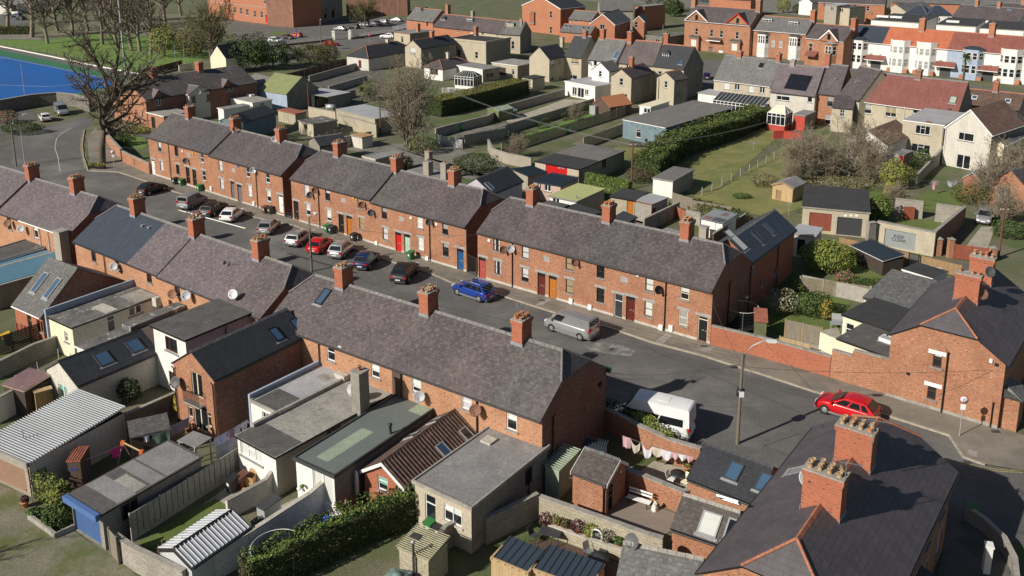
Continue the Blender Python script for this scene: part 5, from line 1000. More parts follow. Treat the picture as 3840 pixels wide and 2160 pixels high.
# ================================================================ BEHIND THE FAR TERRACE: sheds, gardens and the next houses
def gb(lb,a,b,c,z,apex,rm,wm,wins=(),cat='house',name='house',group=None,do=(),rise=None,**k):
 """gable towards us, ridge going away"""
 h=Bd(name,lb,cat,a,b,c,z,group)
 for w_ in wins:h.win(*w_[0],**w_[1])
 p=h.hit(apex,(0,0,0),(0,1,0))if apex else None
 rise=rise or max(.5,min(h.L*.75,p.z-h.z));kw=dict(ridge='ridge_grey',oe=.15,ov=.12);kw.update(k)
 h.roof('gable',rise,rm,'y',wall=wm,**kw)
 for f in do:f(h)
 return h
def rb_(lb,a,b,c,z,rise,rm,wm,wins=(),cat='house',name='house',group=None,do=(),rpx=None,**k):
 """ridge across the view; rpx is a photograph point on the right end of the ridge"""
 h=Bd(name,lb,cat,a,b,c,z,group)
 for w_ in wins:h.win(*w_[0],**w_[1])
 if rpx:
  p=h.hit(rpx,(0,h.D/2,0),(0,1,0));rise=max(.6,min(h.D*.6,p.z-h.z))
 kw=dict(ridge='ridge_grey',oe=.2,ov=.06);kw.update(k);h.roof('gable',rise,rm,'x',wall=wm,**kw)
 for f in do:f(h)
 return h
def fb(lb,a,b,c,z,rm,wm,wins=(),cat='extension',name='extension',group=None,do=(),**k):
 h=Bd(name,lb,cat,a,b,c,z,group)
 for w_ in wins:h.win(*w_[0],**w_[1])
 h.flat(rm,wm,**k)
 for f in do:f(h)
 return h
def w(px,ww=1.0,hh_=1.3,st='two',fr='upvc',gl='glass',bl=None,f='f',**k):
 k.setdefault('sill','sill');ww*=1.12;hh_*=1.1 if st not in('door','french','garage','gate')else 1;return((f,px,ww,hh_,st,fr,gl,bl),k)
gY='sheds behind the far terrace'
fb('white walled extension with a lime green felt roof marked in squares',T(6,415,508),T(6,672,562),T(6,940,440),2.55,'flat_yellow',{'*':'render_grey','f':'render_white'},[w(T(6,475,560),.9,.9)],fascia='grey',o=.15,do=[lambda h:h.flue(T(6,675,528),.06,.4,'grey')])
h=fb('pink walled shed with a dark blue ribbed roof and white windows',T(6,262,366),T(6,520,412),T(6,705,332),2.3,'tin_blue','render_pink',[w(T(6,312,410),.6,.8),w(T(6,395,425),.9,.8)],'shed','shed',gY,th=.06,fascia='tin_blue');ribs(h,'tin_blue',.3,.05,along='y')
h=fb('small grey shed with a dark blue ribbed roof beside the red garage doors',T(6,60,250),T(6,205,312),T(6,325,254),2.2,'tin_blue','render_grey',[],'shed','shed',gY,th=.06,fascia='tin_blue');ribs(h,'tin_blue',.3,.05,along='y')
rb_('dark slated rear extension with one roof window behind the middle block',T(5,2300,478),T(6,150,352),4.6,3.1,1.5,'slate_black','render_lilac_and_shade',[],'extension','extension',do=[lambda h:h.skylight(T(5,2280,405),.6,1.1,0,'steel','glass_sky')],gutter='fascia_black')
fb('grey flat roofed extension with three concrete stacks behind the middle block',T(5,1500,262),T(5,1880,370),T(5,1960,320),2.9,'flat_grey','render_grey',[],fascia='concrete')
g0=hC[0].rz
for lb,px,tp,ww in(('farther short concrete stack behind the middle block',T(5,1695,160),T(5,1695,68),.8),('square concrete stack with a red pot, left of a similar one',T(5,1690,300),T(5,1690,165),.95),('square concrete stack with a red pot, right of a similar one',T(5,1855,345),T(5,1855,182),.9)):
 g=G(px,3.0);r_=ray(tp);zt=HC+r_.z*math.hypot(g.x,g.y)/math.hypot(r_.x,r_.y);stack('chimney_stack',lb,V3(g.x,g.y),ww,ww,max(zt,4.2),'render_grey',g0,1)
fb('brown block shed with a black felt roof and an orange door',T(6,1005,514),T(6,1237,552),T(6,1362,476),2.4,'flat_black','block_buff',[w(T(6,1192,605),.8,1.9,'door','timber_red','door_orange',sill=None)],'shed','shed',gY,fascia='black')
fb('grey block shed with a pale flat roof and a dark red side door',T(6,1237,550),T(6,1400,588),T(6,1525,518),2.4,'flat_lightgrey','block_grey',[w(T(6,1422,690),.8,1.9,'door','timber_red','door_maroon',f='r',sill=None)],'shed','shed',gY,fascia='timber_red',th=.12)
fb('white fronted shed with a grey sheet roof at the end of the tall hedge',T(6,1415,334),T(6,1605,366),T(6,1812,258),2.3,'flat_streak',{'*':'block_grey','f':'render_white'},[],'shed','shed',gY,fascia='concrete')
h=fb('large garage with patched black and grey felt roof and red doors',T(6,275,172),T(6,697,250),T(6,1050,58),2.5,'flat_streak',{'*':'render_grey','f':'render_buff'},[w(T(6,480,245),3.2,1.9,'gate','door_red','door_red',sill=None),w(T(6,940,190),1.0,1.0,'pic','black','glass',f='r')],'garage','garage',fascia='black',patches=(('flat_black',-.01,1.01,-.02,.42),))
a_,z_=h.on('f',T(6,520,232));b=MB();random.seed(5);pts=[h.fm('f',a_-.45+i*.06,.07,z_+.16*math.sin(i*2.1)+.05*math.sin(i*5))for i in range(18)];b.tube(pts,.022,'sign_white',4);b.build('graffiti',h.e)
h=fb('little white shed with a bowed rusty corrugated roof and pale door',T(6,1880,722),T(6,2085,768),T(6,2195,692),2.1,'tin','render_white',[w(T(6,2045,835),.75,1.75,'door','upvc','door_white',sill=None)],'shed','shed',gY,th=.06,fall=.2,patches=(('tin_rust',.02,.4,0,.3),('black',.45,1,0,.35),('tin_rust',.5,.8,.6,.9)));ribs(h,'tin',.22,.035,along='y')
g=G(T(6,1900,945));stack('chimney_stack','short rendered stump of a stack beside the little white shed',V3(g.x,g.y),.9,.8,1.9,'render_grey',g0,0)
gb('golden timber shed with a grey felt roof in the dry garden',T(7,150,388),T(7,345,428),T(7,440,368),2.0,T(7,255,378),'flat_grey','timber_pale',[w(T(7,205,500),.7,1.5,'gate','timber','timber',sill=None)],'shed','shed',rise=.55,ridge=None,gutter=None,barge='timber')
fb('low dark flat roof of a yard store behind the nearest block',T(6,560,620),T(6,800,700),T(6,890,660),2.6,'flat_black','render_grey',[],fascia='black')
fb('grey flat roof close behind the ridge of the nearest block',T(6,1490,850),T(6,1670,900),T(6,1680,860),2.8,'flat_grey','render_grey',[],fascia='concrete')
h=fb('dark slated lean-to roof behind the second stack of the nearest block',T(6,1040,720),T(6,1160,775),T(6,1220,745),3.2,'slate_black','render_dark',[],fascia='black',fall=.5)
fb('pale rendered low extension behind the first stack of the nearest block',T(6,340,590),T(6,520,630),T(6,510,580),2.8,'flat_felt','render_blue',[],fascia='black')
wall('rendered dividing wall running back from the nearest block',[T(6,1320,860),T(6,1660,690)],1.7,'render_dark',.2,'concrete');wall('block wall at the lane end of the sheds',[T(6,1730,760),T(6,1870,790)],1.6,'block_grey',.2,'concrete');wall('long dark timber topped wall beside the little white shed',[T(6,1990,990),T(6,2300,790)],1.5,'timber_brown',.15,'concrete')
fence('tall grey board fence beside the white fronted shed',T(6,1600,590),T(6,1790,650),1.7,'timber_grey',1.6,'board');fence('grey board fence behind the brambles',T(6,1790,650),T(6,2170,720),1.5,'timber_grey',1.8,'board');fence('rusty red sheet metal gate by the board fence',T(6,1570,680),T(6,1725,760),1.5,'tin_rust',1.0,'board','tin_rust','gate',bw=.9,cat='gate')
fence('green painted board fence panel behind the sheds',T(6,930,590),T(6,1005,600),1.7,'door_green',1.2,'board','timber_green')
fence('wire fence on concrete posts across the dry lawn',T(6,1885,500),T(3,235,1443+55),1.1,'wire_pale',3.0,'wire','fence_conc',pw=.09)
ground('garden_lawn',[T(6,1790,480),T(6,2060,430),T(2,2700,1250),T(2,2640,1090),T(2,2300,1250),T(6,1500,300),T(6,1600,420)],'lawn_dry',.005)
ground('garden_grass',[T(6,1800,500),T(6,2060,440),T(3,260,1400),T(3,700,1300),T(7,500,400),T(7,430,620),T(7,100,720),T(6,2200,620),T(6,1850,560)],'lawn_dry',.006)
ground('garden_grass',[T(6,1040,200),T(6,1040,30),T(2,1300,1430),T(2,1420,1400),T(6,1300,130),T(6,1180,240)],'lawn_dry',.005)
ground('garden_grass',[T(7,430,620),T(7,600,400),T(7,1150,420),T(7,1250,560),T(7,420,700)],'lawn',.007)
h=fb('long blue grey block building with a sloping streaked felt roof',T(2,1125,1160),T(2,1530,1240),T(2,2035,1040),3.1,'flat_streak','render_teal',[w(T(2,1272,1290),.95,1.25,'top','upvc'),w(T(2,1725,1240),.8,1.6,'pic','black','glass',f='r',sill=None),w(T(2,1990,1110),.8,1.2,'pic','black','glass',f='r',sill=None)],'building','outbuilding',fascia='plastic_white',th=.12,o=.08,fall=.5,do=[lambda h:h.pipe('r',None,a=.1,m='upvc')])
for i in range(5):h.mbox('f',[h.L*(.22+.14*i),2.75-.1*(i%2)],.12,.12,.08,'black',name='vent')
fb('white flat roofed cabin behind the blue grey building',T(2,1285,1025),T(2,1390,1040),T(2,1575,985),2.6,'render_cream','render_white',[w(T(2,1355,1070),1.2,.8)],fascia='plastic_white')
fb('pale gable end wall with a round mark behind the blue grey building',T(2,1850,900),T(2,2040,925),T(2,2060,880),2.9,'flat_lightgrey','render_white',[],fascia='concrete')
def P_(l):return[T(*p)for p in l]
wall('rendered garden wall left of the green shed',P_([(1,1760,1330),(1,1900,1290),(1,2260,1200),(2,0,1090),(2,560,930)]),1.5,'render_grey',.22,'concrete')
wall('long rendered wall dividing the yard from the green lawn',P_([(1,2040,1400),(1,2420,1330),(2,0,1290),(2,840,1030)]),1.55,'render_grey',.22,'concrete')
fence('concrete panel fence right of the green lawn',T(2,-50,1490),T(2,1200,1090),1.7,'fence_tan',2.6,'slat','fence_conc');fence('concrete panel fence beside the blue grey building',T(2,740,1430),T(2,1120,1290),1.7,'fence_tan',2.4,'slat','fence_conc')
wall('old concrete lane wall behind the middle sheds',P_([(1,2270,1443),(5,2310,140),(6,0,190),(6,240,240)]),1.6,'render_grey',.25,'concrete')
fence('pale slatted double gate between lane pillars',T(1,1762,1380),T(1,2020,1440),1.5,'galv',1.6,'slat','concrete','gate',cat='gate')
ground('garden_lawn',P_([(2,-60,1470),(2,850,1160),(2,840,1080),(2,200,1290),(1,2300,1443)]),'lawn_bright',.005);ground('garden_path',P_([(2,740,1400),(2,1120,1240),(2,1115,1180),(2,600,1400)]),'dirt',.005)
ground('yard_paving',P_([(2,0,1160),(2,560,960),(2,830,970),(2,0,1250)]),'paving',.006);ground('yard_paving',P_([(1,1900,1300),(1,2300,1210),(1,2500,1180),(1,2040,1380)]),'yard',.006)
ground('lane',P_([(5,430,-60),(1,900,1300),(1,1300,1400),(5,1700,-40),(5,2300,150),(6,200,300),(6,900,700),(6,1800,900),(6,300,500)]),'yard',.003)
h=gb('small green timber shed against the garden wall',T(1,2262,1052),T(1,2370,1074),T(1,2490,1042),1.9,None,'tin_sage','timber_green',[],'shed','shed',rise=.4,ridge=None,gutter=None)
gb('brown shed with a pink striped roof beside the lawn',T(2,838,998),T(2,1000,1036),T(2,1145,988),1.9,T(2,945,945),'terracotta','timber_brown',[],'shed','shed',ridge=None,gutter=None)
gN='houses of the street behind'
rb_('white end house of the slate roofed row behind the hedge',T(2,790,568),T(2,1060,597),8.2,6.3,None,'slate_grey','render_white',[w(T(2,855,610),.8,1.0,'pic')],rpx=T(2,1110,385),ridge='ridge_clay',group=gN,do=[lambda h:h.skylight(T(2,1060,530),.8,1.8,0,'steel','skyglass'),lambda h:h.chimney(T(2,930,345),1.0,1.0,1.9,pots=(1,3)),lambda h:h.chimney(T(2,1195,350),1.0,1.0,1.9,pots=(1,3)),lambda h:h.dish('f',T(2,810,605),.4)])
rb_('middle house of the slate roofed row with a purple roof',T(2,1060,597),T(2,1418,630),8.2,6.2,None,'slate_warm','render_buff',[w(T(2,1175,650),.9,1.0)],rpx=T(2,1510,410),ridge='ridge_clay',group=gN,do=[lambda h:h.chimney(T(2,1545,385),1.0,1.0,1.9,pots=(1,3))])
def dormer(h,px,ww,hh_,rm,fr='upvc',gl='glass',bl=None,st='two',hip=True,out=.0):
 o,n=h.rplane(0);c=h.hit(px,o,n);z0=c.z-hh_/2;sl=n.y/-n.z if False else-n.y/n.z
 y0=c.y-out;b=MB();x0,x1=c.x-ww/2,c.x+ww/2;dep=hh_/max(.3,sl)+.8
 b.poly([(x0,y0,z0),(x1,y0,z0),(x1,y0,z0+hh_),(x0,y0,z0+hh_)],fr);b.poly([(x1,y0,z0),(x1,y0+dep,z0+dep*sl),(x1,y0+dep,z0+hh_),(x1,y0,z0+hh_)],rm);b.poly([(x0,y0+dep,z0+dep*sl),(x0,y0,z0),(x0,y0,z0+hh_),(x0,y0+dep,z0+hh_)],rm)
 d=b.build('dormer',h.e);rb=MB();z1=z0+hh_;e=.12
 if hip:
  rb.poly([(x0-e,y0-e,z1),(x1+e,y0-e,z1),(c.x,y0+.6,z1+.55)],rm);rb.poly([(x1+e,y0-e,z1),(x1+e,y0+dep+.6,z1),(c.x,y0+dep+.6,z1+.55),(c.x,y0+.6,z1+.55)],rm);rb.poly([(x0-e,y0+dep+.6,z1),(x0-e,y0-e,z1),(c.x,y0+.6,z1+.55),(c.x,y0+dep+.6,z1+.55)],rm)
 else:rb.slab([(x0-e,y0-e,z1+.1),(x1+e,y0-e,z1+.1),(x1+e,y0+dep,z1+.12),(x0-e,y0+dep,z1+.12)],.14,rm,fr)
 rb.build('dormer_roof',d);wb=MB();t=.09;wb.poly([(x0+t,y0-.02,z0+t),(x1-t,y0-.02,z0+t),(x1-t,y0-.02,z1-t),(x0+t,y0-.02,z1-t)],bl or gl);wb.build('window',d)
 fb_=MB()
 for i in range(1,3):x=x0+ww*i/3;fb_.box(x-.03,x+.03,y0-.05,y0-.021,z0+t,z1-t,fr)
 fb_.box(x0+t,x1-t,y0-.05,y0-.021,z1-.5,z1-.44,fr);fb_.build('frame',d)
 return d
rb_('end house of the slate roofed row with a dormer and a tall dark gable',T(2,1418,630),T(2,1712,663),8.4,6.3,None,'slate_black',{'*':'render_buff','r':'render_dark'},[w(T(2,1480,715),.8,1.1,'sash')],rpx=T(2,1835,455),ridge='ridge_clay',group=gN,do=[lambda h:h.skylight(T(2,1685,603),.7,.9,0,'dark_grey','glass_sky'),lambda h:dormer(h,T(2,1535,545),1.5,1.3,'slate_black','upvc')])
gb('white gabled rear wing with one small window',T(2,825,670),T(2,990,692),4.0,5.2,T(2,935,610),'slate_grey','render_white',[w(T(2,903,712),.7,1.1,'sash')],'extension','extension',ridge=None)
fb('white flat roofed garden room with a row of glazed doors',T(2,565,792),T(2,855,845),T(2,985,782),2.8,'flat_lightgrey','render_white',[w(T(2,655,880),1.1,1.5),w(T(2,715,895),1.6,2.0,'french',sill=None),w(T(2,772,890),.9,1.0)],fascia='plastic_white',kerb='plastic_white')
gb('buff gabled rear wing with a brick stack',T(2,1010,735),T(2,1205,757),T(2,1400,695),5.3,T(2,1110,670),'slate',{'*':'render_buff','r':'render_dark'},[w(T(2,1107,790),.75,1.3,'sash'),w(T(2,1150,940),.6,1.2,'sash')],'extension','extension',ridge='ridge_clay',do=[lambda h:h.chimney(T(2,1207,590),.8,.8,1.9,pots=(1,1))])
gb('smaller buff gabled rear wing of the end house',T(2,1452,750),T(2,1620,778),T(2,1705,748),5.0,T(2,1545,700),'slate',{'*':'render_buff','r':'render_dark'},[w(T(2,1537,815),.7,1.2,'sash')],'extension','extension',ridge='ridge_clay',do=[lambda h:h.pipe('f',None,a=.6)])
rb_('buff rendered house with a black slate roof',T(2,560,535),T(2,722,553),8.0,5.4,None,'slate_black',{'*':'render_buff','r':'render_buff'},[w(T(2,660,590),1.9,1.1,'twor',bl='blind_tan',bf=.7),w(T(2,645,745),1.8,.9,'twor')],rpx=T(2,870,362),group=gN,do=[lambda h:h.chimney(T(2,760,320),.9,.9,1.2,pots=(1,2))])
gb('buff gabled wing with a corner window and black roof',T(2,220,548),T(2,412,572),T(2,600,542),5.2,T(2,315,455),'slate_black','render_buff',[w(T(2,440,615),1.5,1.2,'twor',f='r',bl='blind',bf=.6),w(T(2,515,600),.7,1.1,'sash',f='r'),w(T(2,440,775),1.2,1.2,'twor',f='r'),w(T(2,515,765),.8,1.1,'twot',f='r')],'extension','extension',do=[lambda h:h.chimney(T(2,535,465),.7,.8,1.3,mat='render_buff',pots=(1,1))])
fb('small rendered store with a dark flat roof beside the hedge',T(2,150,748),T(2,250,765),T(2,340,740),2.6,'flat_black','render_buff',[w(T(2,178,800),.8,1.0)],fascia='black')
def conserv(lb,a,b,c,z,rise,base=.6,kind='lean',roofm='glass_dim',basem='render_white'):
 h=Bd('conservatory',lb,'conservatory',a,b,c,z,None);n=max(3,round(h.L/.75));m=max(2,round(h.D/.9));pb=MB();pb.box(0,h.L,0,h.D,0,base,basem);pb.build('dwarf_wall',h.e)
 gl=MB();gl.poly([(0,0,base),(h.L,0,base),(h.L,0,z),(0,0,z)],'glass');gl.poly([(h.L,0,base),(h.L,h.D,base),(h.L,h.D,z),(h.L,0,z)],'glass');gl.poly([(0,h.D,base),(0,0,base),(0,0,z),(0,h.D,z)],'glass');gl.build('glazing',h.e)
 rg=MB();fr=MB()
 for i in range(n+1):
  x=h.L*i/n;fr.box(x-.045,x+.045,-.04,.03,base,z,'upvc');rg_=(V3(x,0,z),V3(x,h.D,z+rise))if kind=='lean' else(V3(x,0,z),V3(h.L*(.25+.5*i/n),h.D*.5,z+rise));fr.tube([rg_[0]+V3(0,0,.05),rg_[1]+V3(0,0,.05)],.04,'upvc',4)
 for j in range(m+1):y=h.D*j/m;fr.box(h.L-.03,h.L+.04,y-.045,y+.045,base,z,'upvc');fr.box(-.04,.03,y-.045,y+.045,base,z,'upvc')
 for zz in(base,z-.5,z):fr.box(-.05,h.L+.05,-.05,.03,zz,zz+.08,'upvc');fr.box(h.L-.03,h.L+.05,.03,h.D,zz,zz+.08,'upvc');fr.box(-.05,.03,.03,h.D,zz,zz+.08,'upvc')
 if kind=='lean':rg.slab([(0,0,z+.03),(h.L,0,z+.03),(h.L,h.D,z+rise+.03),(0,h.D,z+rise+.03)],.03,roofm)
 else:
  A_,B_=(h.L*.25,h.D*.5,z+rise),(h.L*.75,h.D*.5,z+rise);z3=z+.03
  rg.poly([(0,0,z3),(h.L,0,z3),B_,A_],roofm);rg.poly([(h.L,0,z3),(h.L,h.D,z3),B_],roofm);rg.poly([(h.L,h.D,z3),(0,h.D,z3),A_,B_],roofm);rg.poly([(0,h.D,z3),(0,0,z3),A_],roofm)
  for p,q in(((h.L,0,z),B_),((h.L,h.D,z),B_),((h.L,h.D*.5,z),B_),((0,0,z),A_),((0,h.D*.5,z),A_),(A_,B_)):fr.tube([V3(*p)+V3(0,0,.05),V3(*q)+V3(0,0,.05)],.045,'upvc',4)
 rg.build('glass_roof',h.e);fr.build('frame',h.e);return h
conserv('long white framed lean-to conservatory with a dark glass roof',T(2,1992,968),T(2,2482,1030),3.4,2.5,1.1)
conserv('white hipped conservatory on a deck beside the clipped hedge',T(1,1945,735),T(1,2125,752),3.6,2.6,1.1,kind='hip')
conserv('white conservatory with a cream roof on a red plinth',T(3,100,1088),T(3,270,1110),3.4,3.0,1.1,base=1.0,kind='hip',roofm='render_cream',basem='render_red')
fb('red rendered outhouse beside the cream roofed conservatory',T(3,350,1110),T(3,462,1125),T(3,540,1080),2.6,'flat_grey',{'*':'render_red','r':'render_dark'},[],'outhouse','outhouse',fascia='concrete')
wall('red rendered yard wall with steps below the conservatory',P_([(3,150,1340),(3,250,1335),(3,430,1350)]),1.2,'render_red',.3,'render_red')
rb_('grey slated house above the long lean-to conservatory',T(2,2005,762),T(3,128,830),8.0,5.3,None,'slate_grey','render_buff',[w(T(2,2125,828),.95,1.15,bl='curtain',bf=1),w(T(2,2225,838),.95,1.15),w(T(2,2363,858),.95,1.15,bl='curtain',bf=1),w(T(2,2468,868),.95,1.15)],rpx=T(3,235,590),group=gN,gutter='plastic_white',do=[lambda h:h.skylight(T(2,2460,632),.8,1.0,0,'dark_grey','glass'),lambda h:h.chimney(T(2,2255,505),.9,.9,1.0,pots=(1,2)),lambda h:h.chimney(T(3,205,600),.8,.9,1.3,pots=(1,2))])
h=rb_('slated house carrying a square of black solar panels',T(3,128,875),T(3,558,922),8.0,5.2,None,'slate_pale','render_pale',[w(T(3,250,938),2.2,1.1,'twor',bl='blind',bf=.4),w(T(3,507,962),.8,.9,'pic')],rpx=T(3,640,655),group=gN,gutter='black',do=[lambda h:h.chimney(T(3,345,590),.8,.8,.9,mat='render_grey',pots=(1,1))])
o_,n_=h.rplane(0);q=[h.hit(p,o_+n_*.1,n_)for p in P_([(3,255,853),(3,465,880),(3,535,735),(3,325,710)])];
for k_ in(0,1):
 f0,f1=k_*.5+.005,k_*.5+.495;b=MB();b.slab([q[0].lerp(q[3],f0),q[1].lerp(q[2],f0),q[1].lerp(q[2],f1),q[0].lerp(q[3],f1)],.04,'solar','steel',-n_);b.build('solar_panel',h.e)
rb_('slated house with an orange brick rear wall and tall windows',T(3,560,890),T(3,790,915),8.4,5.6,None,'slate','brick',[w(T(3,702,978),.9,1.7,'sash','grey','glass','blind_grey',bf=.5),w(T(3,683,1160),.9,1.7,'sash','upvc','glass','blind_grey',bf=.5)],rpx=T(3,905,640),group=gN,do=[lambda h:h.rbox(T(3,757,760),.4,.7,.1,'lead'),lambda h:h.chimney(T(3,685,545),.9,1.1,1.9,pots=(1,3))])
rb_('slated house with a long catslide roof over a buff wing',T(3,790,915),T(3,988,965),8.4,5.6,None,'slate','render_buff',[],rpx=T(3,1105,660),group=gN,do=[lambda h:h.rbox(T(3,965,790),.5,.8,.1,'lead')])
h=Bd('extension','buff rear wing under the catslide slate roof','extension',T(3,722,1032),T(3,922,1050),3.6,4.3,None);h.win('f',T(3,820,1092),.8,1.2,'four');h.roof('mono',1.5,'slate','x',.15,.05,rv=.98,wall={'*':'render_buff','r':'render_dark'},ridge=None)
rb_('long house with a plum red roof and buff walls, left half',T(3,985,968),T(3,1440,1028),8.2,5.3,None,'tile_plum','render_buff',[w(T(3,1070,1052),1.1,1.5,'top','upvc','glass','blind_grey',bf=.6),w(T(3,1290,1082),1.7,1.5,'multi','upvc','glass','blind_tan',bf=.6)],rpx=T(3,1560,748),group=gN,gutter='plastic_white',do=[lambda h:h.chimney(T(3,1562,715),.9,1.0,1.3,mat='brick_dark',pots=(1,2)),lambda h:h.pipe('f',None,a=h.L-.2,m='upvc')])
rb_('long house with a plum red roof and one pale roof window, right half',T(3,1440,1028),T(3,1937,1090),8.2,5.3,None,'tile_plum',{'*':'render_buff','r':'render_dark'},[w(T(3,1555,1072),1.6,.9,'multi')],rpx=T(3,2035,795),group=gN,gutter='plastic_white',do=[lambda h:h.skylight(T(3,1890,965),.9,1.2,0,'dark_grey','tin_sage'),lambda h:h.rbox(T(3,1860,1055),.5,.4,.1,'dark_grey')])
Z5=lambda x,y:((3300+x*.24840)/KS,(400+y*.24840)/KS)
fb('buff two storey wing with a grey blue flat roof and two triple windows',Z5(350,212),Z5(968,294),Z5(1185,95),5.4,'flat_lightgrey','render_buff',[w(Z5(645,352),1.95,1.25,'three'),w(Z5(612,632),2.5,1.25,'three')],fascia='plastic_white',o=.1,do=[lambda h:h.pipe('f',None,a=h.L-.15,m='upvc'),lambda h:h.mbox('f',Z5(365,498),.3,.22,.15,'alarm_yellow',name='alarm_box')],patches=(('tin_rust',.52,.68,.03,.12),))
gb('white rendered gabled house with patio doors and a brown ribbed roof',Z5(992,305),Z5(1690,425),Z5(1875,215),5.8,Z5(1350,42),'tile_brown',{'*':'render_pale','r':'render_dark'},[w(Z5(1300,447),2.0,1.25,'twor','upvc','glass','blind',bf=.2),w(Z5(1255,835),1.8,2.1,'french','upvc','glass',sill=None)],group=gN,barge='upvc',ridge=None,gutter='upvc',do=[lambda h:ribs(h,'tile_brown',.42,.05,0,oe=.15),lambda h:h.pipe('f',None,a=.15,m='upvc')])
rb_('brown tiled house with two roof windows behind the white gabled house',T(3,1980,1000),T(3,2530,1060),8,4.6,None,'tile_brown','render_grey',[],rpx=T(3,2560,910),ridge='ridge_clay',group=gN,do=[lambda h:h.skylight(T(3,2098,940),.7,.9,0,'plastic_white','glass_sky'),lambda h:h.skylight(T(3,2420,975),.7,.9,0,'plastic_white','glass_sky'),lambda h:h.chimney(T(3,2300,890),.8,1.0,1.8,pots=(1,3))])
gb('small white gabled dormer wing with blue shade behind the white house',T(3,2395,1160),T(3,2495,1175),4.5,4.4,T(3,2450,1100),'tile_brown','render_white',[w(T(3,2418,1215),.6,1.0,'pic')],'extension','extension',barge='upvc',ridge=None)
gb('low outbuilding with a white edged gable and brown tiled roof',T(3,870,1348),T(3,1255,1412),T(3,1395,1280),2.9,T(3,1065,1262),'tile_brown','render_white',[w(T(3,1020,1420),2.2,1.2,'multi')],'outbuilding','outbuilding',barge='concrete_pale',ridge=None,gutter='concrete',do=[lambda h:ribs(h,'tile_brown',.4,.05,0,oe=.15)])
gb('brick bungalow with a gabled porch half hidden by bare branches',Z5(1665,1135),Z5(2250,1270),9.0,2.9,Z5(1975,962),'slate','brick',[w(Z5(1880,1310),1.4,1.3,'two')],group=gN,ridge='ridge_grey')
gb('tiny brick shed with a grey felt roof by the washing',Z5(1265,1070),Z5(1525,1115),Z5(1590,1022),2.2,Z5(1410,1008),'flat_lightgrey','brick_red',[],'shed','shed',ridge=None,gutter=None)
fb('open rendered outhouse with a red door below the buff wing',Z5(215,715),Z5(360,740),Z5(440,670),2.3,'flat_grey','render_grey',[w(Z5(330,830),.6,1.7,'door','door_red','door_red',sill=None)],'outhouse','outhouse',fascia='concrete')
wall('stepped rendered wall between the buff wing and the white house',[Z5(540,1200),Z5(760,960),Z5(985,800)],[1.6,1.6,2.6],'render_grey',.25,'concrete')
rb_('cream walled house with a slate roof at the right edge',T(3,2385,1400),T(3,2700,1250),7,4.2,2.4,'slate_grey','render_cream',[],group=gN,gutter='plastic_white')
ground('garden_lawn',[Z5(560,1400),Z5(700,1270),Z5(1240,1270),Z5(1270,1440),Z5(1150,1560),Z5(700,1560)],'lawn',.006)
ground('driveway',P_([(3,1000,1443),(3,1800,1400),(7,1300,300),(7,900,200)]),'yard_dark',.004)
# ================================================================ LEFT AND TOP: the houses farther off
gL='low buildings behind the farthest block'
h=Bd('semi_detached_house','orange brick house with gablet windows beside the big bare tree','house',T(0,1085,882),T(0,1405,962),T(0,2325,765),5.0)
h.win('f',T(0,1200,1110),.9,1.3,'two','grey','glass');h.win('f',T(0,1345,1160),.9,1.4,'top','upvc','glass','sign_blue',bf=.2);h.win('r',T(0,1530,985),1.0,1.3,'two');h.win('r',T(0,2215,850),1.6,1.3,'three');h.pipe('f',T(0,1245,1000))
p=h.hit(T(0,1480,705),(h.L/2,0,0),(1,0,0));h.roof('gable',2.6,'slate_worn','y',.2,.1,'j','g',1.8,.5,wall={'*':'brick_dark','f':'brick'},ridge='ridge_grey')
h.chimney(T(0,1478,670),1.0,1.3,1.6,pots=(2,4));h.chimney(T(0,1920,600),1.0,1.3,1.6,pots=(2,4))
for px in(T(0,1530,890),T(0,2195,770)):
 a_,_=h.on('r',px);gbm=MB();z=h.z
 gbm.poly([(h.L+.02,a_-1.1,z-.1),(h.L+.02,a_+1.1,z-.1),(h.L+.02,a_,z+1.3)],'brick_dark');gbm.slab([(h.L+.2,a_-1.3,z-.15),(h.L+.2,a_,z+1.45),(h.L-1.9,a_,z+1.45),(h.L-.2,a_-1.3,z-.15)][::-1],.08,'slate_pale');gbm.slab([(h.L+.2,a_,z+1.45),(h.L+.2,a_+1.3,z-.15),(h.L-.2,a_+1.3,z-.15),(h.L-1.9,a_,z+1.45)][::-1],.08,'slate_pale');gbm.build('gablet',h.e)
h=Bd('extension','cream two storey annex with a grey roof and wall dish','extension',T(0,1648,888),T(0,1825,912),T(0,2082,872),4.9);h.win('r',T(0,1870,955),.9,1.3,'top','dark_grey');h.win('r',T(0,2010,945),.9,1.3,'top','dark_grey');p=h.hit(T(0,1905,838),(h.L,0,0),(1,0,0));h.roof('gable',max(.8,min(2,p.z-h.z)),'slate_pale','x',.15,.1,rv=.45,wall={'*':'render_pale','r':'render_pale'},ridge='ridge_grey',gutter='plastic_white');h.skylight(T(0,1712,822),.6,1.1,0,'lead','glass_sky');h.dish('r',T(0,1898,885),.45,'dish_grey',(.6,-1,.4),.6)
fb('low brick porch with a flat roof below the cream annex',T(0,1422,1090),T(0,1582,1130),T(0,1790,1078),2.6,'flat_stone','brick',[w(T(0,1482,1185),1.1,1.9,'two','dark_grey',sill=None)],group=gL,fascia='upvc')
fb('white flat roofed shed with a rooflight box behind the brick house',T(0,2180,942),T(0,2440,1000),T(0,2600,962),2.7,'flat_stone','render_white',[w(T(1,85,1020),.9,.9,f='r')],group=gL,fascia='upvc',do=[lambda h:h.rbox(T(0,2420,925),1.6,.9,.3,'plastic_white',name='rooflight')])
fb('white walled lean-to with a grey flat roof in the shade',T(0,2105,1048),T(0,2160,1062),T(0,2368,1012),2.5,'flat_grey','render_white',[],group=gL,fascia='upvc')
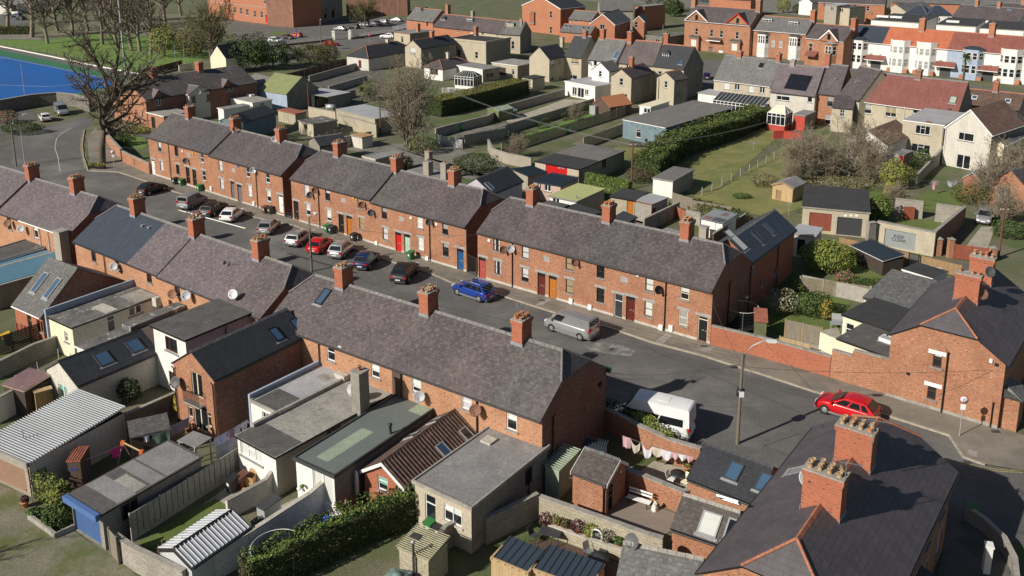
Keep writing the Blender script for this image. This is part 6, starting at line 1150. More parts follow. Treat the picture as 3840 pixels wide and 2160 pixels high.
rb_('dark slate extension with teal rendered walls behind the farthest block',T(0,2345,1185),T(1,215,1082),4.6,3.3,1.0,'slate_black','render_teal',[],'extension','extension',gutter='dark_grey')
rb_('pale barn with a green corrugated metal roof',T(1,60,865),T(1,322,908),8.0,3.4,None,'tin_green',{'*':'render_blue','r':'render_dark'},[],'barn','barn',rpx=T(1,475,745),ridge=None,gutter=None,do=[lambda h:ribs(h,'tin_green',.35,.04,0)])
rb_('grey roofed shed left of the green roofed barn',T(0,2320,803),T(0,2487,855),7.0,3.2,None,'flat_streak','render_blue',[],'shed','shed',rpx=T(0,2560,735),ridge=None,gutter=None)
h=fb('open carport with a pale ribbed roof on white posts',T(1,430,895),T(1,720,940),T(1,870,885),2.4,'flat_lightgrey',{'*':'render_dark'},[],'carport','carport',fascia='tin_green',th=.1,wallkw=dict(skip='fl'))
for x in(.03,.45):b=MB();b.box(h.L*x,h.L*x+.5,0,.4,0,h.z,'render_white');b.build('post',h.e)
fb('buff block store with a grey sheet roof on the back lane',T(1,800,1060),T(1,1175,1158),T(1,1140,1030),2.5,'flat_lightgrey','block_buff',[],'shed','shed',fascia='concrete',o=.05)
wall('buff rendered lane wall left of the block store',P_([(1,540,1130),(1,690,1160),(1,800,1180)]),1.9,'render_buff',.25,'concrete');wall('tall buff block wall along the back lane',P_([(1,830,1230),(1,1000,1270),(1,1195,1330)]),2.2,'block_buff',.25,'concrete')
fb('small block shed with a rusty brown roof near the green barn',T(1,238,1068),T(1,405,1105),T(1,482,1080),2.0,'tin_rust','block_buff',[],'shed','shed',fascia='tin_rust')
fb('low shed with a stained sheet roof and dark window on the back lane',T(1,437,1170),T(1,578,1208),T(1,750,1150),2.1,'flat_mix',{'*':'render_dark','f':'render_buff'},[w(T(1,505,1225),.9,.8,'two','timber',sill=None)],'shed','shed',fascia='concrete')
fb('tiny shed with a tan board roof behind the farthest block',T(1,945,1310),T(1,1050,1335),T(1,1100,1300),1.8,'cardboard','render_pale',[],'shed','shed',fascia='concrete')
fence('tan slatted fence behind the farthest block',T(1,640,1400),T(1,935,1310),1.7,'fence_tan',1.9,'slat','fence_conc')
wall('rendered yard wall beside the tan slatted fence',P_([(1,800,1443),(1,1140,1370)]),1.7,'render_grey',.22,'concrete')
rb_('dark slated extension behind the right house of the farthest block',T(1,640,1410),T(5,905,-20),4.0,3.0,.9,'slate_black','render_dark',[],'extension','extension',gutter='black')
fb('grey flat roof with pale edges behind the middle block',T(5,1060,130),T(5,1180,160),T(5,1400,80),2.8,'flat_grey','render_grey',[],group=gL,fascia='concrete_pale',kerb='concrete_pale')
wall('garden wall with small piers running back from the lane, nearest the carport',P_([(1,540,800),(1,1100,640)]),1.5,'block_grey',.2,'concrete');wall('garden wall with a pale coping, second from the carport',P_([(1,730,900),(1,1100,790)]),1.4,'block_grey',.2,'concrete');wall('low garden wall behind the carport in deep shade',P_([(1,620,1030),(1,990,930)]),1.4,'block_grey',.2,'concrete')
fence('dark board fence along the shaded side garden',T(1,300,800),T(1,900,640),1.9,'timber_brown',2.5,'board','concrete')
ground('garden_shade',P_([(1,300,740),(1,900,600),(1,1250,640),(1,1250,900),(1,950,1000),(1,600,1000)]),'yard_dark',.004);ground('lawn',P_([(1,1560,1000),(1,1800,900),(1,2000,880),(1,1900,960)]),'lawn',.006)  # first sheet: the side garden's shade as a dark ground colour
gD='dormer houses of the left street'
h=rb_('brick end house with a white dormer at the left of the dormer row',T(1,1480,182),T(1,1735,212),7.5,5.2,3.2,'slate_grey','brick_far',[w(T(1,1680,230),.8,1.2,'door','door_maroon','door_maroon',sill=None)],group=gD,ridge='ridge_clay',do=[lambda h:dormer(h,T(1,1600,115),1.9,1.6,'slate_grey','upvc'),lambda h:h.chimney(T(1,1880,30),1.0,1.2,1.8,pots=(1,3),mat='brick_far')])
rb_('purple slated house with a hipped dormer in the dormer row',T(1,1740,250),T(1,2095,290),8.0,5.2,3.1,'slate','brick_far',[w(T(1,1975,300),.7,.8,'four')],group=gD,ridge='ridge_clay',do=[lambda h:dormer(h,T(1,1830,200),1.8,1.3,'slate_black','upvc')])
rb_('slated house with a wide white dormer and grey stack in the dormer row',T(1,2095,290),T(1,2390,325),8.0,5.2,3.1,'slate_warm','render_buff',[w(T(1,2215,330),.7,1.3,'pic'),w(T(1,2355,350),.7,1.4,'top')],group=gD,ridge='ridge_clay',do=[lambda h:dormer(h,T(1,2090,215),2.0,1.7,'slate_black','upvc',hip=False),lambda h:h.chimney(T(1,2120,70),.8,.9,1.6,mat='render_grey',pots=(1,1))])
rb_('grey slated end house with a dormer, tall stack and dark gable',T(1,2390,325),T(2,130,335),8.0,5.2,3.1,'slate_grey',{'*':'render_buff','r':'render_dark'},[w(T(2,60,435),.8,1.9,'sash')],group=gD,ridge='ridge_clay',do=[lambda h:dormer(h,T(1,2480,262),2.0,1.7,'slate_black','upvc','glass','blind_tan',hip=False),lambda h:h.chimney(T(2,250,100),1.3,1.1,2.4,pots=(2,3)),lambda h:h.chimney(T(2,140,300),.6,.6,1.0,mat='render_grey',pots=(1,1),v=.3)])
fb('buff rendered rear block with a parapet and two small windows',T(1,1895,385),T(1,2247,420),T(1,2490,378),5.3,'flat_black',{'*':'render_buff','r':'render_grey'},[w(T(1,1985,510),.95,1.5,'sash'),w(T(1,2155,532),.9,1.5,'sash')],'house','rear_wing',group=gD,par=.35,parm='render_buff',do=[lambda h:h.chimney(T(1,2150,330),.9,1.0,2.4,pots=(1,2),v=h.D-.4)])
gb('buff gabled rear wing with a black roof and a wide white window',T(1,1465,452),T(1,1620,470),T(1,1890,408),4.9,T(1,1530,388),'slate_black',{'*':'render_buff','r':'render_dark'},[w(T(1,1540,492),1.5,1.3,'three',bl='blind',bf=.8)],'house','rear_wing',group=gD,ridge='ridge_clay',do=[lambda h:h.chimney(T(1,1725,325),.9,.9,1.5,mat='brick_far',pots=(1,2))])
fb('square rear wing with a red edged flat roof',T(1,1358,310),T(1,1512,330),T(1,1690,294),5.0,'flat_grey',{'*':'render_buff','r':'render_dark'},[w(T(1,1437,382),.8,1.6,'top')],'house','rear_wing',group=gD,fascia='tin_rust',o=.2,do=[lambda h:h.chimney(T(1,1590,240),.9,.9,2.2,mat='brick_far',pots=(1,2))])
h=Bd('bungalow','low buff building with a dark hipped roof edged in red ridge tiles','house',T(1,902,535),T(1,1112,560),T(1,1465,470),3.2,gD);h.win('f',T(1,1030,620),.9,1.9,'door','timber_red','door_maroon',sill=None);h.roof('gable',2.2,'slate_black','y',.25,.2,'h','h',3.0,wall='render_pale',ridge='ridge_clay');h.chimney(T(1,1300,480),.7,.7,.8,mat='render_pale',pots=(1,1))
h=Bd('bungalow','small hipped roof room with white corner windows left of the conservatory','house',T(1,1650,645),T(1,1828,668),T(1,2040,605),2.7,gD);h.win('f',T(1,1745,690),2.4,1.2,'multi','timber_brown');h.roof('gable',1.5,'slate','y',.25,.2,'h','h',2.2,wall='render_white',ridge='ridge_clay');h.chimney(T(1,1880,560),.6,.6,1.4,mat='render_pale',pots=(1,1))
fb('grey flat roofed extension with white fascia behind the hipped conservatory',T(1,1935,630),T(1,2215,676),T(1,2365,648),2.8,'flat_grey',{'*':'render_white','r':'render_grey'},[w(T(1,2290,725),2.2,1.0,'twor',f='r')],group=gD,fascia='plastic_white')
fb('buff flat roofed garage with a pale roof beside the clipped hedge',T(1,2305,608),T(2,105,640),T(2,218,592),2.9,'flat_stone',{'*':'render_buff','r':'render_dark'},[w(T(1,2400,690),2.2,1.9,'garage','timber_dark','timber_dark',sill=None),w(T(1,2510,700),.7,1.5,'pic','upvc'),w(T(2,60,695),.7,1.2,'top')],group=gD,fascia='plastic_white')
gR='red brick villas at the top'
gb('big red brick villa with white bargeboards cut by the top edge',T(2,150,50),T(2,520,85),T(2,700,55),8.2,None,'slate_black','brick_far',[w(T(2,425,140),.9,1.9,'sash'),w(T(2,425,290),.9,1.9,'sash'),w(T(2,558,135),.7,1.9,'sash',f='r')],group=gR,rise=3.2,barge='upvc',ridge='ridge_clay',gutter='upvc')
gb('red brick villa with a bay window in its white edged gable',T(2,805,228),T(2,1045,240),T(2,1225,192),5.6,T(2,925,135),'slate_grey','brick_far',[w(T(2,925,262),1.3,1.7,'multi'),w(T(2,1085,260),.8,1.5,'sash',f='r'),w(T(2,1155,245),.8,1.3,'sash',f='r')],group=gR,barge='upvc',ridge='ridge_clay',gutter='upvc')
gb('narrow red brick villa wing with a low slate roof',T(2,1222,205),T(2,1330,208),T(2,1402,180),5.4,T(2,1345,125),'slate_grey','brick_far',[w(T(2,1253,240),.9,1.6,'sash')],group=gR,barge='upvc',ridge='ridge_clay',rise=1.6)
rb_('low brick wing with three roof windows between the villas',T(2,515,300),T(2,812,325),5,3.2,1.9,'slate_grey','brick_far',[],'house','rear_wing',group=gR,ridge='ridge_clay',do=[lambda h:[h.skylight(T(2,x,y),.6,.8,0,'lead','glass')for x,y in((575,250),(615,257),(745,268),(790,272))]])
rb_('brick link building with a long slate roof between the villas',T(2,600,180),T(2,820,200),6,5.2,2.4,'slate_grey','brick_far',[w(T(2,615,200),.7,1.0),w(T(2,668,200),.9,.9)],'house','rear_wing',group=gR,ridge='ridge_clay')
fb('mossy stone building with a flat roof behind the slate roofed row',T(2,1345,345),T(2,1505,365),T(2,1710,325),3.6,'flat_mix','stone_wall',[w(T(2,1455,392),1.4,.8,'multi')],'building','outbuilding',fascia='concrete')
rb_('grey slate roof of a house behind the villas at the top',T(2,900,100),T(2,1220,100),8,7.0,3.6,'slate_grey',{'*':'render_grey','r':'brick_far'},[],group=gR)
h=Bd('semi_detached_house','pair of orange brick houses with two arched gables and columned porch','house',T(2,1722,188),T(2,2356,243),9.0,8.2)
for px in(T(2,1833,305),T(2,1978,320),T(2,2073,328),T(2,2225,342)):h.win('f',px,1.0,1.9,'sash','upvc','glass',sill='lintel')
h.win('f',T(2,1970,495),1.2,2.3,'door','dark_grey','door_grey',sill=None);h.win('f',T(2,2065,520),1.2,2.3,'door','upvc','door_white',sill=None)
h.roof('gable',3.6,'slate','x',.3,.15,rv=.5,wall='brick',ridge='ridge_clay',gutter='upvc')
for(px0,pa,px1,m_)in((T(2,1725,158),T(2,1840,58),T(2,1950,172),'upvc'),(T(2,2120,190),T(2,2235,92),T(2,2348,205),'door_red')):
 x0=h.hit(px0,(0,0,0),(0,1,0)).x;x1=h.hit(px1,(0,0,0),(0,1,0)).x;xm=(x0+x1)/2;z=h.z;zt=z+2.9;b=MB();b.poly([(x0+.3,-.05,z),(x1-.3,-.05,z),(xm,-.05,zt-.25)],'brick')
 gq=b.build('gablet',h.e);b=MB();b.slab([(x0,-.35,z),(xm,-.35,zt),(xm,4,zt),(x0,.8,z)][::-1],.1,'slate_black',m_);b.slab([(xm,-.35,zt),(x1,-.35,z),(x1,.8,z),(xm,4,zt)][::-1],.1,'slate_black',m_);b.build('gablet_roof',gq)
 b=MB();b.slab([(x0,-.4,z),(xm,-.4,zt),(xm,-.4,zt-.35),(x0+.25,-.4,z-.05)],.05,m_,None,V3(0,1,0));b.slab([(xm,-.4,zt),(x1,-.4,z),(x1-.25,-.4,z-.05),(xm,-.4,zt-.35)],.05,m_,None,V3(0,1,0));b.build('bargeboard',gq)
 b=MB();b.poly([(xm-.45,-.07,z+.2),(xm+.45,-.07,z+.2)]+[(xm+.45*math.cos(R(t)),-.07,z+1.2+.45*math.sin(R(t)))for t in range(0,181,20)],'glass');b.build('window',gq)
 b=MB();b.box(xm-1.5,xm+1.5,-1.0,-.01,0,3.6,'brick');bq=b.build('bay',h.e);b=MB();b.slab([(xm-1.8,-1.25,3.62),(xm+1.8,-1.25,3.62),(xm+1.4,-.01,4.2),(xm-1.4,-.01,4.2)],.1,'slate_brown','concrete');b.build('bay_roof',bq);b=MB();b.poly([(xm-.8,-1.02,1.2),(xm+.8,-1.02,1.2),(xm+.8,-1.02,3.0),(xm-.8,-1.02,3.0)],'blind');b.build('window',bq)
xm=h.hit(T(2,2018,400),(0,0,0),(0,1,0)).x;b=MB();b.slab([(xm-2.2,-1.5,3.4),(xm+2.2,-1.5,3.4),(xm+2.0,-.02,4.0),(xm-2.0,-.02,4.0)],.2,'tile_brown','upvc');b.build('porch_roof',h.e)
for px in(T(2,1815,20),T(2,2440,50)):h.chimney(px,1.3,1.5,2.6,mat='brick',pots=(2,3))
h=Bd('semi_detached_house','pair of brick houses with white bay windows and two white dormers','house',T(3,-225,268),T(3,472,325),8.5,7.0)
for px in(T(3,152,420),T(3,225,428)):h.win('f',px,.9,1.9,'top','upvc','glass','blind_grey',bf=1)
h.roof('gable',3.3,'slate_grey','x',.25,.1,wall='brick',ridge='ridge_clay',gutter='upvc');dormer(h,T(3,95,212),2.4,1.3,'plastic_grey','upvc',hip=False);dormer(h,T(3,348,240),2.4,1.4,'plastic_grey','upvc',hip=False);h.chimney(T(3,545,120),1.2,1.5,2.2,pots=(2,3),xz=h.L-.1)
def bay(h,px,ww,zb,zt,dp,m,win,roofm=None,parapet=0,gl='glass',base=None,rows=()):
 x=h.hit(px,(0,-dp/2,0),(0,1,0)).x;c=ww*.22;P=[(x-ww/2,-.01),(x-ww/2+c,-dp),(x+ww/2-c,-dp),(x+ww/2,-.01)];b=MB()
 for i in range(3):b.poly([(*P[i],zb),(*P[i+1],zb),(*P[i+1],zt),(*P[i],zt)],m)
 b.poly([(*p,zt)for p in P],roofm or m);o=b.build('bay',h.e)
 if parapet:
  pb=MB();n=12;top=lambda t:zt+parapet*(1+.35*abs(math.sin(t*math.pi*2)))+(.25 if min(abs(t-.0),abs(t-.5),abs(t-1))<.06 else 0)
  for i in range(3):
   for j in range(n):
    t0,t1=j/n,(j+1)/n;a0=[P[i][k]+(P[i+1][k]-P[i][k])*t0 for k in(0,1)];a1=[P[i][k]+(P[i+1][k]-P[i][k])*t1 for k in(0,1)]
    pb.slab([(a0[0],a0[1],zt),(a1[0],a1[1],zt),(a1[0],a1[1],top(t1)),(a0[0],a0[1],top(t0))],.15,m,None,V3(0,1,0))
  pb.build('parapet',o)
 elif roofm:
  rb=MB();e=.25;Q=[(P[0][0]-e,0),(P[1][0]-e*.6,-dp-e),(P[2][0]+e*.6,-dp-e),(P[3][0]+e,0)]
  for i in range(3):rb.poly([(*Q[i],zt+.05),(*Q[i+1],zt+.05),(x+(.35 if i>0 else-.35)*ww*.5,-.02,zt+.6),(x+(.35 if i==2 else-.35)*ww*.5,-.02,zt+.6)][:4],roofm)
  rb.build('bay_roof',o)
 for(z0,z1,k,bl)in rows:
  wb=MB();fbm=MB()
  for i in range(3):
   a,d=Vector((*P[i],0)),Vector((*P[i+1],0));u=(d-a);nn=Vector((u.y,-u.x,0)).normalized()*.02;kk=k if i==1 else 1
   for j in range(kk):
    t0,t1=(j+.14)/kk,(j+.86)/kk;p,q=a.lerp(d,t0)+nn,a.lerp(d,t1)+nn
    wb.poly([(p.x,p.y,z0),(q.x,q.y,z0),(q.x,q.y,z1),(p.x,p.y,z1)],bl or gl);zm=z0+(z1-z0)*.55
    for(pa,pb_,za,zb_)in((p,q,zm-.04,zm+.04),(p,q,z0-.06,z0+.02),(p,q,z1-.02,z1+.06)):fbm.slab([pa+nn+V3(0,0,za),pb_+nn+V3(0,0,za),pb_+nn+V3(0,0,zb_),pa+nn+V3(0,0,zb_)],.03,win,None,-nn.normalized())
    for pa in(p,q):e_=u.normalized()*.04;fbm.slab([pa-e_+nn+V3(0,0,z0),pa+e_+nn+V3(0,0,z0),pa+e_+nn+V3(0,0,z1),pa-e_+nn+V3(0,0,z1)],.03,win,None,-nn.normalized())
  wo=wb.build('window',o);fbm.build('frame',o)
 return o
for px in(T(3,45,450),T(3,350,470)):bay(h,px,3.3,0,6.1,1.1,'plastic_white','upvc','slate_brown',rows=((3.7,5.7,3,None),(.9,2.6,3,'blind')))
h=Bd('terraced_house','brick house with a white edged gable and a stone trimmed bay','house',T(3,470,362),T(3,838,402),8.5,6.8)
h.win('f',T(3,513,455),.95,1.9,'sash','upvc','glass',lint='lintel');h.roof('gable',3.2,'slate','x',.2,.05,wall='brick',ridge='ridge_clay',gutter='upvc');h.chimney(T(3,925,150),1.2,1.5,2.0,xz=h.L,pots=(1,4))
x0=h.hit(T(3,608,305),(0,0,0),(0,1,0)).x;x1=h.hit(T(3,802,320),(0,0,0),(0,1,0)).x;xm=(x0+x1)/2;z=h.z;zt=z+2.6;b=MB();b.poly([(x0+.3,-.4,z-.3),(x1-.3,-.4,z-.3),(x1-.3,-.4,z+.2),(xm,-.4,zt-.2),(x0+.3,-.4,z+.2)],'brick');gq=b.build('gablet',h.e);b=MB()
b.slab([(x0,-.6,z),(xm,-.6,zt),(xm,3.5,zt),(x0,.8,z)][::-1],.12,'slate','upvc');b.slab([(xm,-.6,zt),(x1,-.6,z),(x1,.8,z),(xm,3.5,zt)][::-1],.12,'slate','upvc');b.build('gablet_roof',gq);b=MB();b.slab([(x0,-.65,z),(xm,-.65,zt),(xm,-.65,zt-.4),(x0+.3,-.65,z-.05)],.05,'upvc',None,V3(0,1,0));b.slab([(xm,-.65,zt),(x1,-.65,z),(x1-.3,-.65,z-.05),(xm,-.65,zt-.4)],.05,'upvc',None,V3(0,1,0));b.build('bargeboard',gq);b=MB();b.poly([(xm-.45,-.42,z+.1),(xm+.45,-.42,z+.1),(xm+.45,-.42,z+1.5),(xm-.45,-.42,z+1.5)],'glass');b.build('window',gq)
bay(h,T(3,700,460),3.2,0,6.0,1.2,'brick','upvc','lead',rows=((3.4,5.4,2,None),));b=MB();xx=h.hit(T(3,500,570),(0,-1,0),(0,1,0)).x;b.slab([(xx-1.2,-1.6,2.6),(xx+1.8,-1.6,2.6),(xx+1.8,0,3.7),(xx-1.2,0,3.7)],.12,'tile_red');b.build('porch_roof',h.e)
gW='bay fronted houses of the white row'
Aw=G(T(3,838,382),6.6);Bw=G(T(3,2340,508),6.6);L_=(Bw-Aw).length;dw=(Bw-Aw).normalized()
def wx(px):
 r=ray(px);n=V3(-dw.y,dw.x);o=V3(0,0,HC);t=(Aw-o).dot(n)/r.dot(n);return((o+r*t)-Aw).dot(dw)
cuts=[0,wx(T(3,1215,400)),wx(T(3,1510,430)),wx(T(3,1840,460)),wx(T(3,2190,490)),wx(T(3,2190,490))+9.0]
defs=[('white house with a dark slate roof at the left end of the white row','slate_blue','render_white',T(3,980,380),'flat',[T(3,1097,545),T(3,1193,555)]),('white house with a scalloped parapet bay left of a drainpipe','tile_orange','render_white',T(3,1375,420),'par',[]),('white house with a scalloped parapet bay right of a drainpipe','tile_orange','render_white',T(3,1630,440),'par',[T(3,1770,612)]),('pale blue house with a dark flat bay roof in the white row','tile_red','render_blue',T(3,2085,500),'flat',[T(3,1880,628)]),('cream house with a scalloped parapet at the right end of the white row','tile_red','render_white',T(3,2450,560),'par',[T(3,2245,662),T(3,2325,670)])]
for i,(lb,rm,wm,bp,bk,ws)in enumerate(defs):
 P,Q=Aw+dw*cuts[i],Aw+dw*cuts[i+1];h=Bd('terraced_house',lb,'house',V3(P.x,P.y),V3(Q.x,Q.y),8.5,6.6,gW)
 for px in ws:h.win('f',px,.85,1.6,'sash','upvc','glass','blind_grey',bf=.5)
 h.roof('gable',3.4,rm,'x',.3,.0,wall=wm,ridge='ridge_clay',gutter='upvc')
 ww={0:4.4}.get(i,4.6);zt=7.0 if bk=='flat' else 7.0
 bay(h,bp,ww,0,zt,1.5,wm,'upvc','slate_blue' if bk=='flat' else None,.55 if bk=='par' else 0,rows=((4.7,6.2,2,'blind_grey' if i==1 or i==2 else 'glass'),(1.6,3.3,2,'blind_grey' if i==1 or i==2 else 'glass')))
 b=MB();xb=h.hit(bp,(0,-.75,0),(0,1,0)).x;b.box(xb-ww/2-.04,xb+ww/2+.04,-1.25,-.01,0,.9,'brick_far');b.build('plinth',h.e)
 for j,px in enumerate({0:[T(3,1130,650)],2:[T(3,1800,720)],3:[],4:[T(3,2210,755)]}.get(i,[])):
  x=h.hit(px,(0,-.8,2.8),(0,1,0)).x;b=MB();b.slab([(x-2.4,-1.7,2.5),(x+2.4,-1.7,2.5),(x+2.2,0,3.5),(x-2.2,0,3.5)],.14,'tile_red','upvc');b.build('porch_roof',h.e);b=MB();b.box(x-1.2,x+1.2,-.03,0,0,2.3,'dark_grey');b.build('porch_door',h.e)
 if i in(2,4):h.chimney(None,1.2,1.7,2.5,mat='brick_far',xz=.4 if i==2 else .3,pots=(1,2),ph=.3)
gT='roofs along the top edge'
rb_('long brick house with a dark roof along the top edge',T(3,590,20),T(3,1232,45),8,6.2,3,'slate','brick_far',[w(T(3,650,45),.9,1.3,'sash'),w(T(3,945,65),.9,1.3,'sash'),w(T(3,1070,82),.9,1.5,'sash')],group=gT,gutter='upvc',do=[lambda h:h.dish('f',T(3,1098,118),.5,'dish_grey')])
fb('grey rear wing with a pale flat roof behind the brick gabled house',T(3,655,50),T(3,768,60),T(3,800,40),6.5,'flat_lightgrey','render_grey',[w(T(3,722,85),1.0,1.2)],'house','rear_wing',group=gT,fascia='concrete');fb('buff rear wing with a twin window behind the brick gabled house',T(3,770,68),T(3,895,80),T(3,918,55),6.0,'flat_felt','render_buff',[w(T(3,812,98),1.2,1.1)],'house','rear_wing',group=gT,fascia='black')
gb('small white gabled house at the top edge beside a round evergreen',T(3,405,20),T(3,530,30),T(3,600,10),4.6,None,'slate_grey','render_white',[],group=gT,rise=1.8,barge='upvc')
gb('buff house with a low gable and slate roof at the top right',T(3,1225,95),T(3,1440,115),T(3,1500,70),4.0,None,'slate_grey','render_buff',[w(T(3,1272,115),.9,.8)],group=gT,rise=2.2)
h=Bd('bungalow','white walled bungalow with a blue grey hipped roof at the top right','house',T(3,1430,128),T(3,1640,140),9,4.2,gT);h.roof('gable',2.6,'slate_blue','x',.3,.2,'h','h',3.0,wall='render_white');h=Bd('bungalow','white walled hipped wing with small windows at the top right','house',T(3,1650,138),T(3,1878,142),8,4.2,gT);h.win('f',T(3,1680,185),1.1,1.1,'two');h.win('f',T(3,1752,188),1.1,1.1,'two');h.roof('gable',2.6,'slate_blue','x',.3,.2,'h','h',3.0,wall='render_white')
rb_('long purple slate roof over white walls at the top right',T(3,1885,158),T(3,2525,212),10,4.4,3.6,'slate','render_white',[],group=gT,do=[lambda h:h.skylight(T(3,2440,85),.9,.9,0,'lead','glass_sky'),lambda h:h.chimney(T(3,2125,40),1.0,1.2,1.6,mat='brick_far',pots=(1,3)),lambda h:h.chimney(T(3,2340,45),1.0,1.2,1.6,mat='brick_far',pots=(1,3))])
for lb,a,b_,c,sk in(('flat black roof with two white box rooflights behind the white row',(1100,195),(1560,225),(1600,150),[(1215,165),(1345,172)]),('flat black roof with one box rooflight and a glass pyramid behind the white row',(1730,240),(2110,262),(2090,185),[(1890,215)]),('flat grey roof with a glass pyramid at the top right',(2150,275),(2576,300),(2500,215),[])):
 fb(lb,T(3,*a),T(3,*b_),T(3,*c),6.2,'flat_black','render_white',[],'extension','rear_wing',group=gT,fascia='concrete',do=[(lambda q:(lambda h:h.rbox(T(3,*q),3.4,1.6,.5,'plastic_white',name='rooflight')))(q)for q in sk])
rb_('dark roofed brick terrace at the far top right',T(3,2330,130),T(3,2700,150),9,4.5,3.2,'slate','brick_far',[],group=gT,do=[lambda h:h.chimney(T(3,2560,60),1,1.2,1.6,mat='brick_far',pots=(1,3))])
rb_('farthest slate roofed row crossing the top right corner',T(3,1300,20),T(3,2700,60),9,5.0,3.2,'slate_grey','brick_far',[],group=gT);rb_('slate roofed house behind the villas near the top centre',T(2,1960,-20),T(2,2360,0),9,6,3,'slate','brick_far',[],group=gT)
fb('pale grey flat building at the top edge left of the brick pair',T(2,1240,60),T(2,1330,68),T(2,1345,30),7.5,'flat_grey','brick_far',[w(T(2,1280,80),.9,1.4,'sash')],'building','building',group=gT)
s0,s1,s2=G(T(1,-430,165)),G(T(1,388,266)),G(T(1,600,236))
h=Bd('school','long red brick institution with white mullioned windows and a red door','building',s0,s1,12,11.0)
for row_ in((T(1,15,135),T(1,80,140),T(1,170,150),T(1,318,165)),(T(1,115,8),T(1,305,18)),(T(1,-60,118),T(1,-120,105),T(1,-180,95))):
 for px in row_:h.win('f',px,1.4,2.2,'four','upvc','glass',sill='lintel')
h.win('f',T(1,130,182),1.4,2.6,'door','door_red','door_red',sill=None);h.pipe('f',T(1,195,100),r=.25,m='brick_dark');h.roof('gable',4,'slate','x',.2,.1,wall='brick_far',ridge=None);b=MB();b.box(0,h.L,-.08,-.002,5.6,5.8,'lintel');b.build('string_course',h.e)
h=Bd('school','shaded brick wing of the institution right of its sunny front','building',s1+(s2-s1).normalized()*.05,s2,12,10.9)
h.win('f',T(1,490,160),1.5,2.3,'four','upvc','glass',sill='lintel');h.roof('gable',4,'slate','x',.2,.1,wall='brick_dark',ridge=None)  # brick darker than the sunny front: the wing's shade in its colour
h=fb('dark arcaded stone block beside the brick institution',s2,G(T(1,865,175)),10,11.0,'flat_grey','render_dark',[w(p_,1.8,3.2,'pic','black','glass',sill=None)for p_ in(T(1,620,130),T(1,695,125),T(1,770,120))],'building','school',fascia='concrete')
fb('dark brick block behind the forecourt cars',G(T(1,900,150)),G(T(1,1490,150)),10,8.0,'flat_grey','brick_dark',[],'building','school',fascia='concrete')
ground('forecourt',P_([(0,2150,190),(1,-100,210),(1,400,270),(1,900,170),(1,1500,180),(1,1500,330),(1,900,420),(1,700,520),(1,200,640),(0,2300,420)]),'asphalt_old',.004)
ground('street',P_([(1,60,470),(1,640,400),(1,900,380),(1,1250,330),(1,1360,370),(1,900,500),(1,640,560),(1,300,600)]),'asphalt_old',.008)
ground('lawn',P_([(1,145,315),(1,230,300),(1,350,320),(1,330,335),(1,180,335)]),'lawn',.012)
def paling(lb,a,b_,base='brick_dark',hb=.5,ht=1.5,green=True):
 A,B=G(a),G(b_);r=fence(lb,A,B,ht,'galv',4.0,'rail','galv');return r
wall('low brick wall of the forecourt left of the gate',P_([(1,70,470),(1,640,408),(1,760,390)]),.5,'brick_dark',.3,'concrete');wall('low brick wall of the forecourt right of the gate',P_([(1,940,382),(1,1350,322)]),.5,'brick_dark',.3,'concrete')
for lb,a,b_ in(('pale metal railing over the forecourt wall left of the gate',T(1,70,470),T(1,760,390)),('pale metal railing over the forecourt wall right of the gate',T(1,940,382),T(1,1350,322)),('pale metal railing crossing the forecourt towards the brick house',T(1,1350,300),T(1,1480,270))):fence(lb,a,b_,1.6,'galv',3.0,'rail','galv','railing',cat='railing')
for lb,px in(('white gate pier left of the forecourt gate',T(1,778,385)),('white gate pier right of the forecourt gate',T(1,935,378))):
 g=G(px);e=empty('gate_pillar',g,0,lb,'pillar','white gate piers');b=MB();b.box(-.45,.45,-.45,.45,0,2.4,'render_white');b.build('pillar_body',e);b=MB();b.box(-.55,.55,-.55,.55,2.4,2.55,'plastic_white');b.lathe((0,0,2.55),[(.3,0),(.2,.2),(.01,.3)],'plastic_white',8);b.build('pillar_cap',e)
ground('street',P_([(2,900,400),(2,1340,400),(2,1720,575),(2,2340,580),(3,470,600),(3,1000,650),(3,2576,900),(3,2576,960),(3,1700,800),(3,900,690),(2,2300,700),(2,2010,780),(2,1960,850),(2,1880,840),(2,1900,620),(2,1300,470)]),'asphalt_old',.01)
ground('yard',P_([(3,-300,-30),(3,2700,-30),(3,2700,330),(3,2300,290),(3,900,190),(3,-100,100),(2,100,-30)]),'yard',.01)
ground('park_lawn',P_([(0,0,380),(0,420,390),(0,900,330),(0,1450,350),(0,1900,430),(0,2050,560),(0,1700,640),(0,1300,700),(0,400,500),(0,0,440)]),'lawn_bright',.005)
ground('park_ground',P_([(0,280,360),(0,500,300),(0,1000,150),(0,2100,130),(0,2200,300),(0,1450,360),(0,900,340)]),'dirt',.003)
ground('park_path',P_([(0,-100,340),(0,300,335),(0,420,385),(0,0,378),(0,-100,378)]),'footpath',.008)
ground('car_park',P_([(0,-100,120),(0,60,130),(0,260,210),(0,250,250),(0,-100,225)]),'asphalt_old',.008)
ground('running_strip',P_([(0,-200,425),(0,0,445),(0,490,545),(0,880,630),(0,1400,725),(0,1400,760),(0,860,690),(0,480,590),(0,0,482),(0,-200,460)]),'asphalt_old',.006)
ground('pitch_surround',P_([(0,-300,440),(0,0,480),(0,500,590),(0,1000,700),(0,1200,745),(0,1180,800),(0,700,930),(0,-300,1150)]),'pitch_green',.009)
ground('hockey_pitch',P_([(0,-300,500),(0,0,537),(0,520,645),(0,1165,785),(0,1080,830),(0,640,920),(0,-300,1100)]),'pitch_blue',.014)
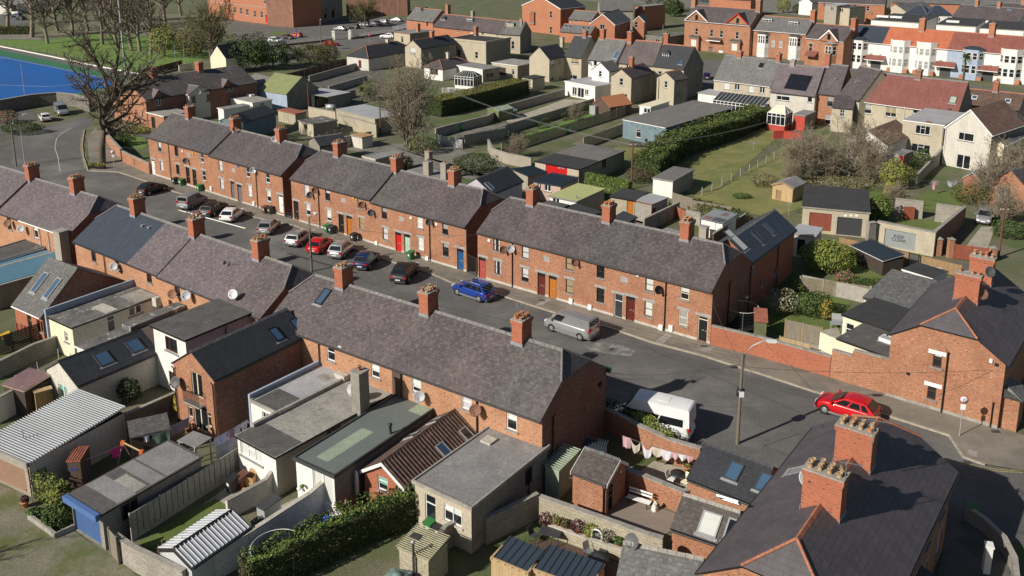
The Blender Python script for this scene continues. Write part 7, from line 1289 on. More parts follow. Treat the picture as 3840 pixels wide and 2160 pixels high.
for a,b_ in(((0,-100,530),(0,520,650)),((0,520,650),(0,1165,787)),((0,-100,818),(0,480,838)),((0,0,570),(0,100,555)),((0,480,838),(0,1000,785))):strip('pitch_line',[G(T(*a)),G(T(*b_))],.16,'paint_line',.016,.02)
strip('pitch_kerb',[G(T(0,-200,425)),G(T(0,0,450)),G(T(0,490,548)),G(T(0,900,635)),G(T(0,1380,722))],.3,'render_white',0,.25)
f_=fence('dark mesh fence with white discs along the hockey pitch',T(0,-150,418),T(0,1390,690),1.3,'net',4.5,'wire','dark_grey',pw=.07)
for i in range(16):
 t=(i+.5)/16;A,B=G(T(0,-150,418)),G(T(0,1390,690));p=A.lerp(B,t);b=MB();b.lathe(V3(0,0,.75),[(.001,-.03),(.25,-.03),(.25,.03),(.001,.03)],'sign_white',12,False,(.2,-1,.1));b.build('advert_disc',f_);f_.children[-1].location=Matrix.Rotation(-f_.rotation_euler.z,3,'Z')@(p-f_.location)
wall('old dark stone wall curving between the pitch and the road',P_([(0,-100,1110),(0,0,1090),(0,160,1060),(0,330,1030),(0,560,1010),(0,740,1030),(0,880,1080)]),2.4,'stone_wall',.5,'concrete')
wall('curved brick boundary wall with coping beside the big tree',P_([(4,985,-120),(4,1060,20),(4,1195,175),(4,1250,205),(4,1455,300)]),1.7,'brick',.3,'concrete')
ground('garden_lawn',P_([(0,1100,1330),(0,1200,1270),(0,1400,1340),(0,1420,1420),(4,1350,60),(4,1200,20)]),'lawn_bright',.006);ground('garden_bed',P_([(0,1000,1280),(0,1140,1180),(0,1450,1260),(0,1420,1340),(0,1200,1280),(4,1190,40),(4,1050,-60)]),'yard_dark',.005)
ground('garden_bed',P_([(0,-100,1080),(0,330,1050),(0,360,1200),(0,100,1360),(4,100,200),(4,-100,200)]),'yard_dark',.005)
fb('white low hall behind the parked cars at the top left corner',T(0,-200,40),T(0,160,45),T(0,200,-10),3.6,'flat_grey','render_white',[w(T(0,140,80),2.6,2.4,'garage','black','black',sill=None)],'building','building',fascia='concrete')
gb('pale cream gabled cottage beyond the bare trees',T(0,2030,545),T(0,2180,560),T(0,2260,520),4.0,T(0,2085,440),'slate_black','render_cream',[],'house')
wall('cream yard wall behind the brick house chimney',P_([(0,1730,690),(0,1860,670)]),1.5,'render_cream',.2,'concrete');fence('brown board fence behind the brick house',T(0,1500,720),T(0,1760,650),1.8,'timber_brown',2.0,'board','timber_brown')
# ================================================================ VEHICLES
KINDS=dict(hatch=(4.05,1.74,1.46,.95,.93,.72,-.48,.25,-.33,.03),suv=(4.5,1.88,1.64,1.08,1.06,.88,-.48,.26,-.34,.03),estate=(4.55,1.78,1.47,.95,.93,.74,-.485,.23,-.40,.02),saloon=(4.6,1.78,1.43,.93,.9,.74,-.38,.23,-.2,.03),mpv=(4.1,1.74,1.57,1.0,.99,.8,-.48,.28,-.37,.07),smallvan=(4.4,1.82,1.83,1.08,1.06,.82,-.495,.26,-.47,.10),van=(4.95,1.92,1.98,1.18,1.15,.88,-.497,.36,-.48,.20),camper=(6.1,2.05,2.6,1.28,1.22,.92,-.497,.36,-.485,.20))
def vehicle(label,rear,front,col,kind,group=None,cat=None,side=0,z=(0,0),glassm='glass',rails=None,trim=None,shift=0,name=None,wins=None,low=False):
 L,W,H,belt,hr,hf,cb0,cb1,rf0,rf1=KINDS[kind];A,B=G(rear,z[0]),G(front,z[1]);A.z=B.z=0;d=(B-A).normalized();nrm=V3(-d.y,d.x);c=(A+B)/2+nrm*(W/2*side)+d*shift
 cat=cat or('van' if kind in('van','smallvan','camper')else 'car');e=empty(name or{'van':'parked_van','car':'parked_car'}.get(cat,cat),c,math.atan2(d.y,d.x),label,cat,group)
 paint=col if col in MT else 'car_'+col;w=W/2;box=kind in('van','smallvan','camper')
 st=[(-.5,.42,.66,.84),(-.49,.30,.80,.93),(-.46,.24,belt-.04,.975),(-.36,.2,belt,1),(-.1,.2,belt,1),(.14,.2,belt,1),(cb1,.2,hr,1),(.40,.22,hf+(.1 if not box else .14),.97),(.46,.25,hf,.92),(.49,.3,hf-.14,.86),(.5,.4,.52,.8)]
 rows=[]
 for(t,zb,zt,k)in st:
  ww=w*k;rows.append([V3(t*L,y*ww,zz)for y,zz in((-.86,zb),(-.99,zb+.12),(-1,(zb+zt)/2),(-.985,zt-.1),(-.93,zt-.02),(-.6,zt+.02),(0,zt+.035),(.6,zt+.02),(.93,zt-.02),(.985,zt-.1),(1,(zb+zt)/2),(.99,zb+.12),(.86,zb))])
 b=MB();b.grid(rows,paint,True,True);b.poly(rows[0],paint);b.poly(rows[-1][::-1],paint)
 bw,rw=w*.93,w*(.76 if not box else .86);zr=H;q_=.05 if not box else .02;xs=[(cb0*L,belt-.03,bw),(rf0*L,zr-.09,rw),((rf0+q_)*L,zr-.015,rw*.98),((rf0+rf1)/2*L,zr+.02,rw),((rf1-q_-.02)*L,zr,rw*.98),(rf1*L,zr-.08,rw),(cb1*L,hr-.02,bw)]
 cab=[]
 for(x,zz,hw_)in xs:cab.append((x,zz,hw_))
 def cr(i,s):x,zz,hw_=cab[i];return V3(x,s*hw_,zz)
 for s in(-1,1):
  f_=[cr(i,s)for i in range(7)];b.poly(f_ if s<0 else f_[::-1],paint)
 for i in range(6):
  b.grid([[cr(i,s)+V3(0,0,c)if 0<i<6 else cr(i,s)for s,c in((-1,0),(-.75,.035),(0,.05),(.75,.035),(1,0))],[cr(i+1,s)+V3(0,0,c)if i<5 else cr(i+1,s)for s,c in((-1,0),(-.75,.035),(0,.05),(.75,.035),(1,0))]][::-1],paint)
 bo=b.build('body',e)
 def pane(nm,a0,a1,c1,c0,m0,out):
  ctr=(a0+a1+c0+c1)/4;q=[ctr+(p-ctr)*m0+out for p in(a0,a1,c1,c0)];bb=MB();bb.poly(q,glassm);n_=(q[1]-q[0]).cross(q[2]-q[0])
  if n_.dot(out)<0:bb=MB();bb.poly(q[::-1],glassm)
  return bb.build(nm,e)
 pane('windscreen',cr(6,-1),cr(6,1),cr(5,1),cr(5,-1),.88,V3(.03,0,.05))
 if kind not in('camper',):pane('rear_window',cr(0,1).lerp(cr(1,1),.12 if not box else .3),cr(0,-1).lerp(cr(1,-1),.12 if not box else .3),cr(1,-1),cr(1,1),.84 if not box else .8,V3(-.035,0,.04))
 x0,x1,xr0,xr1=cb0*L,cb1*L,rf0*L,rf1*L
 for s in(-1,1):
  def q(ta,tb,vb=.1,vt=.84):
   P=[]
   for(t,v)in((ta,vb),(tb,vb),(tb,vt),(ta,vt)):
    xb,xt=x0+(x1-x0)*t,xr0+(xr1-xr0)*t;zb_,hw_=belt-.03+(zr-.05-belt+.03)*v,bw+(rw-bw)*v;P.append(V3(xb+(xt-xb)*v,s*(hw_+.008),zb_))
   return P
  spans={'van':[(.72,.96)],'smallvan':[(.62,.95)],'camper':[(.74,.97),(.09,.44),(.46,.70)]}.get(kind,[(.1,.26),(.31,.57),(.62,.9)]if kind in('estate','suv','mpv')else[(.16,.5),(.55,.9)])
  for(ta,tb)in spans:
   vb,vt=(.1,.84)if kind!='camper' else(.02,.46);P=q(ta,tb,vb,vt);bb=MB();bb.poly(P if s<0 else P[::-1],glassm);so=bb.build('side_window',e)
   if kind=='camper' and s<0 and ta<.2:
    cbm=MB();
    for(u0,u1)in((.09,.15),(.28,.36)):Pq=q(u0+.005,u1,.05,.43);cbm.poly([p+V3(0,-.006,0)for p in Pq],'green_curtain');
    cbm.build('curtain',so)
 for sx in(-.31,.31):
  for s in(-1,1):
   r=.31 if kind not in('suv','van','camper')else .35;c0=V3(sx*L,s*(w-.09),r);bb=MB();bb.lathe(c0,[(r*.7,-.11),(r*.97,-.1),(r,-.04),(r,.06),(r*.95,.1),(r*.68,.105)],'tyre',16,True,(0,s,0));wo=bb.build('wheel',e)
   rb=MB();rb.lathe(c0+V3(0,s*.085,0),[(r*.68,0),(r*.6,.022),(r*.2,.03),(.001,.035)],'alloy' if kind!='van' else 'grey',10,False,(0,s,0));rb.build('rim',wo)
   for k in range(5):
    a_=k*1.2566;pass
   ab=MB();ab.lathe(V3(sx*L,s*(w*.995),r+.01),[(r*1.0,.0),(r*1.16,.004),(r*1.16,-.2)],'black',16,False,(0,s,0));ab.poly([V3(sx*L+r*1.12*math.cos(t*.3927),s*(w*1.0+.002),r+.02+r*1.12*math.sin(t*.3927))for t in range(16)][::(-1 if s>0 else 1)],'black');ab.build('wheel_arch',e)
 for s in(-1,1):
  bb=MB();zz=.72 if not box else 1.0;bb.box(-.503*L,-.475*L,s*w*.62 if s>0 else-w*.93,w*.93 if s>0 else-w*.62,zz,zz+(.18 if not box else .3),'lamp_red');bb.build('tail_light',e)
  bb=MB();bb.box(.462*L,.489*L,s*w*.5 if s>0 else-w*.86,w*.86 if s>0 else-w*.5,hf-.14,hf+.0,'lamp_clear');bb.build('headlight',e)
  bb=MB();bb.box((cb1-.07)*L,(cb1-.03)*L,s*(w+.02)if s>0 else-(w+.2),(w+.2)if s>0 else-(w+.02),belt,belt+.17,paint);bb.build('wing_mirror',e)
 for x,zz in((-.502,.5),(.502,.42)):bb=MB();bb.box(min(x*L,x*L*1.004),max(x*L,x*L*1.004),-.26,.26,zz,zz+.12,'sign_white');bb.build('number_plate',e)
 bb=MB();bb.box(-.504*L,-.47*L,-w*.84,w*.84,.26,.44,trim or 'dark_grey');bb.build('bumper',e);bb=MB();bb.box(.47*L,.503*L,-w*.76,w*.76,.24,.4,trim or 'dark_grey');bb.build('bumper',e)
 if rails:
  for s in(-1,1):bb=MB();bb.tube([V3(rf0*L+.15,s*rw*.9,zr+.06),V3(rf1*L-.2,s*rw*.9,zr+.06)],.025,rails,5);bb.build('roof_rail',e)
 if trim:
  for s in(-1,1):bb=MB();bb.box(-.26*L,.25*L,s*w-.015,s*w+.015,.22,.36,trim);bb.build('sill_trim',e)
 return e
gP='cars parked along the far kerb'
vehicle('black hatchback with red tail lamps, farthest along the terrace kerb',T(4,1348,508),T(4,1600,428),'black','hatch',gP)
vehicle('small silver grey panel van parked before a row of dark cars',T(4,1765,645),T(4,1960,553),'grey','smallvan',gP)
vehicle('black car between the small grey van and the white hatchback',T(4,1978,715),T(4,2155,612),'black','estate',gP,trim=None)
vehicle('white hatchback parked in the terrace street',T(4,2175,772),T(4,2318,668),'white','hatch',gP)
vehicle('silver hatchback next after the white one',T(5,95,892),T(5,212,782),'silver','hatch',gP)
vehicle('silver estate car left of the red hatchback',T(5,372,1000),T(5,532,888),'silver','estate',gP,rails='steel')
vehicle('bright red hatchback parked between two silver cars',T(5,578,1072),T(5,712,965),'red','hatch',gP)
vehicle('silver people carrier right of the red hatchback',T(5,785,1122),T(5,925,1005),'silver','mpv',gP,rails='steel')
vehicle('dark navy car beside the silver people carrier',T(5,1032,1228),T(5,1160,1108),'navy','mpv',gP)
vehicle('black sport utility car with a brownish roof, last before the blue one',T(5,1388,1372),T(5,1540,1205),'black','suv',gP)
vehicle('bright blue off-roader facing left along the kerb',T(9,2190,145),T(5,1968,1462),'blue','suv',None,side=-1,rails='steel',trim='grey',shift=.1)
vehicle('dusty silver panel van outside the open front door',T(10,735,522),T(10,402,412),'silver','van',None,side=-1,trim='grey')
e=vehicle('white camper van with green curtains behind the ivy wall',T(10,1725,1478),T(10,1000,1300),'van_white','camper',None,side=-1,z=(.35,.35))
b=MB();b.box(-1.3,-.5,-.35,.35,2.56,2.68,'plastic_white');b.build('roof_vent',e);b=MB()
for i in range(6):y=-.65+i*.26;b.box(-2.6,1.0,y,y+.05,2.553,2.575,'concrete_pale')
b.build('roof_ribs',e)
vehicle('bright red sport utility car parked below the corner house gable',T(11,1000,1330),T(11,628,1212),'red','suv',None,side=-1,trim='grey',shift=-.1)
vehicle('white hatchback at the bend beside a white van',T(0,478,1212),T(0,395,1118),'white','hatch')
vehicle('pale grey van facing us at the bend under the stone wall',T(0,540,1052),T(0,655,1152),'silver','van')
vehicle('silver hatchback in the driveway under bare branches',T(7,2215,680),T(7,2165,808),'silver','hatch')
gF='cars in the school forecourt'
vehicle('white sport utility car behind the forecourt railing',T(1,140,408),T(1,300,412),'white','suv',gF);vehicle('brown grey car between the white and orange forecourt cars',T(1,275,372),T(1,395,382),'brown','hatch',gF);vehicle('orange hatchback at the edge of the forecourt',T(1,480,362),T(1,355,352),'orange','hatch',gF)
vehicle('black hatchback on the street outside the forecourt railing',T(1,470,482),T(1,650,480),'black','hatch',gF);vehicle('red estate car outside the forecourt gate',T(1,668,448),T(1,845,440),'red','estate',gF);vehicle('white and black sport utility car beside the red edged rear wing',T(1,1365,372),T(1,1228,368),'white','suv',gF)
vehicle('silver saloon nearest the forecourt gate pier',T(1,920,298),T(1,760,288),'silver','saloon',gF);vehicle('black estate car behind the silver saloon',T(1,1025,280),T(1,905,272),'black','estate',gF);vehicle('white saloon in the middle of the forecourt row',T(1,1160,262),T(1,1018,250),'white','saloon',gF);vehicle('silver blue car half hidden in the forecourt row',T(1,1240,246),T(1,1130,236),'silver','hatch',gF);vehicle('silver estate car in the forecourt row',T(1,1320,232),T(1,1175,222),'silver','estate',gF);vehicle('silver saloon at the far right of the forecourt row',T(1,1450,212),T(1,1312,206),'silver','saloon',gF)
gK='cars in the car park at the top left corner'
vehicle('pale silver car at the left of the top corner car park',T(0,110,155),T(0,25,145),'silver','hatch',gK);vehicle('dark car behind the others in the top corner car park',T(0,220,130),T(0,105,118),'black','hatch',gK);vehicle('dark blue car in the middle of the top corner car park',T(0,215,170),T(0,92,165),'navy','estate',gK);vehicle('dark car nearest the tree in the top corner car park',T(0,255,195),T(0,140,188),'black','hatch',gK)
vehicle('dark car parked beyond the tall dark gable',T(2,1935,800),T(2,1930,720),'navy','hatch')
# ================================================================ VEGETATION
def tree(label,px,H,seed,tr=.3,tl=.3,n=(9,8,6,3),ln=(.5,.45,.45,.5),ang=(35,65),up=.5,m='twig',bm='bark',name='bare_tree',group=None,stems=1,twr=.02,low=.5):
 """a leafless tree: trunk and limbs in one part, the twigs of its crown in another"""
 g=G(px);rnd=random.Random(seed);e=empty(name,g,0,label,'tree',group);tb,cb=MB(),MB()
 def branch(p,d,L,r,r1,lv,k=5):
  pts=[p];q=p.copy();dd=d.copy()
  for i in range(k):
   dd=(dd+Vector((rnd.gauss(0,1),rnd.gauss(0,1),rnd.gauss(0,.7)))*(.10+.05*lv)+V3(0,0,up*(.30 if lv<3 else .14))).normalized();q=q+dd*(L/k);pts.append(q)
  rs=[max(r+(r1-r)*i/k,.35*twr)for i in range(k+1)];(tb if lv<2 else cb).tube(pts,rs,bm if lv<2 else m,8 if lv==0 else(6 if lv==1 else 3),lv<2,True);return pts,rs
 def fill(pts,rs,L,lv,t0,axis):
  if lv>4:return
  k=len(pts)-1;c=n[lv-1];c=max(1,int(c*rnd.uniform(.7,1.3)+.5));ph=rnd.uniform(0,6.28)
  for j in range(c):
   t=t0+(1-t0)*((j+rnd.random())/c);i=min(int(t*k),k-1);o=pts[i].lerp(pts[i+1],t*k-i);ax=(pts[i+1]-pts[i]).normalized();sd=Matrix.Rotation(ph+j*2.4+rnd.uniform(-.5,.5),3,ax)@ax.orthogonal().normalized();a=R(rnd.uniform(*ang))*(1 if lv<3 else .85)
   d=(ax*math.cos(a)+sd*math.sin(a)).normalized();l2=(H if lv==1 else L)*ln[lv-1]*rnd.uniform(.6,1.15)*(1-.45*t if lv>1 else 1);r0=min(rs[i]*.75,(tr*.5,tr*.22,twr*1.7,twr,twr)[lv-1]);q,qs=branch(o,d,l2,r0,twr*(.9,.8,.6,.4,.3)[lv-1],lv,5 if lv<3 else(3 if lv==3 else 2));fill(q,qs,l2,lv+1,.18 if lv<3 else .1,ax)
 for s_ in range(stems):
  a=6.283*s_/stems+.4;d0=V3(math.cos(a)*.22,math.sin(a)*.22,1).normalized()if stems>1 else V3(.03,-.02,1);pts,rs=branch(V3(math.cos(a),math.sin(a))*(.3 if stems>1 else 0),d0,H*tl,tr,tr*.62,0);fill(pts,rs,H*tl,1,low,d0)
 tb.build('trunk',e);cb.build('crown',e)
 return e
def leaves(b,n,fn,m,sz,rnd,flat=.0):
 """n small leaf cards placed by fn(rnd) -> (point, outward)"""
 for i in range(n):
  p,o=fn(rnd);o=Vector(o);a=Vector((rnd.gauss(0,1),rnd.gauss(0,1),rnd.gauss(0,1))).normalized();nn=(o*(1.0+flat)+a*.9).normalized();t=nn.orthogonal().normalized();t=Matrix.Rotation(rnd.uniform(0,6.28),3,nn)@t;u=nn.cross(t);s=sz*rnd.uniform(.6,1.35)
  mm=m if isinstance(m,str)else rnd.choice(m);b.poly([p-t*s*.5,p+u*s*.32,p+t*s*.6,p-u*s*.32],mm)
def lump(p,seed):
 return math.sin(p.x*2.1+seed)*math.sin(p.y*2.3+seed*1.7)*math.sin(p.z*2.7+seed*.6)+.5*math.sin(p.x*5.3+seed)*math.sin(p.y*4.9)*math.sin(p.z*5.7+seed)
def bush(label,px,rx,ry,h,seed,m,n=1400,sz=.16,name='bush',cat='bush',group=None,base=None,z0=.0,core=None,rough=.16,yaw=0,pw=2.0,trunk=True):
 """a rounded evergreen: leaf cards over an uneven crown, stems within"""
 g=base or G(px);rnd=random.Random(seed);e=empty(name,g,yaw,label,cat,group);b=MB()
 def surf(rnd):
  th=rnd.uniform(0,6.283);c=rnd.uniform(-.75,1);s=math.sqrt(max(0,1-c*c));d=V3(s*math.cos(th),s*math.sin(th),c);k=1+rough*1.3*lump(d*1.6,seed);k*=1-.28*rnd.random()**2.2
  p=V3(d.x*rx*k,d.y*ry*k,z0+(h-z0)*(.5+.5*d.z*k));return p,V3(d.x/rx,d.y/ry,d.z*2/(h-z0)).normalized()
 leaves(b,n,surf,m,sz,rnd);
 b.build('foliage',e)
 if trunk:
  tb=MB()
  for i in range(7):a=rnd.uniform(0,6.28);rr=rnd.uniform(.2,.75);tb.tube([V3(0,0,0),V3(math.cos(a)*rx*rr*.5,math.sin(a)*ry*rr*.5,h*.4),V3(math.cos(a)*rx*rr,math.sin(a)*ry*rr,h*rnd.uniform(.55,.85))],[.06,.04,.015],'bark',5)
  tb.build('stem',e)
 return e
def hedge(label,pts,wd,h,seed,m,dens=70,sz=.17,name='hedge',top=None,cat='hedge',stems=True,rough=.12,corem='leaf_dark',shrink=.86):
 """a hedge along photograph points on the ground: leaf cards over a dark twiggy core"""
 W=[p.copy()if isinstance(p,Vector)else G(p)for p in pts];o=W[0].copy();o.z=0;e=empty(name,o,0,label,cat);rnd=random.Random(seed);b=MB();HH=h if isinstance(h,(list,tuple))else[h]*len(W);lens=[(W[i+1]-W[i]).length for i in range(len(W)-1)];tot=sum(lens);cb=MB()
 cr=[]
 for i,p in enumerate(W):
  d=(W[min(i+1,len(W)-1)]-W[max(i-1,0)]);d.z=0;d.normalize();n_=V3(-d.y,d.x);q=V3(p.x,p.y)-o;k=wd/2*shrink;cr.append([q-n_*k,q+n_*k,q+n_*k*.93+V3(0,0,HH[i]*(shrink+.06)),q-n_*k*.93+V3(0,0,HH[i]*(shrink+.06))])
 cb.grid(cr[::-1],corem,True,False);cb.poly(cr[0],corem);cb.poly(cr[-1][::-1],corem);cb.build('inner_growth',e)
 def at(s):
  for i,l in enumerate(lens):
   if s<=l or i==len(lens)-1:t=min(1,s/l);d=(W[i+1]-W[i]).normalized();return W[i].lerp(W[i+1],t)-o,d,HH[i]+(HH[i+1]-HH[i])*t
   s-=l
 def f_side(rnd):
  p,d,hh=at(rnd.random()*tot);n_=V3(-d.y,d.x);s=rnd.choice((-1,1));z=rnd.random()*hh;k=1+rough*lump(p+V3(0,0,z)+n_*s,seed)-.12*rnd.random()**2;return V3(p.x,p.y)+n_*s*wd/2*k+V3(0,0,z),n_*s+V3(0,0,.3)
 def f_top(rnd):
  p,d,hh=at(rnd.random()*tot);n_=V3(-d.y,d.x);u=rnd.uniform(-1,1);k=1+rough*.8*lump(V3(p.x,p.y)+n_*u,seed+3)-.06*rnd.random()**2;return V3(p.x,p.y)+n_*u*wd/2+V3(0,0,hh*k),V3(0,0,1)+n_*u*.4
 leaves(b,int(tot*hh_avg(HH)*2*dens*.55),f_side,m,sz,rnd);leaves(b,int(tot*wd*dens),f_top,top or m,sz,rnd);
 for i in(0,-1):
  d=(W[1]-W[0]).normalized()*-1 if i==0 else(W[-1]-W[-2]).normalized();n_=V3(-d.y,d.x);c=W[i]-o
  leaves(b,int(wd*HH[i]*dens),lambda r:(V3(c.x,c.y)+n_*r.uniform(-.5,.5)*wd+d*.05+V3(0,0,r.random()*HH[i]),d),m,sz,rnd)
 b.build('foliage',e);return e
def hh_avg(l):return sum(l)/len(l)
def ivy(label,a,b_,h,seed,m,th=.18,dens=110,sz=.17,z0=0,name='ivy',drop=.4):
 A,B=(a.copy()if isinstance(a,Vector)else G(a)),(b_.copy()if isinstance(b_,Vector)else G(b_));A.z=B.z=0;d=B-A;L=d.length;d.normalize();n_=V3(-d.y,d.x);e=empty(name,A,0,label,'ivy');rnd=random.Random(seed);b=MB()
 def f(r):
  s=r.random()*L;hh=h*(1-drop*(.5+.5*math.sin(s*1.7+seed))*r.random());z=z0+r.random()*(hh-z0);sg=r.choice((-1,-1,1));return d*s+n_*sg*th*r.uniform(.6,1.3)+V3(0,0,z),n_*sg+V3(0,0,.25)
 leaves(b,int(L*h*dens),f,m,sz,rnd)
 def f2(r):s=r.random()*L;return d*s+n_*r.uniform(-th,th)*1.5+V3(0,0,h*(1-drop*(.5+.5*math.sin(s*1.7+seed))*.5)),V3(0,0,1)
 leaves(b,int(L*dens*.5),f2,m,sz,rnd);b.build('foliage',e);tb=MB()
 for i in range(max(2,int(L/.8))):s=(i+.5)*L/max(2,int(L/.8));tb.tube([d*s,d*(s+.2)+V3(0,0,h*.4),d*(s-.1)+V3(0,0,h*.8)],[.03,.02,.008],'bark',4)
 tb.build('stem',e);return e
tree('huge bare street tree with a dense twiggy crown at the bend',T(4,985,195),25,3,.62,.5,(17,11,9,5),(.44,.44,.38,.46),(35,78),.30,'twig','bark',twr=.034,low=.34)
tree('tall many stemmed bare tree on the lane behind the far terrace',T(5,1500,60),16,12,.14,.66,(12,9,7,4),(.36,.44,.42,.45),(25,58),.42,'twig_pale','bark_pale',stems=8,twr=.027,low=.06)
pk=tree('bare park tree right of the floodlight mast',T(0,1455,520),22,21,.5,.5,(14,9,7,5),(.44,.44,.4,.45),(30,64),.4,'twig','bark_pale',twr=.042,low=.3,group='bare trees of the park')
spots=[((0,1350,500),.92,'bare park tree with a pale trunk, left of a similar pair',1.1),((0,1275,490),1.0,'bare park tree with a pale trunk in the middle of three',2.3),((0,1140,470),1.05,'bare park tree just behind the floodlight mast',3.1),((0,990,430),.95,'bare park tree behind the hockey pitch corner',4.4),((0,310,360),1.35,'tall forked bare tree at the left of the park',5.2),((0,700,330),1.0,'bare park tree seen through the big street tree',.6),((0,850,300),1.1,'bare tree far back in the park, left of the mast',1.9),((0,560,300),1.0,'bare tree far back in the park near the path',2.9),((0,1600,220),1.1,'purplish bare tree at the back of the park',3.7),((0,1180,260),1.15,'bare tree far back in the park, behind the pale trunks',4.9),((0,1420,200),1.1,'bare tree far back in the park beside the institution',5.7),((0,75,250),1.2,'dark bare tree beside the top corner car park',.2),((0,460,420),.9,'bare tree on the grass near the pitch fence',1.4),((0,1000,220),1.1,'bare tree in the far middle of the park',2.0),((0,1750,150),1.0,'bare tree close to the brick institution',3.3)]
for(px,s,lb,rz_)in spots:
 c=copy_tree(pk);c.location=G(T(*px));c.rotation_euler=(0,0,rz_);c.scale=(s*1.05,s*1.05,s);c["label"]=lb
tree('spreading bare tree with three trunks beside the cream cottage',T(0,2050,600),19,33,.28,.5,(12,9,8,5),(.44,.44,.4,.45),(25,62),.4,'twig_green','bark_pale',stems=4,twr=.04,low=.25)
tree('round bare tree beside the forecourt cars',T(1,1100,265),14,44,.3,.35,(16,10,8,5),(.5,.42,.4,.45),(30,70),.35,'twig_green','bark',stems=2,twr=.042,low=.3)
bush('bright olive evergreen tree beside the pale park trunks',T(0,1600,545),4.2,4.2,8.5,5,['leaf_olive','leaf_lime','leaf_olive'],2600,.42,'evergreen_tree','tree',z0=.4,rough=.25)
bush('olive brown evergreen between the park lawn and the bare tree',T(0,1860,560),3.6,3.6,8.0,6,['leaf_brown','leaf_olive'],2200,.4,'evergreen_tree','tree',rough=.3)
bush('large dark evergreen behind the brick house',T(0,2400,680),5.5,4.5,8.5,7,['leaf_dark','leaf_dark','leaf_mid'],3600,.42,'evergreen_tree','tree',rough=.3);bush('dark spreading evergreen above the barn',T(1,180,660),6.0,4.5,7.0,8,['leaf_dark','leaf_dark','leaf_hedge'],3600,.42,'evergreen_tree','tree',rough=.3)
bush('brown clipped bushes behind the street lamp',T(1,560,620),4.5,3.5,5.0,9,['leaf_brown','leaf_brown','leaf_olive'],3200,.3,rough=.18);bush('olive bush at the corner below the lamp',T(1,720,600),3.0,2.6,4.6,10,['leaf_brown','leaf_olive'],2000,.3,rough=.2)
def palm(label,px,h,seed,n=60,r=1.5):
 g=G(px);rnd=random.Random(seed);e=empty('palm_tree',g,0,label,'palm');b=MB();b.tube([V3(0,0,0),V3(.05,0,h)],[.16,.12],'bark',7);b.build('trunk',e);b=MB()
 for i in range(n):
  a=rnd.uniform(0,6.28);el=rnd.uniform(-.5,1.3);d=V3(math.cos(a)*math.cos(el),math.sin(a)*math.cos(el),math.sin(el));t=d.cross(V3(0,0,1)).normalized()*.06;p0=V3(.05,0,h);p1=p0+d*r*.6;p2=p0+d*r*rnd.uniform(.9,1.1)+V3(0,0,-.35)
  b.poly([p0-t*.5,p0+t*.5,p1+t,p1-t],'leaf_mid');b.poly([p1-t,p1+t,p2],'leaf_lime')
 b.build('fronds',e);return e
palm('cabbage palm beside the red estate car',T(1,765,480),2.4,3);palm('cabbage palm in the shaded garden left of the tall bare tree',T(1,1050,985),2.2,4,90,1.7);palm('tall cabbage palm before the pale blue house',T(3,1985,770),5.0,5,80,1.6)
bush('green gold shrub behind the cabbage palm',T(1,1130,960),2.0,2.0,4.0,13,['leaf_olive','leaf_mid'],1500,.22);bush('low dark shrub under the tall bare tree',T(5,1640,90),2.6,1.8,2.6,14,['leaf_brown','leaf_olive','leaf_mid'],1800,.2);bush('rounded dark evergreen shrub behind the middle block',T(5,2150,290),3.4,2.2,3.0,15,['leaf_dark','leaf_hedge','leaf_dark'],3400,.2);bush('ivy mound at the foot of the tall bare tree',T(5,1470,250),1.2,1.0,2.2,16,['leaf_hedge','leaf_mid'],900,.18)
tree('thorny bare shrub beside the carport',T(1,660,960),4.5,55,.05,.5,(6,6,5,2),(.3,.5,.5,.5),(30,65),.3,'twig_pale','bark','bare_shrub',stems=6,low=.1);tree('bare shrub in front of the green roofed barn',T(1,400,940),4.0,56,.05,.6,(5,5,4,2),(.3,.5,.5,.5),(25,50),.45,'twig_pale','bark_pale','bare_shrub',stems=6,low=.15)
g=G(T(12,150,1330));pl=copy_tree(pk);pl.location=V3(g.x-13,g.y-8.5);pl.scale=(.55,.55,.5);pl["label"]='bare tree by the back lane that throws its shadow over the gravel'
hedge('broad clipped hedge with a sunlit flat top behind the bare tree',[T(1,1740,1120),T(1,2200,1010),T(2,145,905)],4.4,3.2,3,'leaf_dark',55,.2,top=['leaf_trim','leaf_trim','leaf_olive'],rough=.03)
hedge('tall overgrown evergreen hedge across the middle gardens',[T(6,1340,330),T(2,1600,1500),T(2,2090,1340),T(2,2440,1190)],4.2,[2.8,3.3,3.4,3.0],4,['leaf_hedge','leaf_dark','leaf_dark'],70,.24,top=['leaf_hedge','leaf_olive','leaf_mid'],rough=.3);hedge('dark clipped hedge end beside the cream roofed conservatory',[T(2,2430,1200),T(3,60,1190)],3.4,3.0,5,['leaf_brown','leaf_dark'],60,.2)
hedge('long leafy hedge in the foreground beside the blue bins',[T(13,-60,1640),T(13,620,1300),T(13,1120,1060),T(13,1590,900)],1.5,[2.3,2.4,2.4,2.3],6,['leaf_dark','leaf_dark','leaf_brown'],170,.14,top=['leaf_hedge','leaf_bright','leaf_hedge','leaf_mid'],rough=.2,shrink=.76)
hedge('ivy covered bank wall beside the red doored garage',[T(6,770,420),T(6,1185,520)],.9,2.2,7,['leaf_hedge','leaf_mid','leaf_bright'],120,.2);hedge('tangle of brown brambles behind the grey board fence',[T(6,1790,620),T(6,2150,720),T(6,2290,780)],2.0,1.2,8,['leaf_brown','leaf_brown','leaf_olive','leaf_mid'],110,.2,rough=.5)
hedge('clipped lawn hedge behind the concrete panel fence',[T(7,930,1385),T(7,1290,1390)],.8,.9,9,['leaf_hedge','leaf_mid'],90,.15)
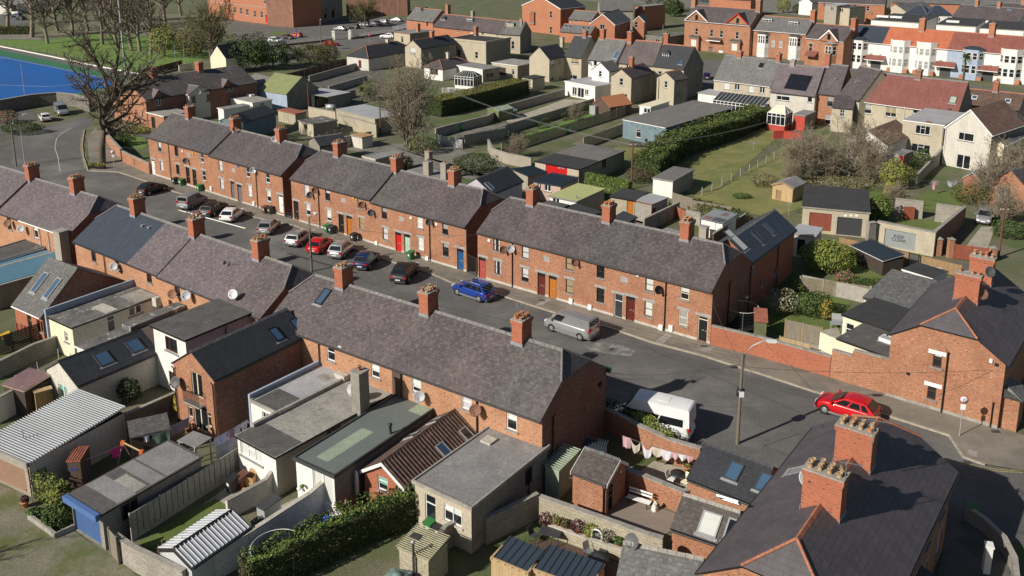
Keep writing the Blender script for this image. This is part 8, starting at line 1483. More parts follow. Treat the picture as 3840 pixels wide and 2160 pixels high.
ivy('ivy over the brick yard wall beside the camper van',T(10,1240,1420),T(14,1590,315),2.0,3,['leaf_bright','leaf_lime','leaf_hedge'],.32,260,.15,drop=.25);ivy('dark ivy on the yard wall below the end gable',T(10,930,1335),T(10,1230,1415),2.2,4,['leaf_dark','leaf_dark','leaf_hedge'],.28,110,.2)
ivy('ivy spilling over the wall by the tan roller door',T(12,330,620),T(12,640,830),1.9,5,['leaf_hedge','leaf_olive','leaf_bright'],.35,160,.17,drop=.2);ivy('climbing ivy on the little white shed',T(6,1915,885),T(6,1970,900),1.7,6,['leaf_mid'],.08,120,.15)
ivy('creeper on the long rendered garden wall',T(2,300,1250),T(2,420,1210),1.5,7,['leaf_dark','leaf_hedge'],.16,60,.2);ivy('second patch of creeper on the long rendered garden wall',T(2,540,1170),T(2,800,1070),1.6,8,['leaf_dark','leaf_hedge'],.16,60,.2)
bush('big domed laurel bush catching the sun beside the lawn',T(7,668,1215),2.9,2.4,3.1,21,['leaf_bright','leaf_bright','leaf_lime','leaf_mid'],5200,.2,rough=.10);bush('pink flowering shrub at the foot of the laurel',T(7,845,1330),1.1,.9,1.1,22,['leaf_mid','leaf_pink','leaf_mid'],1000,.15)
bush('silver grey shrub behind the board fence',T(11,240,240),1.8,1.5,2.3,23,['leaf_grey','leaf_grey','leaf_olive'],2000,.16);bush('dense green shrub in the corner house garden',T(11,520,260),1.9,1.5,2.3,24,['leaf_mid','leaf_hedge','leaf_dark'],2600,.17);bush('upright golden conifer in the corner house garden',T(11,655,310),.6,.6,2.0,25,['leaf_olive','leaf_yellow','leaf_olive'],1100,.14,'conifer','conifer');bush('leafy shrub at the top of the shrub bed',T(7,330,1440),1.2,1.0,1.2,26,['leaf_mid','leaf_olive'],900,.16)
bush('lime green rounded shrub in front of the bare shrubs',T(7,1320,430),2.0,1.8,4.0,27,['leaf_lime','leaf_lime','leaf_olive'],3000,.2);bush('glossy dark shrub growing over the garage roof edge',T(7,1165,760),1.5,1.3,3.6,28,['leaf_mid','leaf_bright','leaf_mid'],2600,.2);bush('dark climbing evergreen against the buff wing',Z5(600,960),1.5,1.0,3.2,29,['leaf_mid','leaf_dark'],1700,.2);bush('small yellow shrub beside the garage roof',T(7,1275,540),.8,.8,2.4,30,['leaf_yellow','leaf_lime'],700,.17);bush('low green plants beside the dry lawn',T(6,2270,520),1.2,.8,.6,31,['leaf_mid'],500,.2)
bush('brown leafless looking thicket along the dry garden edge',T(7,60,400),2.0,1.6,1.6,32,['leaf_brown','twig_pale','leaf_olive'],1400,.16);bush('olive ground thicket under the bare shrubs',T(7,800,440),4.5,2.2,1.8,33,['leaf_olive','leaf_brown','twig_pale'],3000,.17,rough=.4);bush('dark olive shrub at the right under the bare branches',T(7,2080,560),3.0,2.2,2.4,34,['leaf_olive','leaf_brown','leaf_hedge'],2600,.18);bush('dark shrub beside the driveway trellis',T(7,2420,900),1.9,1.6,2.0,35,['leaf_dark','leaf_mid'],1700,.18)
sh=tree('pale sprawling bare shrub left of the white edged outbuilding',T(7,420,340),8.0,61,.07,.5,(8,8,6,4),(.42,.5,.46,.5),(30,68),.26,'twig_pale','bark_pale','bare_shrub',stems=10,twr=.019,low=.06,group='bare shrubs of the dry garden')
for(px,s,lb,rz_)in(((7,500,260),.95,'bare shrub growing beside the buff wing of the catslide house',1.0),((7,960,300),1.2,'largest bare shrub before the white edged outbuilding',2.2),((7,700,330),.8,'reddish bare shrub in the middle of the dry garden',3.1),((7,1100,380),.9,'bare shrub arching over the lime green bush',4.0),((7,330,400),.55,'small bare shrub behind the golden shed',5.0),((7,2250,560),1.0,'bare tree over the driveway car',.7),((7,2450,500),1.15,'bare tree at the right edge before the brick bungalow',2.7),((7,2380,760),.7,'bare shrub behind the red brown utility pole',1.7),((7,1320,640),.55,'thin bare shrub in the roofless garage',3.9),((2,660,1165),.5,'pollarded bare tree on the narrow green lawn',.9),((6,100,130),.55,'small bare bush on the lane wall',2.1)):
 c=copy_tree(sh);c.location=G(T(*px));c.rotation_euler=(0,0,rz_);c.scale=(s,s,s);c["label"]=lb
tree('reddish twiggy bush in front of the plum roofed house',T(3,960,1443),5.5,66,.06,.5,(6,6,5,3),(.34,.48,.45,.5),(28,60),.35,'twig_red','bark','bare_shrub',stems=8,low=.1);bush('brown rounded bush beside the utility pole and hedge end',T(6,1270,370),1.9,1.5,2.2,37,['leaf_brown','twig'],1500,.17)
bush('round yellow green evergreen at the top edge beside the white gable',T(3,250,125),2.6,2.6,5.5,41,['leaf_olive','leaf_lime'],1500,.35,'evergreen_tree','tree');bush('dark conifer right of the round evergreen at the top edge',T(3,375,130),1.5,1.5,3.6,42,['leaf_dark','leaf_mid'],800,.3,'conifer','conifer')
for i,(px,rx,h_,lb)in enumerate((((2,1480,120),6,11,'large dark evergreen behind the villas, left of a bare tree'),((2,1900,20),7,10,'large dark evergreen above the brick pair roof'),((2,1620,160),3,6,'dark ivy covered tree behind the stone building'),((2,2150,10),6,10,'dark evergreen at the top edge right of the brick pair stack'),((2,600,-40),5,9,'dark evergreen behind the big red villa'))):bush(lb,T(*px),rx,rx*.8,h_,50+i,['leaf_dark','leaf_mid','leaf_dark'],2200,.5,'evergreen_tree','tree',rough=.3)
bush('green shrubs in the front garden beside the big tree, nearest the wall',T(4,1190,10),1.8,1.4,1.8,61,['leaf_dark','leaf_hedge'],1400,.2);bush('olive shrub under the big bare tree',T(0,1080,1290),1.6,1.3,2.2,62,['leaf_olive','leaf_brown'],1300,.2);bush('low yellow and green shrubs by the brick house wall',T(0,1330,1290),2.2,1.0,1.4,63,['leaf_lime','leaf_mid','leaf_yellow'],1300,.18);bush('pink flowering shrub at the left edge of the bend',T(0,70,1190),2.0,1.6,2.4,64,['leaf_hedge','leaf_pink','leaf_hedge'],1500,.2);bush('dark garden shrubs at the left edge of the bend',T(0,220,1290),3.4,2.2,2.0,65,['leaf_dark','leaf_hedge'],2600,.2)
hedge('brown clipped park hedge beside the path',[T(0,-60,330),T(0,290,325)],2.0,2.2,10,['leaf_brown','leaf_dark'],30,.35)
bush('dark round bush in the planter beside the blue roller door',T(12,580,950),1.05,.8,1.5,71,['leaf_dark','leaf_hedge','leaf_mid'],1900,.14);bush('spiky green plant in the lane planter',T(12,350,870),.5,.4,.6,72,['leaf_mid'],300,.18);bush('tall dark laurel in the shaded yard of the white gabled extension',T(8,1260,1100),.9,.7,2.0,73,['leaf_dark'],1000,.17);bush('yellow variegated shrub beside the brick extension',T(8,1750,1215),.6,.5,1.7,74,['leaf_yellow','leaf_lime','leaf_yellow'],1000,.14);bush('green plants in the raised bed of the brick extension yard',T(8,1690,1130),.7,.6,.9,75,['leaf_mid','leaf_olive'],600,.15);bush('flower tub with trailing leaves on the patio',T(13,50,965),.45,.4,.6,76,['leaf_mid','leaf_dark','leaf_grey'],420,.13)
tree('thin bare sapling in front of the silver shed',T(12,1680,1440),2.6,77,.02,.7,(5,4,3,1),(.35,.5,.5,.5),(25,50),.4,'twig_pale','bark_pale','bare_shrub',stems=4,twr=.008,low=.2)
# ================================================================ STREET FURNITURE, WIRES, YARD THINGS
def lamp(label,px,h,arm_px,m='galv',pole='pole_wood',armlen=1.4,head_h=None,concrete=False):
 g=G(px);e=empty('street_lamp',g,0,label,'lamp');b=MB();b.tube([V3(0,0,0),V3(0,0,h)],[.13,.09],pole,9);b.build('pole',e)
 r=ray(arm_px);a=G(arm_px,h+.9)-g;a.z=0;a=a.normalized()if a.length>.1 else V3(1,0);L_=armlen;b=MB();b.tube([V3(0,0,h-1.2)+a*.13,V3(0,0,h-.1)+a*.13,a*L_*.35+V3(0,0,h+.6),a*L_*.8+V3(0,0,h+1.0),a*L_+V3(0,0,h+1.0)],.045,m,7);b.build('lamp_arm',e)
 b=MB();q=a*(L_+.25)+V3(0,0,h+1.0);n=V3(-a.y,a.x)
 for(k0,k1,z0,z1,mm)in((-.32,.36,-.02,.1,'dish_white'),(-.22,.3,-.07,-.02,'lamp_clear')):b.box(k0,k1,-.14,.14,z0,z1,mm,lambda v:q+a*v.x+n*v.y+V3(0,0,v.z))
 b.build('lamp_head',e);return e
e=lamp('wooden street lamp post with a bent arm near the camper van',T(14,2228,165),7.0,T(10,2370,520),armlen=1.6);b=MB();b.lathe((0,0,3.75),[(.1,0),(.3,.05),(.3,.5),(.1,.56)],'plastic_black',12);b.build('cable_box',e);b=MB();b.box(-.17,.17,-.34,-.3,3.82,4.24,'sign_white');b.build('notice',e)
lamp('wooden street lamp post among the parked cars',T(5,565,1232),6.0,T(5,690,755),armlen=1.9,m='galv')
lamp('wooden street lamp post at the bend on the left',T(4,158,215),6.5,T(0,240,1115),armlen=1.9)
lamp('old street lamp on a tarred pole beside the forecourt',T(1,660,545),8.5,T(1,700,105),armlen=1.8,pole='pole_wood')
lamp('slim lamp column in front of the white row',T(3,925,640),6.0,T(3,900,455),armlen=.8,pole='galv')
def pole(label,px,h,m='pole_wood',cross=True,r=.13,name='utility_pole',cat='pole'):
 g=G(px);e=empty(name,g,0,label,cat);b=MB();b.tube([V3(0,0,0),V3(0,0,h)],[r,r*.75],m,9);b.build('pole',e)
 if cross:
  b=MB();b.box(-.5,.5,-.04,.04,h-.5,h-.42,'pole_wood');b.build('cross_arm',e)
  for x in(-.4,-.14,.14,.4):b=MB();b.lathe((x,0,h-.42),[(.03,0),(.05,.05),(.03,.12)],'plastic_white',7);b.build('insulator',e)
 return e
pole('reddish utility pole behind the sheds and hedge',T(6,1205,432),hgt(T(6,1205,432),T(6,1222,-20)),'pole_red');pole('red brown utility pole at the right edge beside the maroon gate',T(7,2328,1095),5.9,'pole_red');pole('reddish utility pole on the back lane near the green barn',T(1,540,1110),5.9,'pole_red',False);pole('reddish utility pole beside the tall bare tree',T(5,1230,-100),7.0,'pole_red')
pole('thin grey pole beside the street lamp at the bend',T(4,240,190),5.0,'galv',False,.07);pole('tall tapering floodlight mast beside the hockey pitch',T(0,1218,760),18.5,'galv',False,.22,'floodlight_mast','floodlight')
g=G(T(0,1218,760));fl=[o for o in C.objects if o.name=='floodlight_mast'][0]
for i in range(4):b=MB();b.box(-1.2+i*.62,-.72+i*.62,-.12,.12,18.1,18.6,'dark_grey');b.build('floodlight',fl)
for i,(px,h_,lb)in enumerate((((1,1085,410),9,'tall slim pole by the no entry signs'),((1,1245,240),8,'white slim pole in the forecourt row, left of two'),((1,1318,235),9,'white slim pole in the forecourt row, middle of three'),((1,1398,240),10,'white slim pole in the forecourt row, right of two'),((0,1700,660),6,'green net post behind the brick house'),((0,1520,640),6,'thin green net post left of a similar one'),((0,1785,620),5.5,'pale net post near the brick house chimney'),((0,1380,690),5,'pale ball net post at the corner of the pitch'),((0,245,975),7.5,'white goal net post on the blue pitch'),((2,1505,400),5,'slim pole beside the stone building'))):pole(lb,T(*px),h_,'galv' if i>0 else 'grey',False,.06,'slim_pole')
def roundsign(label,px,h,face='P',ring='sign_red',solid=False,plate=True,r=.3,yaw=None):
 g=G(px);yaw=math.atan2(-g.x,g.y)*0+(yaw if yaw is not None else 0);e=empty('road_sign',g,yaw,label,'sign');b=MB();b.tube([V3(0,0,0),V3(0,0,h)],.038,'galv',7);b.build('pole',e);c=V3(0,-.05,h-r)
 b=MB();b.lathe(c,[(.001,0),(r,0),(r,.012),(.001,.012)],ring,22,False,(0,-1,0));f=b.build('sign_face',e)
 if not solid:b=MB();b.lathe(c+V3(0,-.014,0),[(.001,0),(r*.8,0),(r*.8,.003),(.001,.003)],'sign_white',22,False,(0,-1,0));b.build('sign_panel',f)
 if face:text(face,c+V3(0,-.022,0),(R(90),0,0),r*.95,'black',f,'lettering',.002)
 if solid:b=MB();b.box(-r*.7,r*.7,-.07,-.066,h-r-.05,h-r+.05,'sign_white');b.build('sign_bar',f)
 if plate:b=MB();b.box(-.17,.17,-.055,-.045,h-2*r-.5,h-2*r-.06,'sign_white');b.build('sign_plate',e)
 return e
roundsign('round parking sign with a red ring on a pole by the corner house',T(11,1950,1440),3.3,'P',yaw=R(-20));roundsign('round thirty limit sign on a pole beside the big bare tree',T(4,1108,262),3.2,'30',yaw=R(8));roundsign('red no entry sign at the forecourt street',T(1,1122,410),2.6,None,'sign_red',True,False,.4,R(5))
for lb,px,tx in(('small blue sign post in the forecourt',(1,418,368),2.9),):g=G(T(*px));e=empty('sign_post',g,0,lb,'sign');b=MB();b.box(-.12,.12,-.05,.05,0,3.0,'sign_blue');b.build('pole',e)
def wire(label,p,q,sag=.5,m='wire',r=.014,name='overhead_wire',group='overhead wires'):
 P,Q=Vector(p),Vector(q);b=MB();b.tube([P.lerp(Q,t/14)-V3(0,0,sag*4*(t/14)*(1-t/14))for t in range(15)],r,m,4,True,True);return b.build(name,None,label,'wire',group)
L1,L2,L3=G(T(14,2228,165)),G(T(5,565,1232)),G(T(4,158,215));top=lambda g,z:V3(g.x,g.y,z)
for i,o in enumerate((0,.25,.5)):wire('pair of cables slung along the street between the lamp posts, nearer span',top(L1,6.8-o),top(L2,5.9-o),.9);wire('pair of cables slung along the street between the lamp posts, farther span',top(L2,5.9-o),top(L3,6.3-o),.8)
wire('cable from the near lamp post to the corner house gable',top(L1,6.0),hK.W(hK.L-.8,-.1,4.6),.35);wire('cable from the near lamp post to the end of the far terrace',top(L1,6.2),hC[5].W(hC[5].L-.2,-.1,4.7),.4);wire('cable from the near lamp post to the end of the near terrace',top(L1,6.2),hD[5].W(hD[5].L-.5,7.9,5.0),.5);wire('cable from the near lamp post over the lower corner house',top(L1,6.3),hG.W(.5,hG.D-1,6),.3)
wire('cable from the middle lamp post to the red doored house',top(L2,5.6),V3(FBm.x,FBm.y,4.9),.4);wire('cable from the middle lamp post to the blue doored house',top(L2,5.4),V3(FC0.x,FC0.y,4.7),.5);wire('cable from the bend lamp post to the farthest block',top(L3,6.0),V3(FAm.x,FAm.y,5.2),.5);wire('cable from the bend lamp post to the left end of the farthest block',top(L3,6.0),V3(FA0.x,FA0.y,5.3),.5)
U1=G(T(6,1205,432));U1.z=hgt(T(6,1205,432),T(6,1222,-20))-.4
for i in range(3):wire('pale cables from the reddish pole over the long lawn',U1+V3(.3*i-.3,0,0),G(T(3,240,1443))+V3(.3*i,0,5.5),.8,'wire_pale');wire('pale cables from the reddish pole over the long gardens',U1+V3(.3*i-.3,0,0),G(T(1,1900,1200))+V3(.3*i,0,6.0),.8,'wire_pale')
a,b_=G(T(4,1730,640),7.0),G(T(4,2370,815),7.0);bb=MB();bb.tube([a,b_],.05,'plastic_white',8);bb.lathe(a,[(.06,-.1),(.09,0),(.06,.12)],'alarm_yellow',8,True,b_-a);bb.lathe(b_,[(.06,-.1),(.09,0),(.06,.12)],'alarm_yellow',8,True,b_-a);bb.build('cable_sleeve',None,'long white cable sleeve with yellow ends hanging over the street','cable sleeve')
def bin_(label,px,m='plastic_green',yaw=None,lid=None,group='wheelie bins',s=1.0):
 g=G(px);e=empty('wheelie_bin',g,yaw if yaw is not None else hC[0].rz,label,'bin',group);b=MB();w0,w1,d0,d1,h=.22,.29,.26,.36,.95
 P=[(-w0,-d0,.06),(w0,-d0,.06),(w0,d0,.06),(-w0,d0,.06)];Q=[(-w1,-d1,h),(w1,-d1,h),(w1,d1,h),(-w1,d1,h)]
 for i in range(4):b.poly([P[i],P[(i+1)%4],Q[(i+1)%4],Q[i]],m)
 b.poly(P[::-1],m);b.poly(Q,m);b.box(-w1-.02,w1+.02,-d1-.02,d1+.02,h-.08,h,m);b.build('bin_body',e);b=MB();l=lid or m;b.slab([(-w1-.03,-d1-.06,h+.02),(w1+.03,-d1-.06,h+.02),(w1+.03,d1+.03,h+.12),(-w1-.03,d1+.03,h+.12)],.045,l);b.build('lid',e)
 b=MB();b.tube([(-.22,d1+.08,h-.02),(.22,d1+.08,h-.02)],.02,l,6);b.build('handle',e)
 for x in(-.24,.24):b=MB();b.lathe((x,d0+.02,.1),[(.1,-.03),(.1,.03)],'tyre',10,True,(1,0,0));b.build('wheel',e)
 b=MB();b.box(-.1,.1,-d1-.0,-d1+.04,.55,.78,'sign_white',lambda v:V3(v.x,v.y-.002+(.95-v.z)*.1,v.z));b.build('label_sticker',e);return e
bin_('dark wheelie bin nearest the drainpipe of the farthest block',A6(555,858),'plastic_black');bin_('green wheelie bin next to a dark one outside the farthest block',A6(655,875),'plastic_green');bin_('green wheelie bin outside the wreathed door',A6(925,965),'plastic_green');bin_('brown wheelie bin beside a dark one near the white door',A6(1912,1295),'plastic_brown');bin_('dark wheelie bin with a yellow badge near the white door',A6(1995,1308),'plastic_black',lid='plastic_black')
bin_('green wheelie bin beside a dark one outside the black fronted door',T(5,715,858),'plastic_green');bin_('dark wheelie bin beside the green one outside the black fronted door',T(5,757,872),'plastic_black');bin_('dark grey wheelie bin alone by the brown framed window',T(5,972,945),'plastic_black');bin_('green wheelie bin outside the mint green door',T(5,1520,1122),'plastic_green')
bin_('green wheelie bin beside the white back door of the buff extension',T(13,1712,1042),'plastic_green',yawD);bin_('black wheelie bin beside the window of the buff extension',T(13,1805,1085),'plastic_black',yawD);bin_('black wheelie bin in the patio beside cardboard boxes',T(12,2245,625),'plastic_black',yawD);bin_('brown wheelie bin in the patio beside cardboard boxes',T(12,2345,590),'plastic_brown',yawD);bin_('bright blue bin between the white wall and the hedge',T(13,715,1045),'plastic_blue',yawD+.4,'plastic_blue');bin_('blue bin with a white lid between the white wall and the hedge',T(13,800,985),'plastic_blue',yawD+.3,'plastic_white');bin_('dark green wheelie bin in the shade of the lower corner house',T(15,2060,905),'plastic_green',.4);bin_('green wheelie bin in the concrete yard behind the pale gate',T(1,2010,1265),'plastic_green',0);bin_('dark green bin in the yard at the left edge',T(8,70,545),'plastic_green',yawD,'alarm_yellow')
fence('low dark iron gate in the gap after the white door',V3(-28.1,110.3),V3(-27.1,109.45),1.3,'black',1.2,'rail','black','gate',cat='gate');fence('tall grey railing gate in the gap before the faded red door',V3(-4.65,91.85),V3(-3.65,90.6),2.1,'dark_grey',1.6,'rail','dark_grey','gate',cat='gate')
for lb,px in(('black planter with daffodils nearer the road at the bend',T(4,890,245)),('black planter with daffodils beside the big tree',T(4,970,250))):
 g=G(px);h=Bd('planter',lb,'planter',V3(g.x-.6,g.y),V3(g.x+.6,g.y),.6,.5);h.walls('black');b=MB();rn=random.Random(int(px[0]));leaves(b,260,lambda r:(V3(h.L*r.random(),h.D*r.random(),.5+.4*r.random()),V3(0,0,1)),['leaf_mid','leaf_lime','leaf_yellow'],.16,rn);b.build('flowers',h.e)
def clothesline(label,pa,pb,za,zb,items,sag=.15,yoff=0):
 A,B=G(pa,za),G(pb,zb);e=empty('washing_line',V3(A.x,A.y,0),0,label,'washing line');o=V3(A.x,A.y,0);b=MB();f=lambda t:A.lerp(B,t)-V3(0,0,sag*4*t*(1-t))-o;b.tube([f(i/12)for i in range(13)],.012,'wire_pale',4);b.build('line',e);d=(B-A).normalized();n=V3(-d.y,d.x).normalized()
 for k,(t,ww,hh,m,kind)in enumerate(items):
  p=f(t)+o;it=MB();rn=random.Random(k*7+1);NX,NZ=7,6;rows=[]
  for i in range(NZ+1):
   row=[]
   for j in range(NX+1):
    u,v=j/NX,i/NZ;x=(u-.5)*ww*(1-.12*v);dz=-hh*v
    if kind=='drape':dz*=(.55+.45*math.sin(u*math.pi));dz-=0
    if kind=='swag':dz=-(.35*hh*4*u*(1-u))-v*hh*.55
    row.append(d*x+V3(0,0,dz+.01)+n*(.07*math.sin(u*9+k)*v+.05*v))
   rows.append(row)
  it.grid(rows,m,False,True)
  if kind=='shirt':
   for s in(-1,1):it.poly([d*s*ww*.5,d*s*ww*.85+V3(0,0,-hh*.35),d*s*ww*.65+V3(0,0,-hh*.45),d*s*ww*.46+V3(0,0,-hh*.28)],m)
  nm={'shirt':'hanging_shirt','drape':'hanging_sheet','swag':'hanging_towel','towel':'hanging_towel'}[kind]
  it.build(nm,None,items_label(label,k,m,kind),'laundry','laundry on '+label.split(' over')[0],None,p)
 return e
COLN=dict(linen='white',linen_cream='cream',linen_pink='pink',linen_lilac='lilac',linen_mauve='mauve',linen_green='dark green',pink='bright pink',plastic_orange='orange',linen_white='white')
ORD=['first','second','third','fourth','fifth','sixth','seventh','eighth','ninth']
def items_label(label,k,m,kind):return '%s %s, %s on the %s'%(COLN.get(m,'white'),{'shirt':'shirt','drape':'sheet','swag':'towel','towel':'towel'}[kind],ORD[k],' '.join(label.split()[:7]))
clothesline('washing line over the brick yard',T(14,1120,85),T(14,1800,290),2.3,2.2,[(.06,.6,.85,'linen_pink','towel'),(.19,.7,1.1,'linen_cream','swag'),(.36,.7,1.2,'linen','swag'),(.50,.8,.75,'linen_cream','drape'),(.63,.75,.8,'linen','drape'),(.75,.55,.55,'linen_pink','drape'),(.85,.6,.5,'linen','drape'),(.95,.5,.5,'linen_pink','drape')])
clothesline('upper washing line beside the white extension',T(12,2070,110),T(12,2390,-70),2.3,2.4,[(.1,.5,.8,'linen_lilac','shirt'),(.3,.5,.8,'linen_lilac','shirt'),(.48,.45,.75,'linen_mauve','shirt'),(.68,.5,.8,'linen_lilac','shirt'),(.9,.5,.75,'linen_lilac','shirt')],.05)
clothesline('lower washing line beside the white extension',T(12,2060,205),T(12,2345,40),2.0,2.1,[(.42,1.7,1.5,'linen_lilac','towel'),(.82,.5,.7,'linen','shirt'),(.96,.3,.4,'plastic_orange','towel')],.05)
clothesline('slack line with dark cloths near the slate lean-to',T(12,1270,105),T(12,1660,25),2.1,2.1,[(.36,.35,.5,'linen_lilac','towel'),(.72,1.2,.8,'linen_green','towel')],.1);clothesline('line with one lilac sheet beside the french doors',T(8,1640,1340),T(8,1830,1240),2.1,2.2,[(.5,1.5,.8,'linen_mauve','towel')],.05)
clothesline('line with a bright pink shirt near the plate covered shed',T(12,780,330),T(12,1190,165),2.0,2.1,[(.82,.6,.75,'pink','shirt')],.1);clothesline('washing line across the far lawn',Z5(560,1120),Z5(1215,1090),2.0,2.0,[(.42,.95,1.3,'linen_pink','drape'),(.82,1.4,1.2,'linen_lilac','swag')],.1)
A,B=G(T(12,1185,150),1.9),G(T(12,1365,240),1.9);o=V3(A.x,A.y);e=empty('swing_frame',o,0,'orange and timber swing frame beside the pink shirt','swing');b=MB();b.tube([A-o,B-o],.06,'timber_pale',7);b.build('top_bar',e);d=(B-A).normalized();n=V3(-d.y,d.x)
for P in(A,B):
 for s in(-1,1):b=MB();b.tube([P-o,V3(P.x,P.y)-o+n*s*.7],.045,'timber_grey',6);b.build('leg',e)
 b=MB();b.box(-.12,.12,-.12,.12,-.2,.08,'plastic_orange',lambda v:P-o+v);b.build('bracket',e)
A,B=G(T(14,1150,740)),G(T(14,1375,815));d=(B-A).normalized();e=empty('garden_bench',A+(B-A)*0,math.atan2(d.y,d.x),'white slatted garden bench against the brick dividing wall','bench');L_=max(1.5,(B-A).length)
for nm,bx in(('seat',[(0,L_,.0,.14,.42,.45),(0,L_,.16,.30,.42,.45),(0,L_,.32,.44,.42,.45)]),('backrest',[(0,L_,.5,.53,.6,.72),(0,L_,.53,.56,.8,.92)])):
 b=MB()
 for q in bx:b.box(*q,'plastic_white')
 b.build(nm,e)
for x in(.15,L_-.2):b=MB();b.box(x,x+.05,.02,.07,0,.42,'black');b.build('leg',e);b=MB();b.slab([(x,.42,0),(x+.05,.42,0),(x+.05,.56,.95),(x,.56,.95)],.04,'black',None,V3(0,1,0));b.build('leg',e)
g=G(T(14,1428,810));e=empty('dog_statue',g,.6,'small white seated dog statue beside the white bench','statue');b=MB()
b.lathe((0,0,0),[(.001,0),(.2,.0),(.21,.1),(.18,.28),(.13,.42),(.10,.5),(.08,.54)],'statue',12,False);b.lathe((0,-.05,.60),[(.001,-.11),(.08,-.08),(.11,0),(.09,.08),(.001,.12)],'statue',12,False);b.lathe((0,-.17,.57),[(.001,-.05),(.05,-.03),(.05,.03),(.001,.05)],'statue',8,False)
for s in(-1,1):b.lathe((s*.10,-.03,.58),[(.001,-.09),(.035,-.04),(.03,.05),(.001,.07)],'statue',7,False);b.tube([(s*.08,-.13,.28),(s*.08,-.17,0)],[.05,.04],'statue',7);b.tube([(s*.16,.02,.08),(s*.17,-.18,.04)],[.07,.045],'statue',7)
b.build('figure',e)
def rotary(label,px,h=1.7,r=1.0,yaw=.3,tilt=0):
 g=G(px);e=empty('rotary_dryer',g,yaw,label,'clothes dryer');b=MB();b.tube([V3(0,0,0),V3(0,0,h)],.022,'galv',6);b.build('pole',e)
 for i in range(4):a=i*1.5708;b=MB();b.tube([V3(0,0,h-.35),V3(math.cos(a)*r,math.sin(a)*r,h)],.014,'galv',5);b.build('arm',e)
 b=MB()
 for k in(.35,.55,.75,.95):
  for i in range(4):a,c=i*1.5708,(i+1)*1.5708;z=h-.35+.35*k;b.tube([V3(math.cos(a)*r*k,math.sin(a)*r*k,z),V3(math.cos(c)*r*k,math.sin(c)*r*k,z)],.007,'wire_pale',4)
 b.build('line',e);return e
rotary('grey rotary clothes dryer beside the brick outhouse',T(14,745,720),1.9,1.05);rotary('rotary clothes dryer behind the golden shed garden',T(7,300,690),1.6,.9);rotary('rotary clothes dryer on the shaded long lawn',T(3,-40,1443+20),1.6,1.0)
for i,(px,m,s)in enumerate((((14,370,965),'leaf_purple',.4),((14,487,975),'leaf_olive',.28),((14,565,1005),'leaf_brown',.3),((14,680,1050),'leaf_purple',.45),((14,793,1085),'leaf_lime',.45),((14,958,1135),'leaf_grey',.42),((14,1077,1175),'leaf_mid',.28),((14,1195,1215),'leaf_mid',.3))):
 g=G(T(*px),.56);e=empty('plant_pot',g,0,['purple leaved shrub at the left end of the gravel bed','terracotta pot with an olive plant, first along the gravel bed','terracotta pot with a brown plant, second along the gravel bed','terracotta pot with a purple shrub, third along the gravel bed','terracotta pot with a lime green shrub left of the arched mirror','pot with a silver grey shrub right of the arched mirror','terracotta pot with sparse leaves near the dish','terracotta pot at the right end of the gravel bed'][i],'pot plant','potted plants on the gravel bed');b=MB();b.lathe((0,0,0),[(.12,0),(.17,.24),(.19,.24),(.19,.3),(.15,.3),(.14,.22)],'terracotta',12);b.build('pot',e);b=MB();rn=random.Random(i);leaves(b,220,lambda r:((lambda d:(d*s*(.6+.4*r.random())+V3(0,0,.3+s*.7),d))(V3(r.gauss(0,1),r.gauss(0,1),r.gauss(0,1)).normalized())),m,.13,rn);b.build('foliage',e)
g=G(T(14,868,1120),.56);e=empty('garden_mirror',g,-.45,'white arched garden mirror on the gravel bed','mirror');b=MB();arc=[(.32*math.cos(R(t)),0,.55+.32*math.sin(R(t)))for t in range(0,181,15)];b.tube([(.32,0,0)]+arc+[(-.32,0,0)],.05,'plastic_white',6);b.tube([(-.32,0,.03),(.32,0,.03)],.05,'plastic_white',6);b.build('frame',e);b=MB();b.poly([(-.28,.01,0),(.28,.01,0)]+[(.28*math.cos(R(t)),.01,.55+.28*math.sin(R(t)))for t in range(0,181,20)],'glass');b.build('mirror_glass',e)
def table(label,px,r=.55,h=.72,m='dark_grey',round_=True,yaw=0,lx=1.2,ly=.7,base=0):
 g=G(px,base);e=empty('garden_table',g,yaw,label,'table');b=MB()
 if round_:b.lathe((0,0,h-.03),[(.001,0),(r,0),(r,.03),(.001,.03)],m,24,False);lp=[(math.cos(a)*r*.65,math.sin(a)*r*.65)for a in(.8,2.4,3.9,5.5)]
 else:b.box(-lx/2,lx/2,-ly/2,ly/2,h-.04,h,m);lp=[(sx*(lx/2-.07),sy*(ly/2-.07))for sx in(-1,1)for sy in(-1,1)]
 b.build('table_top',e)
 for x,y in lp:b=MB();b.tube([(x,y,0),(x,y,h-.04)],.025,m,5);b.build('leg',e)
 return e
def chair(label,px,yaw,m='dark_grey',group=None,base=0):
 g=G(px,base);e=empty('garden_chair',g,yaw,label,'chair',group);b=MB();b.box(-.24,.24,-.22,.24,.42,.46,m);b.build('seat',e);b=MB();b.slab([(-.24,.24,.46),(.24,.24,.46),(.24,.36,.95),(-.24,.36,.95)],.03,m,None,V3(0,1,0));b.build('backrest',e)
 for x in(-.21,.21):
  for y in(-.19,.21):b=MB();b.tube([(x,y,0),(x,y,.42)],.018,m,5);b.build('leg',e)
 return e
table('round dark glass garden table in the planted yard',T(14,890,1370),.62);chair('grey metal garden chair left of the round dark table',T(14,800,1270),.7,'steel');chair('dark garden chair behind the round dark table',T(14,930,1260),-.4,'dark_grey');table('dark folding table in the shade of the planted yard',T(14,420,1110),0,.7,'dark_grey',False,-.3,1.3,.8);chair('dark low chair in the corner of the planted yard',T(14,270,1110),.9)
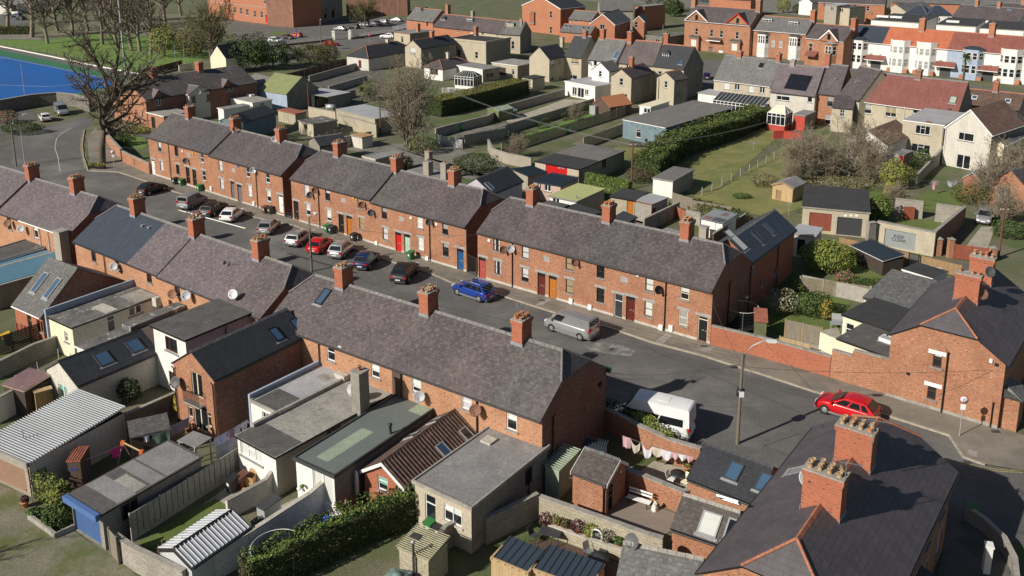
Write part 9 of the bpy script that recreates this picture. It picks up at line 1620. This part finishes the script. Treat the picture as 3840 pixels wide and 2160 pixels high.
table('white round table with a dark cloth beside the clay pots',T(14,1650,540),.5,.7,'plastic_black');chair('white plastic chair left of the table beside the clay pots',T(14,1590,560),1.0,'plastic_white');chair('cream plastic chair right of the table beside the clay pots',T(14,1725,590),-.8,'render_cream')
table('small wooden side table on the patio step',T(13,515,775),0,.5,'timber',False,.3,.5,.4);table('pale grey garden table in the corner house yard',T(11,755,405),0,.7,'plastic_grey',False,-.2,1.0,.7);e=chair('pale grey garden bench seat in the corner house yard',T(11,775,355),-.2,'plastic_grey');e.scale=(2.2,1,1);table('metal picnic table outside the blue grey building',T(2,1240,1420),0,.75,'dark_grey',False,-.2,1.8,.8);chair('metal chair outside the blue grey building',T(2,1355,1400),.3);table('white garden table on the deck beside the conservatory',T(1,1905,880),0,.7,'plastic_white',False,0,1.4,.8)
for lb,px in(('white cushion on the wall top, left of three',T(7,1580,1235)),('white cushion on the wall top, middle of three',T(7,1655,1255)),('white cushion on the wall top, right of three',T(7,1740,1275))):g=G(px);h=Bd('cushion',lb,'cushion',V3(g.x-.35,g.y),V3(g.x+.35,g.y-.1),.3,.75);h.walls('linen');b=MB();b.slab([(0,0,.78),(h.L,0,.78),(h.L,h.D,.78),(0,h.D,.78)],.04,'linen');b.build('cushion_top',h.e)
def trampoline(label,px,r,h,net=True,m='net',base=0):
 g=G(px,base);e=empty('trampoline',g,0,label,'trampoline');b=MB();b.lathe((0,0,.6),[(.001,0),(r*.92,0)],'black',28,False);b.build('mat',e);b=MB();b.lathe((0,0,.58),[(r*.9,.03),(r,.03),(r,-.02)],'plastic_black',28,False);b.build('frame',e)
 for i in range(6):
  a=i*1.047+.3;b=MB();b.tube([V3(math.cos(a)*r,math.sin(a)*r,0),V3(math.cos(a)*r,math.sin(a)*r,h)],.022,'steel',5);b.build('post',e)
 b=MB()
 for i in range(40):a=i*.157;b.tube([V3(math.cos(a)*r*.97,math.sin(a)*r*.97,.6),V3(math.cos(a)*r*.97,math.sin(a)*r*.97,h)],.008,m,3)
 for k in range(6):z=.7+(h-.7)*k/5;b.tube([V3(math.cos(a)*r*.97,math.sin(a)*r*.97,z)for a in[i*.2618 for i in range(25)]],.01 if k<5 else .025,m if k<5 else 'plastic_white',4)
 b.build('net',e);return e
trampoline('netted trampoline with a pale rim left of the hedge',T(13,245,1370),1.55,1.5);trampoline('netted trampoline behind the brick boundary wall',T(10,2270,400),1.45,2.2)
g=G(T(13,1400,1640));e=empty('water_tank',g,0,'green plastic water tank in the foreground beside the block shed','tank');b=MB();b.lathe((0,0,0),[(.85,0),(.88,.1),(.85,.3),(.88,.5),(.85,.7),(.88,.95),(.8,1.15),(.5,1.32),(.3,1.36),(.001,1.38)],'tank_green',24);b.build('tank_body',e);b=MB();b.lathe((0,0,1.36),[(.28,0),(.28,.08),(.001,.1)],'tank_green',16);b.build('lid',e)
for i in range(4):a=i*1.57+.5;b=MB();b.box(-.1,.1,-.25,.22,1.1,1.26,'tank_green',lambda v:Matrix.Rotation(a,3,'Z')@(v+V3(0,.6,0)));b.build('rib',e)
g=G(T(13,1010,760));e=empty('parasol',g,0,'folded white parasol standing in the shaded yard','parasol');b=MB();b.tube([(0,0,0),(0,0,2.5)],.025,'timber',6);b.build('pole',e);b=MB();b.lathe((0,0,.75),[(.05,0),(.12,.1),(.13,.9),(.1,1.5),(.03,1.75)],'linen',10);b.build('canopy',e)
h=Bd('storage_box','grey garden storage box with a dark lid on the patio','storage box',T(13,30,770),T(13,105,810),1.3,1.05);h.walls('plastic_grey');b=MB();b.slab([(-.05,-.05,1.1),(h.L+.05,-.05,1.1),(h.L+.05,h.D+.05,1.2),(-.05,h.D+.05,1.2)],.07,'dark_grey');b.build('lid',h.e)
for lb,px,s,hh in(('tall open cardboard box beside the brown bin',T(12,2415,600),.5,.85),('flat cardboard box lying on the patio',T(12,2370,680),.75,.3)):
 g=G(px);h=Bd('cardboard_box',lb,'box',V3(g.x-s/2,g.y),V3(g.x+s/2,g.y-.1),s*.8,hh);h.walls('cardboard');b=MB()
 if hh>.5:b.slab([(0,h.D,hh),(h.L,h.D,hh),(h.L,h.D+.2,hh+.25),(0,h.D+.2,hh+.25)],.01,'cardboard');b.slab([(0,0,hh),(0,h.D,hh),(-.2,h.D,hh+.15),(-.2,0,hh+.15)],.01,'cardboard')
 else:b.slab([(0,0,hh),(h.L,0,hh),(h.L,h.D,hh),(0,h.D,hh)],.01,'cardboard')
 b.build('flap',h.e)
wall('raised planter edge beside the blue roller door',[T(12,280,885),T(12,540,1075),T(12,720,990)],.35,'concrete',.18,None,'planter_wall','planter')
for lb,px,m in(('clay pot with purple flowers at the garage corner',T(12,245,775),'leaf_purple'),('rusty pot in the lane planter',T(12,455,930),'leaf_mid'),('large pot of pale flowers by the french doors',T(8,1815,1390),'leaf_grey'),('clay pot under the laurel wall ornament',T(14,1745,440),'leaf_olive')):
 g=G(px);e=empty('plant_pot',g,0,lb,'pot plant');b=MB();b.lathe((0,0,0),[(.16,0),(.24,.34),(.27,.34),(.27,.4),(.2,.4)],'terracotta',12);b.build('pot',e);b=MB();leaves(b,160,lambda r:((lambda d:(d*.25+V3(0,0,.5),d))(V3(r.gauss(0,1),r.gauss(0,1),abs(r.gauss(0,1))).normalized())),m,.14,random.Random(4));b.build('foliage',e)
pole('thin metal pole rising from the corrugated garage corner',T(12,275,470),3.4,'galv',False,.05,'slim_pole');pole('timber washing post behind the felt roofed garage',T(12,1245,180),2.6,'timber_grey',False,.07,'washing_post')
fence('tubular steel handrail beside the sunken yard at the left',T(8,160,960),T(8,570,700),1.0,'galv',2.0,'wire','galv','handrail',cat='handrail',pw=.05)
g=G(T(1,745,1060),.6);e=empty('oil_tank',g,-.35,'silver cylindrical tank on the lane wall','tank');b=MB();b.lathe((0,0,.55),[(.001,-1.0),(.5,-.95),(.52,.95),(.001,1.0)],'galv',16,False,(1,0,0));b.build('tank_body',e)
for x in(-.6,.6):b=MB();b.box(x-.1,x+.1,-.45,.45,-.6,.2,'concrete');b.build('support',e)
for lb,px,m in(('covered barbecue in the long concrete yard',T(2,85,1110),'tank_green'),('green wheelie bin among clutter on the garden path',T(2,600,1290),'plastic_green')):bin_(lb,px,m,.3)
h=Bd('air_unit','pale metal cabinet beside the white garden room','cabinet',T(2,800,1020),T(2,855,1030),.9,1.6);h.walls('plastic_grey');b=MB();b.slab([(0,0,1.62),(h.L,0,1.62),(h.L,h.D,1.62),(0,h.D,1.62)],.03,'plastic_grey');b.build('top_panel',h.e)
fence('white deck railing before the conservatory',T(1,1825,895),T(1,2015,900),1.0,'plastic_white',1.6,'rail','plastic_white','railing',cat='railing')
